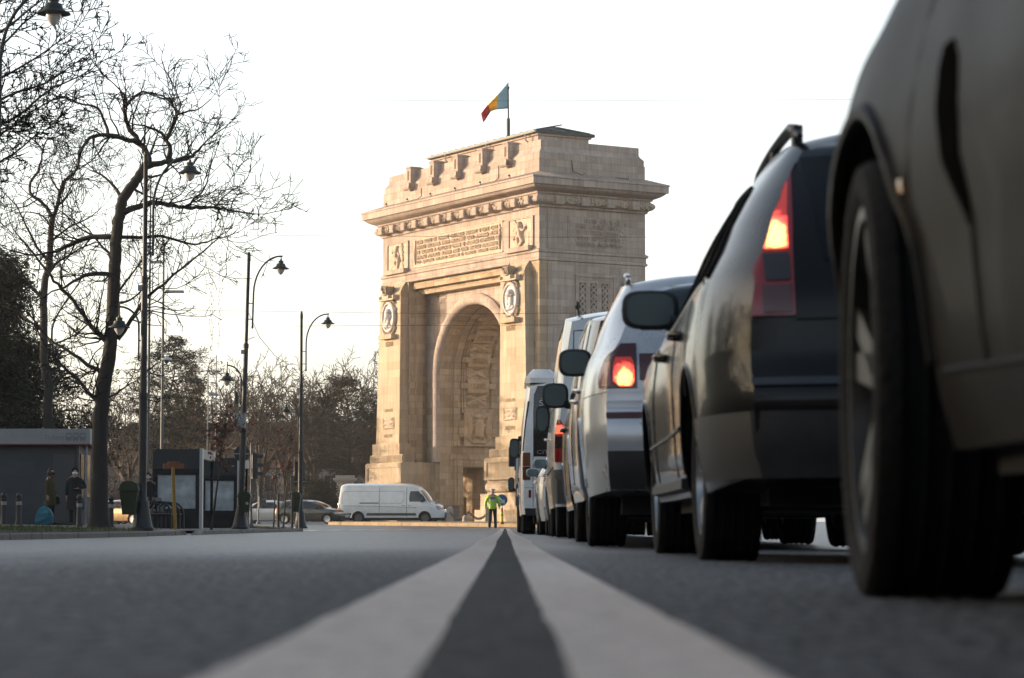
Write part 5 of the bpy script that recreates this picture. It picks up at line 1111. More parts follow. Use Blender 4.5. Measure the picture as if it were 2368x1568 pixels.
L1=[([(340,378),(340.5,356.7),(324,332),(308,308),(292,284),(288,259),(290,231),(286,217)],.11,.03,.1),
 ([(289,243),(308,227),(324,215),(338.5,213),(352.6,221)],.045,.02,.2),
 ([(324,332),(300,324),(275.6,318),(251,312),(227,314),(206.7,320),(192.5,340.5),(182,365),(178,389),(166,405),(150,417.5)],.08,.025,-.15),
 ([(251,312),(245,292),(239,275.6),(227,251),(202.7,243),(178,239),(162,229)],.055,.02,.25),
 ([(338,384),(365,379),(389,373),(413.5,371),(438,365),(452,352.6),(466,338.5)],.10,.03,-.1),
 ([(389,373),(393,344.5),(385,324),(395,300),(405,279.7),(409,267.5),(401,247),(389,231),(369,219)],.075,.02,.15),
 ([(410,265),(438,257),(458,253),(486,231)],.035,.012,-.3),([(409,267),(417.5,243),(412,225),(405,205)],.03,.01,.3),
 ([(385,324),(373,308),(352.6,298),(332,291),(312,288.6)],.055,.02,-.3),
 ([(276,497),(308,482),(336.4,474),(352.6,468),(377,472),(405,478),(434,481.5),(462,479.5),(494.5,482),(527,486),(559,491),(590,496)],.10,.02,-.12),
 ([(436,480),(450,458),(466,446),(478,421.6),(486,389),(498.6,352.6),(508,322)],.035,.010,.2),
 ([(494,482),(515,458),(535,442),(558,427)],.03,.01,-.3),
 ([(268,549),(227,547),(186.5,555),(154,571.5),(130,584)],.09,.05,.2),
 ([(270,547),(324,549),(373,547),(405,555),(446,565.5),(478,559),(507,551),(535,544)],.06,.012,.2),
 ([(256,650),(254,635),(215.6,632.7),(192,640),(170,652),(140,668)],.08,.03,-.2),
 ([(272,785),(287.5,764.5),(311.5,726),(330.6,697),(364,668.6),(398,640),(431,611),(479,573),(508,549)],.075,.015,.12),
 ([(264,702),(285,699),(307,690),(335,664)],.045,.02,-.4),
 ([(250,790),(237,781),(211,755),(182,712),(144,669),(115,635),(81,592),(43,544)],.09,.02,-.2),
 ([(242,865),(225,855),(192,836),(153,808),(120,788)],.075,.03,.3),
 ([(235,930),(213,918),(182,879.5),(144,846),(110,807)],.075,.025,-.35),
 ([(243,925),(254,918),(278,903),(297,889)],.04,.02,.4),
 ([(283,462),(262,430),(235,405),(205,392)],.06,.015,.4),([(303,432),(318,442),(345,455),(372,462)],.05,.015,-.5),([(324,405),(350,410),(375,402),(400,385)],.05,.015,.4),
 ([(262,690),(300,640),(330,600),(352,575)],.045,.012,-.4),([(266,600),(240,575),(215,545),(195,520)],.05,.014,.4),([(338,380),(352,345),(360,320),(372,295)],.05,.015,.35)]
T=Tree(11); photo_limbs(T,68,L1,TR1,1.0,4,1.0,21,1.45)
base=at(228,1222,68)
# flared foot
T.trunk.lathe([(.38,-.15),(.32,.05),(.265,.3),(.24,.8),(.23,1.3)],12,(base.x,68,GP(base.x,68)))
T.finish("bare_tree","big bare tree with thick dark trunk leaning right over the pavement","tree",(base.x,68,GP(base.x,68)))
TR2=[(118,1220),(116,1100),(112,1000),(110,940),(112.6,894),(103,855),(101,800),(101,740),(101,690),(106,640),(113.5,608),(117,560),(121,507)]
L2=[([(121.6,507),(109,482),(89,462),(71,450),(71,421.6),(87,397),(95,373),(99,348.6),(109,324),(125,320)],.085,.02,.15),
 ([(121.6,507),(132,478),(140,442),(150,417.5),(166,405),(178,389),(182,365),(192,340),(212,318)],.09,.02,-.15),
 ([(99,348),(85,330),(62,315),(40,305)],.035,.012,.3),([(140,442),(128,430),(115,400),(120,370),(132,345)],.04,.012,.3),
 ([(111,900),(140,872),(128,830),(120,760),(150,700),(185,650),(200,600)],.06,.02,.2),
 ([(101,690),(70,660),(45,620),(20,590),(-10,570)],.07,.02,-.2),([(106,640),(130,610),(160,590),(195,570),(230,560)],.07,.02,.2),([(113,608),(85,570),(60,520),(40,480),(5,440)],.06,.015,-.3),
 ([(117,560),(140,540),(170,520),(205,505),(235,480)],.05,.012,.3),([(101,760),(70,745),(40,720),(0,705)],.06,.02,.3),([(101,800),(140,790),(180,770),(215,740)],.05,.015,-.3),([(118,530),(100,500),(60,490),(20,500)],.045,.012,.2)]
T=Tree(12); photo_limbs(T,90,L2,TR2,.85,4,.85,22,1.6); base=at(118,1220,90)
T.finish("bare_tree","slimmer bare tree behind the kiosk with forked crooked limbs","tree",(base.x,90,GP(base.x,90)))
# branches reaching in from a tree whose trunk stands outside the left edge
T=Tree(13); yb=52; L3=[]; rb=random.Random(4)
for (u0,v0),(u1,v1) in(((-150,250),(150,90)),((-150,290),(190,150)),((-150,330),(210,185)),((-150,200),(120,20)),((-150,380),(140,235)),((-150,340),(70,300)),((-140,150),(60,-40)),((-150,420),(90,330)),((-120,120),(150,-20))):
    pts=[(lerp(u0,u1,t),lerp(v0,v1,t)+18*math.sin(3.1*t+rb.random()*2)) for t in(0,.25,.5,.75,1)]; L3.append((pts,.05,.012,rb.uniform(-.2,.2)))
TR3=[(-262,1240),(-262,1000),(-258,800),(-252,640),(-246,500),(-240,380)]
photo_limbs(T,yb,L3+[([(-250,560),(-215,430),(-150,300),(-100,260)],.12,.06,0),([(-246,500),(-200,330),(-150,220)],.1,.06,.1),([(-240,380),(-205,260),(-150,150)],.1,.05,-.1)],TR3,.9,5,1.7,23,1.0); base=at(-260,1240,yb)
T.finish("bare_tree","twiggy dark branches reaching in at the top left corner behind the lamp","tree",(base.x,yb,GP(base.x,yb)))
# far bare trees
def far_tree(u,y,htop,label,seed,spread=1.0,n=7,bark=None,lean=0,dens=.72):
    T=Tree(seed,.02); r=T.r; x=atx(u,y); g=GP(x,y); H=hz(htop,y)-g; b0=Vector((x,y,g))
    th=H*r.uniform(.28,.36); P=[b0,b0+Vector((r.uniform(-.2,.2),0,th*.5)),b0+Vector((r.uniform(-.3,.3)+lean,r.uniform(-.2,.2),th))]
    r0=.018*H+.06; T.path(P,r0,r0*.75,0,.04)
    for i in range(n):
        a=2*math.pi*i/n+r.uniform(-.4,.4); s=r.uniform(.25,.75)*spread; d=Vector((math.cos(a)*s,math.sin(a)*s,1)).normalized()
        T.grow(P[-1]-Vector((0,0,r.uniform(0,th*.25))),d,(H-th)*r.uniform(.75,1.02),r0*.5,1,4,dens,.16,.08,kids=7)
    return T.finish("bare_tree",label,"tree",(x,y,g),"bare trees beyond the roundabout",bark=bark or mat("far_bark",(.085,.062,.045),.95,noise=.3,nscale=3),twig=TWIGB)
specs=[(290,190,880,"bare tree between the thick trunk and the tall steel masts",1.0,7),(470,200,840,"wide bare tree left of the middle lamp post, behind two thin masts",1.1,8),(545,215,860,"bare tree directly behind the middle lamp post",1.0,7),(600,205,850,"bare tree just right of the middle lamp post's grey box",1.0,8),(655,220,890,"low bare tree in front of the long brick roof beside the short curved lamp",1.0,7),(330,230,930,"smaller bare tree behind the bus shelters, left of the pine",1.0,6),(735,230,880,"bare tree immediately right of the right lamp post, left of the dark evergreen",1.0,7),(800,215,835,"tall bare tree whose crown rises above the dark evergreen next to the arch",1.3,9),(850,226,850,"bare tree touching the left edge of the arch",.9,8),(420,240,900,"bare tree at the right foot of the pine",1.0,6),(690,250,920,"bare tree partly hidden by the right lamp post",1.0,6),(30,150,860,"bare tree behind the kiosk roof at far left",1.0,6),(170,180,870,"bare tree behind the kiosk, left of the thick trunk",1.0,7)]
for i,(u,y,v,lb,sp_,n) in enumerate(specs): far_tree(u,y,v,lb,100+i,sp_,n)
# evergreens: branches carrying needle clumps
NEED=mat("dark_needles",(.016,.019,.011),.95,spec=.08,noise=.4,nscale=1.2); NEEDL=mat("olive_needles",(.04,.034,.018),.95,spec=.08,noise=.4,nscale=.8)
def evergreen(u,y,htop,width,label,seed,shape='cone',leafm=None,dens=1.0,group=None,x=None,bare=.12,H=None,cl=.34):
    r=random.Random(seed); x=atx(u,y) if x is None else x; g=GP(x,y); H=H or hz(htop,y)-g; o=thing("evergreen_tree",label,"tree",(x,y,g),0,group)
    tb=MB(); pts=[Vector((r.uniform(-.12,.12)*k,r.uniform(-.12,.12)*k,H*.97*k/6)) for k in range(7)]; tb.tube(pts,[max(.03,(.02*H)*(1-k/6.3)) for k in range(7)],8)
    lb=MB(); nb=int(60*dens)
    for i in range(nb):
        t=bare+(1-bare)*(i+r.random())/nb; h=H*t
        prof=(1-t)**.75*.95+.06 if shape=='cone' else (math.sin(math.pi*min(1,max(0,(t-bare)/(1-bare)))**.8)**.6)*.95+.08
        rad=width/2*prof*r.uniform(.55,1.12); a=r.uniform(0,6.283); d=Vector((math.cos(a),math.sin(a),r.uniform(-.15,.35)))
        p0=Vector((pts[min(int(t*6),5)].x,pts[min(int(t*6),5)].y,h)); p1=p0+d*rad*.5+Vector((0,0,.1*rad)); p2=p0+d*rad
        tb.tube([p0,p1,p2],[max(.02,.006*H*(1-t)+.015),.025,.012],4,cap=False)
        for k in range(int(7*dens**.5)):
            q=p0.lerp(p2,r.uniform(.3,1.05))+Vector((r.gauss(0,.2),r.gauss(0,.2),r.gauss(0,.12)))*(.5+rad*.16)
            for m in range(20):
                c=q+Vector((r.gauss(0,cl),r.gauss(0,cl),r.gauss(0,cl*.55))); s=r.uniform(.07,.19); e1=Vector((r.gauss(0,1),r.gauss(0,1),r.gauss(0,.6))).normalized()*s; e2=Vector((r.gauss(0,1),r.gauss(0,1),r.gauss(0,.6))).normalized()*s*.5
                n0=len(lb.v); lb.v+=[tuple(c-e1),tuple(c+e2),tuple(c+e1)]; lb.f.append((n0,n0+1,n0+2))
    tb.build("trunk",BARK,o,smooth=60); lb.build("crown",leafm or NEED,o); return o
evergreen(395,185,785,9.5,"tall loose pine rising behind the bus shelters",31,'oval',NEED,1.7,bare=.30,cl=.22)
evergreen(425,196,850,7,"golden brown sunlit conifer at the right flank of the pine",32,'cone',mat("golden_needles",(.085,.055,.022),.95,spec=.08,noise=.3,nscale=.8),1.2)
evergreen(800,205,880,11.5,"broad dark evergreen rising just left of the arch",33,'oval',NEEDL,1.7,bare=.30,cl=.26)
evergreen(4,100,600,5.5,"dense dark evergreen at the far left edge behind the kiosk",34,'cone',NEED,2.2,bare=.05,cl=.45)
evergreen(-35,92,640,8,"dark evergreen cut by the left edge of the view",36,'cone',NEED,2.0,bare=.04,cl=.45)
evergreen(70,112,800,8.0,"low dark evergreen between the kiosk roof and the slimmer bare tree",35,'oval',NEED,2.0,bare=.02,cl=.45)
evergreen(880,236,1130,4,"small dark fir beside the stone gate pillar behind the white van",37,'cone',NEED,1.0,bare=.02)
evergreen(745,190,1115,4.5,"small dark fir left of the stone gate pillar behind the estate car",38,'cone',NEED,1.0,bare=.02)
# unseen evergreens added outside the left edge to keep the low sun off the street
for i,(x,y,H,w) in enumerate(((-26,2,12,9),(-27,-6,13,9),(-30,-14,14,9),(-24,22,9,8),(-29,30,11,9),(-23,37,9,8),(-30,46,11,9),(-25,55,10,8),(-32,62,11,9),(-22,29,8,7))):
    evergreen(0,y,0,w,"unseen dark evergreen added left of the street to block the low sun",60+i,'oval',NEED,1.1,"added evergreens left of the street",x=x,bare=.06,H=H,cl=.6)
for i,(x,y,H,w) in enumerate(((18,-4,16,10),(22,10,17,11),(26,26,17,11),(-18,-16,15,10),(30,44,16,10),(34,60,16,10))):  # unseen evergreens added to cut light from behind and the right
    evergreen(0,y,0,w,"unseen dark evergreen added behind and right of the street to cut light",90+i,'oval',NEED,1.1,"added evergreens behind and right of the street",x=x,bare=.04,H=H,cl=.6)
for i,(x,y) in enumerate(((-17,14),(-21,20),(-18,27),(-24,33),(-19,41),(-23,50),(-16.5,8),(-28,43),(-27,24))):
    T=Tree(300+i); g=GP(x,y); P=[Vector((x,y,g)),Vector((x+.1,y,g+2.2)),Vector((x-.1,y+.1,g+4.6))]; T.path(P,.26,.19,0,.02,3)
    for k in range(6): a=k*1.05+i; T.grow(P[-1]-Vector((0,0,.3*k)),Vector((math.cos(a)*.6,math.sin(a)*.6,1)).normalized(),5.5,.11,1,3,.7,.15,.05,kids=6)
    T.finish("bare_tree","bare tree of the park outside the left edge","tree",(x,y,g),"bare trees of the park")
r=random.Random(8); hb=MB(); bb=MB()
bb.box(-.45,.45,0,74,0,1.9)
for i in range(9000):
    c=Vector((r.uniform(-.75,.75),r.uniform(-.3,74.3),r.uniform(.05,2.35))); s_=r.uniform(.08,.2); e1=Vector((r.gauss(0,1),r.gauss(0,1),r.gauss(0,1))).normalized()*s_; e2=Vector((r.gauss(0,1),r.gauss(0,1),r.gauss(0,1))).normalized()*s_*.6; n0=len(hb.v); hb.v+=[tuple(c-e1),tuple(c+e2),tuple(c+e1)]; hb.f.append((n0,n0+1,n0+2))
hd=tag(bb.build("hedge",NEED,loc=(-15,-12,GP(-15,20)-.05)),"unseen long dark hedge added outside the left edge to darken reflections","hedge"); hb.build("leaves",NEED,hd)  # unseen hedge added to shade the street and darken flank reflections
# hedges: thicket under the far trees
def thicket(name,label,u0,u1,y,v,seed,n,m,kind=None):
    r=random.Random(seed); b=MB(); x0,x1=atx(u0,y),atx(u1,y); g=G(0,y); H=hz(v,y)-g
    for i in range(n):
        x=r.uniform(x0,x1); yy=y+r.uniform(-2.5,2.5); p=Vector((x,yy,g)); d=Vector((r.gauss(0,.3),r.gauss(0,.3),1)).normalized(); h=H*r.uniform(.4,1.05)
        P=[p]; 
        for k in range(4): d=(d+Vector((r.gauss(0,.2),r.gauss(0,.2),.05))).normalized(); P.append(P[-1]+d*h/4)
        b.tube(P,[.03,.024,.018,.012,.006],3,cap=False)
        for k in range(6):
            q=P[r.randint(1,4)]; e=Vector((r.gauss(0,.8),r.gauss(0,.8),r.gauss(.4,.5))); b.tube([q,q+e*.6,q+e+Vector((0,0,.2))],[.012,.009,.005],3,cap=False)
            for l in range(3): f=Vector((r.gauss(0,.5),r.gauss(0,.5),r.gauss(.2,.4))); b.tube([q+e*.6,q+e*.6+f],[.007,.004],3,cap=False)
    o=b.build(name,m); tag(o,label,"shrubs",kind='stuff')
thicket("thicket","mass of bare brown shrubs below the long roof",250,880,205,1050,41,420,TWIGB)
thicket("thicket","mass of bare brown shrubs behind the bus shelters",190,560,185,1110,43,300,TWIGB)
# saplings with withered leaves and their stakes
LEAFR=mat("withered_leaves",(.12,.035,.018),.85,noise=.4,nscale=5)
def sapling(u,v0,v1,y,label,seed,nl,lean=0,rag=1.0,low=None):
    r=random.Random(seed); x=atx(u,y); g=GP(x,y); H=hz(v1,y)-g; o=thing("sapling",label,"young tree",(x,y,g),0,"saplings by the kerb")
    b=MB(); P=[Vector((lean*k/6+r.gauss(0,.015),0,H*k/6)) for k in range(7)]; b.tube(P,[.045,.038,.032,.027,.022,.016,.008],6); l=MB(); bb=MB()
    for k in range(34):
        t=r.uniform(.5 if low is None else low,1); i=min(int(t*6),5); q=P[i].lerp(P[i+1],t*6-i); e=Vector((r.gauss(0,.36),r.gauss(0,.36),r.uniform(.1,.6)))*rag; bb.tube([q,q+e*.5+Vector((0,0,.04)),q+e],[.012,.008,.004],3,cap=False)
        for m in range(nl):
            c=q+e*r.uniform(.3,1.05)+Vector((r.gauss(0,.07),r.gauss(0,.07),r.gauss(0,.07))); s=r.uniform(.05,.1); a,d=(Vector((r.gauss(0,1),r.gauss(0,1),r.gauss(0,1))).normalized() for _ in range(2)); n0=len(l.v); l.v+=[tuple(c-a*s),tuple(c+d*s*.5),tuple(c+a*s),tuple(c-d*s*.5)]; l.f.append((n0,n0+1,n0+2,n0+3))
    b.build("trunk",BARK,o,smooth=60); bb.build("branch",BARK,o); l.build("leaves",LEAFR,o)
sapling(488,1222,985,76,"sapling with withered brown leaves in front of the second shelter",51,9,.35,1.1,.55)
sapling(632,1219,1030,104,"thin sapling with few red leaves, left of the wooden stakes",52,2,.15,.8)
sapling(656,1219,1000,104.5,"thin sapling with hanging dark red leaves between the wooden stakes",53,4,.25,.9)
WOOD=mat("dark_stake_wood",(.05,.038,.03),.9,noise=.3,nscale=9)
for u,y,lb in((643,104.2,"left wooden stake holding the red leaved sapling"),(675,104.3,"right wooden stake beside the green bin near the right lamp post")):
    x=atx(u,y); b=MB(); b.tube([(0,0,0),(0,0,hz(1143,y)-GP(x,y))],[.055,.05],8); tag(b.build("wooden_stake",WOOD,loc=(x,y,GP(x,y)),smooth=50),lb,"stake","tree stakes")
# ---------------------------------------------------------------- street lamps
GLOBE=mat("lamp_globe",(.75,.72,.66),.25,trans=.25,coat=.3)
def lamp_head(root,x,z,s=1.0):
    b=MB(); b.lathe([(.001,.36*s),(.05*s,.36*s),(.06*s,.28*s),(.13*s,.27*s),(.14*s,.20*s),(.12*s,.19*s),(.13*s,.14*s),(.22*s,.12*s),(.24*s,.02*s),(.30*s,-.05*s),(.43*s,-.11*s),(.44*s,-.14*s),(.40*s,-.15*s),(.22*s,-.10*s),(.001,-.10*s)],28,(x,0,z)); h=b.build("lamp_shade",mat("dark_green_lamp_iron",(.008,.014,.013),.5),root,smooth=40)
    b=MB(); b.lathe([(.20*s,-.11*s),(.205*s,-.17*s),(.17*s,-.28*s),(.10*s,-.39*s),(.04*s,-.44*s),(.001,-.45*s)],20,(x,0,z)); b.build("lamp_globe",GLOBE,h,smooth=180)
def street_lamp(x,y,label,H=9.5,both=True,lean=0):
    o=thing("street_lamp",label,"street lamp",(x,y,GP(x,y)),0,"green iron street lamps along the kerb"); b=MB()
    b.lathe([(.30,0),(.30,.08),(.26,.12),(.22,.35),(.17,.62),(.16,.72),(.115,.78),(.105,1.2),(.105,3.3),(.12,3.32),(.12,3.42),(.085,3.45),(.08,6.2),(.095,6.22),(.095,6.34),(.06,6.37),(.055,9.2),(.065,9.22),(.065,9.4),(.04,9.44),(.05,9.5),(.001,9.54)],14)
    b.build("pole",BLACKM,o,smooth=35)
    b=MB(); P=[(.06+0,0,7.0)]; 
    for z in(7.2,7.75): b.tube([(.05,0,z),(.2,0,z)],.018,5)
    A=[(.2,0,6.95),(.2,0,8.1)]+[(.2+.9*(1-math.cos(a)),0,8.1+1.3*math.sin(a)) for a in [math.pi/2*i/10 for i in range(1,11)]]+[(1.16,0,9.4)]
    b.tube(A,[.03]*len(A),8); b.tube([(1.11,0,9.4),(1.11,0,9.25)],.02,6); b.ell((.2,0,6.93),(.04,.04,.06),8,6); b.build("bracket_arm",BLACKM,o,smooth=50); lamp_head(o,1.11,9.06,.67)
    if both:
        b=MB()
        for z in(4.35,4.75): b.tube([(-.05,0,z),(-.13,0,z)],.018,5)
        A=[(-.13,0,4.25),(-.13,0,5.1)]+[(-.13-.5*(1-math.cos(a)),0,5.1+.5*math.sin(a)) for a in [math.pi/2*i/10 for i in range(1,11)]]
        b.tube(A,[.026]*len(A),8); b.tube([(-.62,0,5.72),(-.62,0,5.35)],.02,6); b.build("bracket_arm",BLACKM,o,smooth=50); lamp_head(o,-.62,5.16,.62)
    b=MB(); b.box(-.16,-.05,-.06,.06,6.0,6.14); b.tube([(.05,0,6.5),(.3,0,6.6)],.012,4); b.build("clamp",GREYM,o)
    return o
LX=-9.1
sl0=street_lamp(atx(120,43.7)-1.2,43.7,"nearest iron street lamp, only its hanging head shows at the top left",H=9.5,both=False)
sl1=street_lamp(atx(328,63.7),63.7,"iron street lamp rising beside the big bare tree",both=True)
sl2=street_lamp(atx(555,87.4),87.4,"middle iron street lamp carrying the grey control box"); sl3=street_lamp(atx(694,107.0),107.0,"right iron street lamp at the end of the pavement")
sl3.scale=(1,1,.957); sl2.rotation_euler=(0,R_(1.4),0); sl2.location.x-=.0
def on_post(u,v,y): p=at(u,v,y); return p
# things mounted on posts
y=87.2; p=on_post(554,972,y-.2)
b=MB(); b.bbox(-.19,.19,-.12,.12,-.25,.25,.02); cb=tag(b.build("control_box",mat("grey_box_enamel",(.20,.205,.21),.5,noise=.15,nscale=4),loc=(p.x,p.y,p.z)),"grey electrical box strapped to the middle lamp post","control box")
b=MB(); b.box(-.10,.10,-.126,-.12,.02,.20); st=b.build("warning_sticker",mat("sticker_white",(.36,.36,.35),.6),cb)
b=MB(); 
for k in range(3): b.box(-.07,.07,-.129,-.126,.15-.035*k,.165-.035*k)
b.lathe([(.001,0),(.025,0),(.025,.003),(.001,.003)],12,(-.055,-.13,.05),'y'); b.lathe([(.001,0),(.025,0),(.025,.003),(.001,.003)],12,(.055,-.13,.05),'y'); b.build("sticker_print",BLACKM,st)
p=on_post(541,800+145,y-.15); b=MB(); b.bbox(-.06,.06,-.05,.05,-.2,.2,.015); tag(b.build("junction_box",COPPER,loc=(atx(546,y)-.02,y-.12,hz(922,y))),"small green box fixed left of the middle lamp post","junction box")
def sign_back(u,v,y,r,label,face=1):
    x=atx(u,y); o=thing("road_sign",label,"road sign",(x,y,hz(v,y)),0,"road signs seen from behind"); b=MB(); b.lathe([(.001,0),(r-.02,0),(r,-.012),(r,.02),(r-.02,.03),(.001,.03)],32,ax='y'); b.build("sign_plate",mat("sign_back_grey",(.035,.037,.04),.6,noise=.15,nscale=4),o,smooth=30); b=MB(); b.box(-.25,.25,-.05,-.014,-.02,.02); b.build("sign_bracket",GREYM,o); return o
sign_back(558,1050,87.9,.27,"round road sign backside on the middle lamp post"); sign_back(692,1114,107.4,.25,"round road sign backside on the right lamp post")
p=at(692,1084,107.4); b=MB(); b.bbox(-.23,.23,-.08,.08,-.31,.31,.03); q=tag(b.build("traffic_light",PLAST,loc=tuple(p)),"traffic light box seen from behind on the right lamp post","traffic light")
mat("mast_steel",(.10,.105,.11),.6,metal=.2)
def signal(u,vt,vb,y,label,pole=True,side=1,ht=1.02):
    x=atx(u,y); g=GP(x,y); H=hz(vb,y)-g; o=thing("traffic_light",label,"traffic light",(x,y,g)); 
    if pole:
        b=MB(); b.lathe([(.16,0),(.14,.06),(.06,.22),(.05,.3),(.05,H+1.4),(.001,H+1.45)],10); b.build("pole",mat("mast_steel",(0,0,0)),o,smooth=40)
    b=MB(); b.bbox(.02,.26,-.13,.13,H,H+ht,.03); hd=b.build("signal_head",PLAST,o)
    for k in range(3):
        z=H+ht*(k+.5)/3; c=MB(); P=[[(.26+d,.11*math.cos(a)*f,z+.11*math.sin(a)*f) for a in [math.pi*(-.1+1.2*i/10) for i in range(11)]] for d,f in((0,1),(.2,.95))]; c.grid(P); c.build("visor",PLAST,hd)
    return o
signal(580,1075,1108,100,"traffic light on a grey pole left of the silver white car")
signal(597,1147,1176,158,"far traffic light low behind the green bin",ht=.8)
# tall masts with floodlights and cameras
def mast(u,v,y,label,arms=(),r=.07):
    x=atx(u,y); g=GP(x,y); H=hz(v,y)-g; o=thing("steel_mast",label,"mast",(x,y,g),0,"tall steel masts"); b=MB(); b.tube([(0,0,0),(0,0,H*.5),(0,0,H)],[r,r*.8,r*.5],8); b.build("pole",mat("mast_steel",(.10,.105,.11),.6,metal=.2),o,smooth=50)
    for dv,dx,w in arms:
        z=hz(dv,y)-g; b=MB(); b.tube([(0,0,z),(dx,0,z+.05)],.03,5); b.bbox(dx-w,dx+w,-.12,.12,z-.02,z+.10,.02); b.build("floodlight",GREYM,o)
    return o
mast(372,552,120,"tall mast with two floodlight arms left of the pine",((607,-.35,.28),(676,.55,.42)),.085); mast(340,400,95,"tall thin mast close to the bare tree and first lamp",(),.06)
mast(478,870,140,"short thin mast left of the pair behind the shelters",((915,.3,.3),),.05); mast(497,822,150,"thin mast right of the pair behind the shelters",((912,-.35,.2),),.05)
x=atx(381,110); o=thing("dome_camera","white dome camera on a short arm beside the pine","camera",(x,110,hz(832,110))); b=MB(); b.lathe([(.001,.14),(.06,.14),(.08,.08),(.22,.05),(.24,-.02),(.001,-.02)],16); b.tube([(0,0,.14),(0,.0,.25),(-.2,.1,.28)],.025,6); b.build("housing",mat("camera_white",(.55,.55,.55),.4),o,smooth=40); b=MB(); b.ell((0,0,-.05),(.11,.11,.13),12,8); b.build("dome",GLASSD,o,smooth=180)
# ---------------------------------------------------------------- kiosk, shelters, bins, benches, bollards
KM=mat("kiosk_grey_metal",(.05,.052,.058),.55,metal=.2,noise=.2,nscale=1.5)
y=80; xr=atx(205,y); xl=xr-5.2; g=GP(-14,y)
o=thing("ticket_kiosk","grey ticket kiosk with pale fascia and bus symbols at far left","kiosk",(xr,y,g)); H=hz(992,y)-g; hf=hz(1027,y)-g
b=MB(); b.box(-5.0,-.42,.35,3.0,0,hf)
for k in range(1,5): b.box(-5.0,-.42,.335,.35,hf*k/5-.008,hf*k/5+.008)
b.build("wall",KM,o)
b=MB(); b.box(-1.2,-.5,.325,.35,.05,hf-.3); b.box(-.46,-.38,.30,.42,0,hf); b.build("door",mat("kiosk_door",(.065,.067,.07),.4,metal=.3),o)
b=MB(); b.box(-5.2,.0,0,3.4,hf,H); fa=b.build("fascia",mat("kiosk_fascia_white",(.25,.25,.255),.5,noise=.1,nscale=3),o); b=MB(); b.box(-5.22,.012,-.012,3.42,hf-.035,hf); b.build("red_edge",mat("red_trim",(.16,.03,.02),.6),fa)
text_mesh("fascia_lettering","Tickets",.64,.15,.006,mat("fascia_print",(.16,.165,.17),.6),fa,Matrix.Translation((atx(122,y)-xr,0,(H+hf)/2-.03)))
for u in(156,172,188.5):
    b=MB(); xx=atx(u,y)-xr; z=(H+hf)/2-.02
    b.rings([[(xx+dx,-.008,z+dz) for dx,dz in((-.09,-.10),(.09,-.10),(.10,.02),(.08,.13),(-.08,.13),(-.10,.02))],[(xx+dx*.99,-.002,z+dz) for dx,dz in((-.09,-.10),(.09,-.10),(.10,.02),(.08,.13),(-.08,.13),(-.10,.02))]],cap=True)
    b.box(xx-.07,xx-.03,-.008,-.002,z-.14,z-.10); b.box(xx+.03,xx+.07,-.008,-.002,z-.14,z-.10); s1=b.build("bus_symbol",mat("fascia_print",(0,0,0)),fa); b=MB(); b.box(xx-.065,xx+.065,-.012,-.008,z-.0,z+.08); b.build("symbol_window",mat("kiosk_fascia_white",(0,0,0)),s1)
b=MB(); b.tube([(-.2,.5,0),(-.2,.5,hf)],.05,8); b.build("corner_post",GREYM,o,smooth=60)
b=MB(); b.box(-.40,-.37,.6,2.4,.9,hf-.3); b.build("side_window",GLASSD,o)
def shelter(u0,u1,vt,y,label):
    x0,x1=atx(u0,y),atx(u1,y); g=GP(-10.3,y); H=hz(vt,y)-g; w=x1-x0
    o=thing("bus_shelter",label,"bus shelter",(x0,y,g),0,"bus shelters by the kerb"); fr=mat("shelter_dark_frame",(.007,.0075,.009),.5,spec=.3)
    b=MB(); b.rings([[(0,d,H-.62),(0,d,H-.18),(.06,d,H-.05),(.16,d,H),(w,d,H),(w,d,H-.62)] for d in(0,.35)],cap=True); b.build("header",mat("shelter_header",(.014,.016,.018),.45),o,smooth=30)
    b=MB(); b.box(0,.16,0,.22,0,H-.62); b.box(w-.16,w-.04,0,.22,0,H-.62); b.box(.16,w-.16,0,.22,H-.80,H-.62); b.box(.16,w-.16,0,.22,.05,.62); b.box(0,w,.0,.35,0,.05); b.build("panel_frame",fr,o)
    pm=bpy.data.materials.get("blank_poster")
    if not pm: pm=mat("blank_poster",(.36,.385,.395),.35,noise=.4,nscale=2.2,coat=.3)
    b=MB(); b.box(.16,w-.16,.05,.17,.62,H-.80); b.build("poster_panel",pm,o)
    b=MB(); b.box(w-.04,w+.05,-.02,.30,0,H+.02); b.build("front_post",mat("shelter_silver",(.42,.44,.45),.35,metal=.5),o)
    b=MB(); b.box(w-.10,w+.05,.3,3.4,H-.30,H+.0); b.box(0,w-.10,.35,3.4,H-.1,H-.02); b.build("roof",mat("shelter_roof_grey",(.22,.23,.235),.4),o)
    b=MB(); b.box(.0,.05,3.3,3.4,0,H-.1); b.box(w-.08,w,3.3,3.4,0,H-.3); b.box(0,.03,.4,3.3,.3,H-.4); b.build("rear_wall",GLASSD,o)
shelter(351,463,1039,80,"front bus shelter with a pale blank poster and dark rounded header"); shelter(463,550,1060,91,"second bus shelter behind, lower, with a pale poster")
GREEN=mat("green_bin_plastic",(.018,.026,.008),.5,noise=.2,nscale=4)
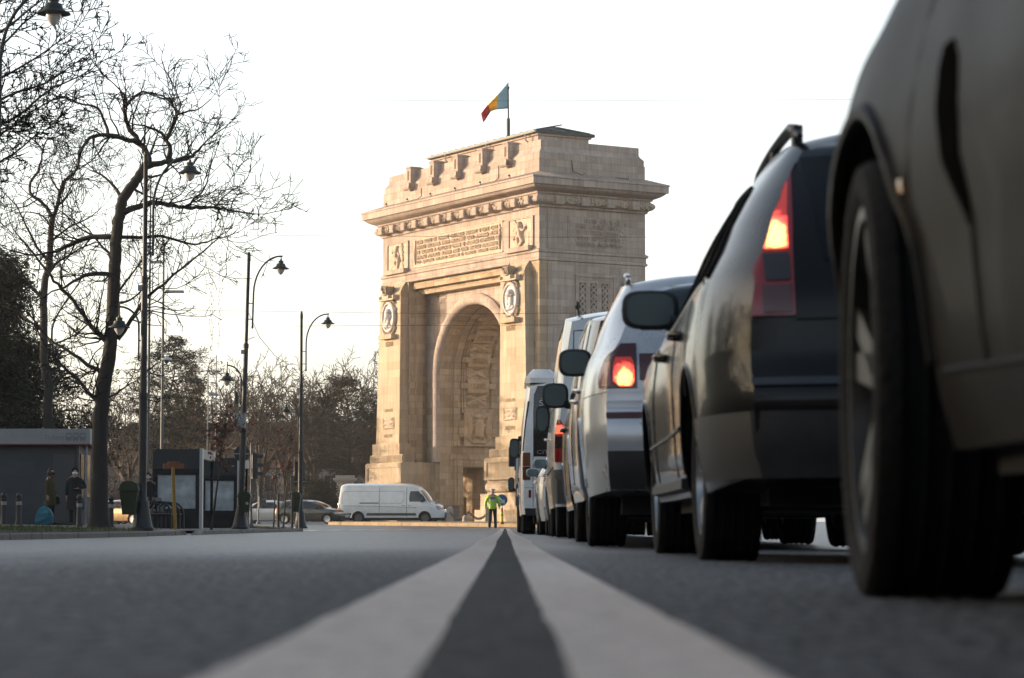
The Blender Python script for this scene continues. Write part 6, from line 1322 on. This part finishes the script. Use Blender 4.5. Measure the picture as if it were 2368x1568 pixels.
def bin_(u,v0,v1,y,label,w=.5,stick=True):
    x=atx(u,y); zt=hz(v0,y); zb=hz(v1,y); h=zt-zb; o=thing("litter_bin",label,"litter bin",(x,y,zb),0,"green litter bins"); b=MB()
    b.rings([[(k*w/2*a,d*.2*k2,z) for a,d in((-1,-1),(1,-1),(1,1),(-1,1))] for z,k,k2 in((0,.72,.8),(h*.72,1,1))],cap=True); b.build("bin_body",GREEN,o)
    b=MB(); P=[]
    for i in range(9):
        a=math.pi*i/8; P.append([(-w*.53*math.cos(a),-.23,h*.76+h*.24*math.sin(a)**.8),(-w*.53*math.cos(a),.23,h*.76+h*.24*math.sin(a)**.8)])
    b.rings([[p[0] for p in P],[p[1] for p in P]],cap=True); b.box(-w*.54,w*.54,-.24,.24,h*.70,h*.765); lid=b.build("bin_lid",GREEN,o,smooth=40)
    if not stick: b=MB()
    else: b=MB(); b.lathe([(.001,0),(.05,0),(.05,.004),(.001,.004)],14,(w*.25,-.235,h*.42),'y')
    if stick: b.build("bin_sticker",mat("sticker_white",(0,0,0)),o)
    b=MB(); b.tube([(w*.3,.1,.1),(w*.3,.1,GP(x,y)-zb)],.035,6); b.build("bin_post",GREYM,o)
bin_(299,1112,1190,63.4,"green litter bin hung on the first lamp post in front of the bronze car",.45,False); bin_(565,1136,1185,87.0,"green litter bin beside the middle lamp post with a white sticker",.42); bin_(683,1137,1184,106.6,"green litter bin tucked against the right lamp post",.42,False)
def bench(u,y,label):
    x=atx(u,y); o=thing("street_bench",label,"bench",(x,y,GP(x,y)),0,"benches by the shelters")
    for yy in(-.5,.5):
        b=MB(); P=[(.32*math.cos(a)*1.0,yy,.45+.34*math.sin(a)) for a in [math.pi*i/12 for i in range(13)]]; b.tube([(-.34,yy,0)]+list(reversed(P))+[(.34,yy,0)],.035,6); b.tube([(-.3,yy,.42),(.3,yy,.42)],.03,5); b.tube([(-.22,yy,0),(-.22,yy,.6)],.02,5); b.tube([(.0,yy,.42),(.0,yy,.78)],.02,5); b.build("cast_frame",BLACKM,o,smooth=60)
    b=MB()
    for k in range(6): xx=-.25+.09*k; b.box(xx,xx+.07,-.75,.75,.43,.46)
    b.build("seat",mat("weathered_slats",(.13,.12,.11),.8,noise=.3,nscale=6),o)
    b=MB()
    for k in range(4): z=.52+.11*k; xx=-.30-.03*k; b.box(xx-.015,xx+.015,-.75,.75,z,z+.085)
    b.build("backrest",mat("weathered_slats",(0,0,0)),o)
bench(374,75,"nearer slatted bench with round iron arms in front of the first shelter"); bench(394,77.5,"farther slatted bench behind, beside the yellow hydrant post")
def bollard(u,y,label,H=.95):
    x=atx(u,y); o=thing("bollard",label,"bollard",(x,y,GP(x,y)),0,"iron bollards on the pavement"); b=MB(); b.lathe([(.11,0),(.11,.04),(.085,.08),(.08,H*.72),(.095,H*.73),(.095,H*.78),(.06,H*.8),(.085,H*.86),(.085,H*.92),(.05,H*.98),(.001,H)],14); b.build("post",BLACKM,o,smooth=40); b=MB(); b.lathe([(.083,H*.60),(.088,H*.61),(.088,H*.70),(.083,H*.71)],14); b.build("grey_band",GREYM,o)
for u,lb in((8,"bollard at the far left edge in front of the kiosk"),(43,"second bollard from the left, left of the turquoise bag"),(183,"bollard beside the masked woman in the dark coat"),(256,"bollard just right of the thick tree trunk")): bollard(u,75,lb)
x=atx(403,73); o=thing("hydrant_post","yellow post with a rusty plate standing in front of the first shelter","marker post",(x,73,GP(x,73)),0); H=hz(1080,73)-GP(x,73)
b=MB(); b.tube([(.03,0,0),(-.02,0,H*.5),(-.06,0,H)],.05,10); b.build("post",mat("yellow_post_paint",(.26,.145,.012),.5,noise=.25,nscale=6),o,smooth=60); b=MB(); b.bbox(-.34,.26,-.03,.03,H-.05,H+.09,.02); b.bbox(-.22,.14,-.035,.035,H+.07,H+.15,.02); b.build("plate",mat("rusty_plate",(.18,.065,.025),.7,noise=.3,nscale=7),o)
# stone bollards and chain round the arch
SB=mat("bollard_stone",(.40,.33,.26),.85,noise=.25,nscale=3,bump=.3,bscale=15)
def stone_b(u,y,lb,H=.95,w=.21):
    x=atx(u,y); b=MB(); b.rings([[(sx*w*k,sy*w*k,z) for sx,sy in((-1,-1),(1,-1),(1,1),(-1,1))] for z,k in((0,1),(H*.78,.9),(H*.86,.84),(H*.95,.5),(H,.1))],cap=True); return tag(b.build("stone_bollard",SB,loc=(x,y,G(x,y)+.15)),lb,"stone bollard","stone bollards round the arch")
stone_b(1040,158,"stone bollard just right of the white van"); stone_b(1130,150,"stone bollard half hidden behind the policeman"); stone_b(820,172,"stone bollard low behind the rear wheel of the white van",.8); stone_b(590,170,"stone bollard behind the far traffic light",.8)
x0,y0=atx(1040,158),158; x1,y1=atx(1130,150),150
b=MB(); zc=G(x0,y0)+.75
nl=46
for i in range(nl):
    t=(i+.5)/nl; t2=(t*2)%1; sag=.45*(1-(2*t2-1)**2); c=Vector((lerp(x0,x1,t),lerp(y0,y1,t),zc-sag)); L=math.hypot(x1-x0,y1-y0)/nl*.8
    d=Vector((x1-x0,y1-y0,0)).normalized(); up=Vector((0,0,1)) if i%2 else Vector((-d.y,d.x,0))
    P=[c+d*(L*math.cos(a))+up*(L*.55*math.sin(a)) for a in [2*math.pi*k/8 for k in range(9)]]; b.tube(P,.022,4,cap=False)
tag(b.build("chain",BLACKM),"sagging iron chain between the stone bollards","chain")
b=MB(); b.ell((0,0,.2),(.16,.16,.22),12,8); b.lathe([(.17,0),(.17,.12),(.001,.14)],12); x=atx(1075,154); tag(b.build("stone_ball",SB,loc=(x,154,G(x,154)+.15),smooth=60),"small round stone post under the chain","stone post")
x=atx(1160,127); o=thing("direction_sign","round blue sign with white arrow on a red and yellow post","road sign",(x,127,G(x,127)+.15)); zc=hz(1156.5,127)-G(x,127)-.15; rs=.29
b=MB(); b.lathe([(.001,.012),(rs,.012),(rs,-.012),(.001,-.012)],36,(0,0,zc),'y'); pl=b.build("sign_plate",mat("sign_blue",(.012,.10,.20),.45),o,smooth=30)
b=MB(); A=[(-.20,.16),(-.155,.205),(.055,.0),(.09,.12),(.17,-.19),(-.14,-.11),(-.03,-.055)]
A=[(-.195,.145),(-.15,.19),(.06,-.015),(.125,.05),(.15,-.17),(-.07,-.145),(-.005,-.08)]
q=math.cos; b.rings([[(x_,-.016,zc+z_) for x_,z_ in A],[(x_,-.010,zc+z_) for x_,z_ in A]],cap=True); b.build("white_arrow",mat("white_road_paint",(0,0,0)),pl)
b=MB(); R=[[((rs-d)*math.cos(2*math.pi*k/36),-.0135,zc+(rs-d)*math.sin(2*math.pi*k/36)) for k in range(36)] for d in(.004,.02)]; b.rings(R); b.build("sign_rim",mat("white_road_paint",(0,0,0)),pl)
b=MB(); b.tube([(0,.03,0),(0,.03,zc+.1)],.03,8); b.build("pole",GREYM,o,smooth=60)
for z0,z1,m,r in((0,.12,mat("post_red",(.42,.03,.02),.5),.11),(.12,.42,mat("post_yellow",(.62,.44,.02),.5),.075),(.42,.48,mat("post_red",(0,0,0)),.08),(.48,.62,mat("post_yellow",(0,0,0)),.075),(.62,.80,mat("post_red",(0,0,0)),.06)): b=MB(); b.lathe([(.001,z0),(r,z0),(r,z1),(.001,z1)],12,(0,.03,0)); b.build("post_sleeve",m,o,smooth=30)
# ---------------------------------------------------------------- background buildings, gate, wires, string lights
BW=mat("old_white_render",(.40,.37,.34),.85,noise=.25,nscale=.7); BR=stone_mat("brown_roof_tiles",(.15,.085,.06),(.11,.06,.042),(.13,.08,.06),bw=.35,bh=.3,mort=.05,bump=.5)
def building(u0,u1,y,veave,vridge,label,nw,dep=12):
    x0,x1=atx(u0,y),atx(u1,y); g=G(0,y)-.2; he=hz(veave,y)-g; hr=hz(vridge,y)-g; o=thing("long_building",label,"building",(x0,y,g)); w=x1-x0
    b=MB(); b.box(0,w,0,dep,0,he); b.build("wall",BW,o)
    b=MB(); b.rings([[(-.5,-.6,he),(w+.5,-.6,he),(w+.5,dep+.6,he),(-.5,dep+.6,he)],[(-.5,-.6,he+.12),(w+.5,-.6,he+.12),(w+.5,dep+.6,he+.12),(-.5,dep+.6,he+.12)],[(2,dep*.45,hr),(w-2,dep*.45,hr),(w-2,dep*.55,hr),(2,dep*.55,hr)]],cap=True); r=b.build("roof",BR,o)
    for fl in range(2):
        for k in range(nw):
            x=w*(k+.5)/nw; z=he*(.14+.46*fl); b=MB(); b.box(x-.55,x+.55,-.05,.05,z,z+he*.28); wn=b.build("window",mat("dark_window",(.03,.032,.036),.15),o); b=MB(); b.box(x-.66,x-.55,-.09,.02,z-.1,z+he*.28+.1); b.box(x+.55,x+.66,-.09,.02,z-.1,z+he*.28+.1); b.box(x-.55,x+.55,-.09,.02,z+he*.28,z+he*.28+.1); b.box(x-.7,x+.7,-.14,.02,z-.1,z); b.box(x-.03,x+.03,-.07,0,z,z+he*.28); b.build("window_frame",mat("window_frame_white",(.42,.40,.38),.7),wn)
building(230,880,250,1085,972,"long white building under a broad brown tiled roof behind the bare trees",14)
building(-60,215,230,1100,1010,"pale building hidden by evergreens behind the kiosk",6)
y=196; x=atx(797,y); o=thing("gate_pillar","old stone gate pillar with cap left of the white van","gate pillar",(x,y,G(x,y))); H=hz(1100,y)-G(x,y)
b=MB(); b.box(-.62,.62,-.5,.5,0,H-.5); b.box(-.45,.45,-.54,-.5,.4,H-.9); b.build("shaft",BW,o); b=MB(); b.box(-.75,.75,-.62,.62,H-.5,H-.38); b.box(-.88,.88,-.75,.75,H-.38,H-.2); b.box(-.7,.7,-.58,.58,H-.2,H); b.build("cap",BW,o)
y=200; x0,x1=atx(560,y),atx(780,y); b=MB(); b.box(x0,x1,y,y+.3,G(0,y)-.1,G(0,y)+1.0)
o=tag(b.build("boundary_wall",BW),"low white wall behind the two cars, left of the gate pillar","wall")
b=MB()
for k in range(60): xx=lerp(x0,x1,k/59); b.box(xx-.02,xx+.02,.1,.14,0,1.2)
b.box(x0,x1,.1,.14,1.0,1.05); rl=b.build("railing",BLACKM,o,loc=(0,y,G(0,y)+1.0))
# unseen blocks added to cut light: left against the low sun, behind, and right
def block(x0,x1,y0,y1,h,label,face):
    b=MB(); b.box(x0,x1,y0,y1,-1,h); o=tag(b.build("added_shade_block",mat("dark_brick",(.10,.075,.06),.85,noise=.25,nscale=1)),label,"building"); b=MB()
    nf=max(2,int(h/3.6))
    for k in range(nf):
        z=1.2+(h-1.2)*k/nf; hh=(h-1.2)/nf*.6
        if face=='y':
            for i in range(int((x1-x0)/4)): xx=x0+1+4*i; b.box(xx,xx+2,y1-.1,y1+.02,z,z+hh)
        else:
            xf=x1 if face=='x' else x0
            for i in range(int((y1-y0)/4)): yy=y0+1+4*i; b.box(xf-.1,xf+.02,yy,yy+2,z,z+hh) if face=='x' else b.box(xf-.02,xf+.1,yy,yy+2,z,z+hh)
    b.build("window",mat("dark_window",(0,0,0)),o); b=MB(); b.box(x0-.3,x1+.3,y0-.3,y1+.3,h,h+.3); b.build("roof",GREYM,o)
block(-58,-46,-70,101,9.2,"unseen long brick block added left of the street to block the low sun",'x'); block(-44,70,-52,-34,15,"unseen tall brick block added behind the viewer to cut sky light",'y'); block(42,58,-30,112,20,"unseen brick block added right of the street to cut sky light",'-x')
def wire(name,pts,label,r=.008): 
    P=[at(*p) for p in pts]; b=MB(); Q=[]
    for a,c in zip(P,P[1:]):
        for i in range(12): Q.append(a.lerp(c,i/12)-Vector((0,0,4*.0*(i/12)*(1-i/12))))
    Q.append(P[-1]); b.tube(Q,r,3); tag(b.build(name,mat("wire_black",(.03,.03,.03),.6)),label,"wire","overhead wires")
wire("overhead_wire",[(380,230,110),(1200,233.5,110),(2600,228,110)],"highest overhead wire, crossing the flag")
wire("overhead_wire",[(560,544,110),(1300,549,110),(2600,545,110)],"overhead wire passing in front of the carved inscription")
wire("overhead_wire",[(340,716,110),(1050,726,110),(2500,716,110)],"overhead wire crossing the arch at the medallions")
wire("overhead_wire",[(680,754,112),(1150,752,116),(2300,745,120)],"lower overhead wire running from the right lamp post",.010)
wire("overhead_wire",[(575,724,87),(600,780,92),(635,822,98),(665,842,103),(697,845,107)],"slack cable hanging between the middle and right lamp posts",.012)
wire("overhead_wire",[(325,872,64),(555,872,90),(700,878,110)],"cable strung low between the lamp posts past the pine",.010)
b=MB(); bl=MB(); r=random.Random(77); yl=88
for k in range(7):
    u=472+6.5*k+r.uniform(-2,2); v1=r.uniform(560,825); P=[]
    v=478
    while v<v1: P.append(at(u+r.uniform(-2.5,2.5),v,yl)); v+=9
    b.tube(P,.006,3,cap=False)
    for p in P: bl.ell(p+Vector((r.uniform(-.03,.03),0,r.uniform(-.02,.02))),(.016,.016,.024),4,3)
P0=at(455,478,yl); b.tube([at(440,477,yl),at(520,479,yl)],.008,3)
lt=tag(b.build("string_lights",mat("string_wire",(.16,.15,.14),.7)),"unlit icicle string lights hanging under the tree branch","string lights"); bl.build("bulbs",mat("string_bulbs",(.3,.28,.26),.4),lt)
# ---------------------------------------------------------------- people
SKIN=mat("skin",(.38,.22,.155),.5)
def person(label,u,y,h,rz,J,top,hem,pants,shoe,hair,group=None,z=None,long_hair=False,width=1.0,sleeve=.058,leg=.085,mask=None,extra=None):
    x=atx(u,y); o=thing("person",label,"person",(x,y,GP(x,y) if z is None else z),rz,group); k=h/1.75
    V=lambda p:Vector(p)*k
    D=dict(pel=(0,0,.95),spi=(0,.01,1.14),che=(0,.0,1.34),nb=(0,.015,1.49),ne=(0,-.0,1.555),ch=(0,-.035,1.60),hd=(0,-.015,1.66),cr=(0,.0,1.715),
      shl=(-.18,.01,1.44),ell=(-.25,.03,1.17),wrl=(-.27,-.02,.93),shr=(.18,.01,1.44),elr=(.25,.03,1.17),wrr=(.27,-.02,.93),
      hil=(-.09,0,.91),knl=(-.10,-.02,.50),anl=(-.11,.03,.09),tol=(-.125,-.13,.035),hir=(.09,0,.91),knr=(.10,-.02,.50),anr=(.11,.03,.09),tor=(.125,-.13,.035)); D.update(J)
    names=list(D); vs=[V(D[n]) for n in names]; ix={n:i for i,n in enumerate(names)}
    rad=dict(pel=.125,spi=.115,che=.135,nb=.07,ne=.055,ch=.062,hd=.085,cr=.06,shl=.062,ell=.044,wrl=.028,shr=.062,elr=.044,wrr=.028,hil=.09,knl=.056,anl=.04,tol=.03,hir=.09,knr=.056,anr=.04,tor=.03)
    rs=[rad[n]*k for n in names]
    E=[('pel','spi'),('spi','che'),('che','nb'),('nb','ne'),('ne','ch'),('ch','hd'),('hd','cr'),('nb','shl'),('shl','ell'),('ell','wrl'),('nb','shr'),('shr','elr'),('elr','wrr'),('pel','hil'),('hil','knl'),('knl','anl'),('anl','tol'),('pel','hir'),('hir','knr'),('knr','anr'),('anr','tor')]
    ed=[(ix[a],ix[b]) for a,b in E]
    i=len(vs); vs.append(V(D['hd'])+Vector((0,-.105*k,-.01*k))); rs.append(.012*k); ed.append((ix['hd'],i))        # nose
    for s in 'lr':
        w=V(D['wr'+s]); e=V(D['el'+s]); d=(w-e).normalized(); sd=-1 if s=='l' else 1
        fwd=Vector((0,-1,0)); fwd=(fwd-d*fwd.dot(d)); fwd=fwd.normalized() if fwd.length>.2 else Vector((1,0,0)); nrm=d.cross(fwd)
        p=len(vs); vs.append(w+d*.055*k); rs.append(.030*k); ed.append((ix['wr'+s],p))
        for f in range(4):
            off=fwd*(.030-.020*f)*k; L=(.075,.085,.080,.062)[f]*k; a=len(vs); vs+= [w+d*.085*k+off, w+d*.085*k+off+d*L*.55+nrm*.006*k*sd, w+d*.085*k+off*1.05+d*L+nrm*.022*k*sd]; rs+=[.0095*k,.0085*k,.007*k]; ed+=[(p,a),(a,a+1),(a+1,a+2)]
        a=len(vs); vs+=[w+d*.035*k+fwd*.035*k,w+d*.075*k+fwd*.058*k]; rs+=[.010*k,.008*k]; ed+=[(p,a),(a,a+1)]
    me=bpy.data.meshes.new("body"); me.from_pydata([tuple(v) for v in vs],ed,[]); body=link("body",me,SKIN,o)
    md=body.modifiers.new("skin",'SKIN'); 
    if not me.skin_vertices: return o
    for q,r in zip(me.skin_vertices[0].data,rs): q.radius=(r,r)
    me.skin_vertices[0].data[0].use_root=True
    md.use_smooth_shade=True; body.modifiers.new("smooth",'SUBSURF').levels=2; body.modifiers["smooth"].render_levels=2
    # coat or jacket: rings round the trunk, plus sleeves
    b=MB(); tw=width; prof=top['prof']
    R=[]
    for zz,rx,ry in prof:
        t=min(1,max(0,(zz-.95)/.54)); c=V(D['pel']).lerp(V(D['nb']),t); c.z=zz*k
        R.append([(c.x+rx*tw*k*math.copysign(abs(math.cos(a))**.85,math.cos(a)),c.y+ry*k*math.sin(a)*(1+.04*math.sin(5*a+zz*9)),c.z) for a in [2*math.pi*j/24 for j in range(24)]])
    b.rings(R); 
    for s in 'lr':
        P=[V(D['sh'+s])*.93+Vector((0,0,.0)),V(D['sh'+s])]; a,e,w=V(D['sh'+s]),V(D['el'+s]),V(D['wr'+s])
        P+=[a.lerp(e,.35),a.lerp(e,.7),e,e.lerp(w,.4),e.lerp(w,.8),e.lerp(w,.97)]; q=sleeve*k; b.tube(P,[q*1.15,q*1.25,q*1.18,q*1.08,q*1.02,q*.95,q*.85,q*.82],12)
    ct=b.build(top['name'],top['mat'],o,smooth=60)
    if pants:
        b=MB()
        for s in 'lr':
            a,e,w=V(D['hi'+s]),V(D['kn'+s]),V(D['an'+s]); q=leg*k
            b.tube([a+Vector((0,0,.06*k)),a,a.lerp(e,.4),a.lerp(e,.8),e,e.lerp(w,.4),e.lerp(w,.8),w+Vector((0,0,-.02*k))],[q*1.1,q*1.15,q*1.0,q*.86,q*.8,q*.78,q*.7,q*.74],12)
        b.rings([[(rx*k*math.cos(a_),ry*k*math.sin(a_),zz*k) for a_ in [2*math.pi*j/20 for j in range(20)]] for zz,rx,ry in((.82,.15,.10),(.90,.175,.12),(1.02,.16,.115))],cap=True)
        b.build("trousers",pants,o,smooth=60)
    for s in 'lr':
        b=MB(); a,t=V(D['an'+s]),V(D['to'+s]); m=(a+t)/2; d=(t-a); ang=math.atan2(d.y,d.x); b.ell((m.x,m.y,max(m.z-.005*k,.045*k)),(.135*k,.05*k,.05*k),12,8,Matrix.Rotation(ang,3,'Z')); b.build("shoe",shoe,o,smooth=180)
    hd=V(D['hd'])
    if hair:
        b=MB(); R=[]
        for t in range(9):
            f=t/8; zz=.115-.30*f if long_hair else .115-.14*f; r=math.sin(min(1,f*1.9+.05)*math.pi/2)
            R.append([(hd.x+.098*k*r*math.cos(a),hd.y+.03*k+.10*k*r*math.sin(a),hd.z+zz*k) for a in [-.35+ (math.pi+.7)*j/14 for j in range(15)]])
        b.grid(R); hr=b.build("hair",hair,o,smooth=60); sm=hr.modifiers.new("thickness",'SOLIDIFY'); sm.thickness=.02
    b=MB()
    for sd in(-1,1): b.ell(hd+Vector((sd*.032,-.083,.012))*k,(.011*k,.008*k,.008*k),6,4)
    b.build("eyes",mat("eye_dark",(.03,.02,.015),.2),o)
    if mask: b=MB(); b.rings([[(hd.x+.075*k*math.cos(a)*f2,hd.y-.03*k-.085*k*abs(math.sin(a)),hd.z+z_*k) for a in [math.pi+math.pi*j/10 for j in range(11)]] for z_,f2 in((-.012,1),(-.05,1.06),(-.085,.8))],closed=False); mk=b.build("face_mask",mask,o,smooth=60); sm=mk.modifiers.new("thickness",'SOLIDIFY'); sm.thickness=.01
    if extra: extra(o,k,D,V,ct)
    return o
def coat(nm,m,z0,flare=.03): return dict(name=nm,mat=m,prof=[(z0,.20+flare,.15+flare),(lerp(z0,.95,.5),.20+flare*.6,.145+flare*.5),(.95,.195,.14),(1.12,.175,.13),(1.3,.195,.14),(1.42,.20,.12),(1.485,.14,.09),(1.53,.07,.07)])
DARK=mat("dark_cloth",(.016,.017,.02),.9,noise=.2,nscale=12); NAVY=mat("black_wool",(.012,.013,.016),.9,noise=.2,nscale=12); OLIVE=mat("olive_wool",(.055,.045,.013),.9,noise=.25,nscale=12); JEAN=mat("blue_denim",(.06,.09,.13),.85,noise=.2,nscale=20)
BROWNH=mat("dark_hair",(.018,.012,.01),.6); HIVIS=mat("hi_vis_yellow",(.36,.62,.03),.7,noise=.12,nscale=10); SILV=mat("reflective_tape",(.42,.44,.44),.4); SHOEB=mat("black_leather",(.015,.014,.014),.35)
WHITE=mat("white_cloth",(.62,.62,.62),.8)
def police_extra(o,k,D,V,ct):
    for zz,rx,ry in((1.08,.187,.142),(1.25,.197,.147)):
        b=MB(); b.rings([[(rx*k*math.copysign(abs(math.cos(a))**.85,math.cos(a)),ry*k*math.sin(a)+.008*k,z*k) for a in [2*math.pi*j/24 for j in range(24)]] for z in(zz-.025,zz+.025)]); b.build("reflective_band",SILV,ct)
    for s in 'lr':
        for t in(.35,.75):
            a,e=V(D['sh'+s]),V(D['el'+s]); w=V(D['wr'+s]); p=a.lerp(e,.8) if t<.5 else e.lerp(w,.5); d=(e-a).normalized() if t<.5 else (w-e).normalized(); b=MB(); b.tube([p-d*.025,p+d*.025],.068*k,12,cap=False); b.build("reflective_band",SILV,ct)
    b=MB(); b.box(-.13*k,.13*k,-.165*k,-.155*k,1.315*k,1.40*k); pp=b.build("back_panel",mat("police_navy",(.03,.05,.10),.6),ct); text_mesh("back_lettering","POLITIA",.22*k,.055*k,.004,SILV,pp,Matrix.Translation((0,-.166*k,1.357*k)))
    hd=V(D['hd']); b=MB(); b.lathe([(.088*k,.015*k),(.095*k,.04*k),(.125*k,.085*k),(.13*k,.10*k),(.10*k,.125*k),(.001,.13*k)],20,hd+Vector((0,0,0))); b.build("white_cap",WHITE,o,smooth=50); b=MB(); b.lathe([(.092*k,.012*k),(.095*k,.042*k)],20,hd); b.build("cap_band",SILV,o)
# the figure is modelled facing -y, so seen from behind it is turned half way round; mirrored panel is set on its back
def pol(o,k,D,V,ct): police_extra(o,k,D,V,ct)
jk=dict(name="jacket",mat=HIVIS,prof=[(.88,.185,.135),(.96,.185,.14),(1.08,.182,.138),(1.25,.195,.145),(1.38,.20,.13),(1.46,.16,.10),(1.52,.075,.075)])
# built with his back towards -y, the camera side: limbs bend the other way
person("policeman in hi-vis jacket and white cap standing in the road, seen from behind",1138.5,118,1.80,0,dict(ell=(-.30,-.0,1.18),wrl=(-.31,.08,.95),elr=(.30,-.0,1.18),wrr=(.30,.08,.95),ch=(0,.035,1.60),hd=(0,.015,1.66),knl=(-.12,.02,.50),anl=(-.135,-.03,.09),tol=(-.16,.12,.035),knr=(.12,.02,.50),anr=(.135,-.03,.09),tor=(.16,.12,.035)),jk,None,DARK,SHOEB,None,extra=pol,sleeve=.066,leg=.092)
def scarf(o,k,D,V,ct):
    b=MB(); b.lathe([(.085*k,1.44*k),(.115*k,1.47*k),(.115*k,1.54*k),(.08*k,1.57*k)],16); b.build("scarf",mat("rust_scarf",(.12,.035,.012),.9),ct,smooth=60)
    b=MB(); w=V(D['wrr']); b.bbox(w.x-.02,w.x+.10,w.y-.12,w.y+.12,w.z-.28,w.z-.06,.02); b.build("handbag",SHOEB,o)
ol=person("woman in olive coat and rust scarf facing right, turquoise bag in hand",116,77.5,1.70,R_(75),dict(ell=(-.22,.05,1.17),wrl=(-.24,.0,.92),elr=(.22,.05,1.17),wrr=(.24,-.06,.95)),coat("coat",OLIVE,.62),None,DARK,SHOEB,BROWNH,long_hair=True,extra=scarf,mask=mat("black_mask",(.015,.015,.015),.8))
x=atx(102,76.9); b=MB(); g=GP(x,76.9); hb=hz(1170,76.9)-g; 
rk=random.Random(6); R=[]
for z,w_,d_ in((.02,.20,.10),(.10,.25,.14),(.24,.27,.15),(.36,.24,.13),(hb*.85,.17,.10),(hb,.06,.04)): R.append([(w_*math.copysign(abs(math.cos(a))**.45,math.cos(a))+rk.uniform(-.025,.025),d_*math.copysign(abs(math.sin(a))**.45,math.sin(a))+rk.uniform(-.03,.03),z+rk.uniform(-.012,.012)) for a in [2*math.pi*j/14 for j in range(14)]])
b.rings(R,cap=True); b.tube([(-.05,0,hb-.02),(-.03,0,hb+.12),(.03,0,hb+.12),(.05,0,hb-.02)],.012,5)
tag(b.build("carrier_bag",mat("turquoise_plastic",(.008,.12,.17),.5,noise=.2,nscale=8),loc=(x,76.9,g)),"turquoise carrier bag held low by the woman in olive","bag")
person("woman in long black coat and white face mask in front of the kiosk corner",172,77,1.72,R_(8),dict(elr=(.30,.02,1.20),wrr=(.10,-.17,1.15),ell=(-.24,.02,1.17),wrl=(-.25,-.02,.92)),coat("coat",NAVY,.50,.05),None,DARK,SHOEB,BROWNH,mask=WHITE,width=1.12)
person("woman in dark jacket and blue jeans beside the front bus shelter",340.5,75,1.62,R_(15),dict(elr=(.24,.02,1.17),wrr=(.17,-.08,.98),ell=(-.24,.02,1.17),wrl=(-.2,-.06,.96)),coat("jacket",DARK,.80,.0),None,JEAN,SHOEB,BROWNH,long_hair=True,mask=mat("pale_mask",(.45,.42,.46),.8))
person("pedestrian mostly hidden by the green bin, dark legs striding",563,98,1.72,R_(200),dict(knl=(-.09,-.16,.52),anl=(-.1,-.10,.10),tol=(-.1,-.27,.05),knr=(.09,.05,.50),anr=(.1,.26,.14),tor=(.1,.16,.05)),coat("jacket",DARK,.82,.0),None,DARK,SHOEB,BROWNH)
# ---------------------------------------------------------------- thin winter haze
b=MB(); b.box(-110,110,-80,300,-1.6,46); hz_=b.build("haze",None); tag(hz_,kind='stuff'); hz_["label"]="thin winter haze in the street"
hm=bpy.data.materials.new("haze_air"); hm.use_nodes=True; t=hm.node_tree; t.nodes.remove(t.nodes["Principled BSDF"]); v=t.nodes.new("ShaderNodeVolumePrincipled"); v.inputs['Density'].default_value=.00028; v.inputs['Color'].default_value=(.95,.93,.9,1); v.inputs['Anisotropy'].default_value=.3
t.links.new(v.outputs[0],t.nodes["Material Output"].inputs['Volume']); hz_.data.materials.append(hm)
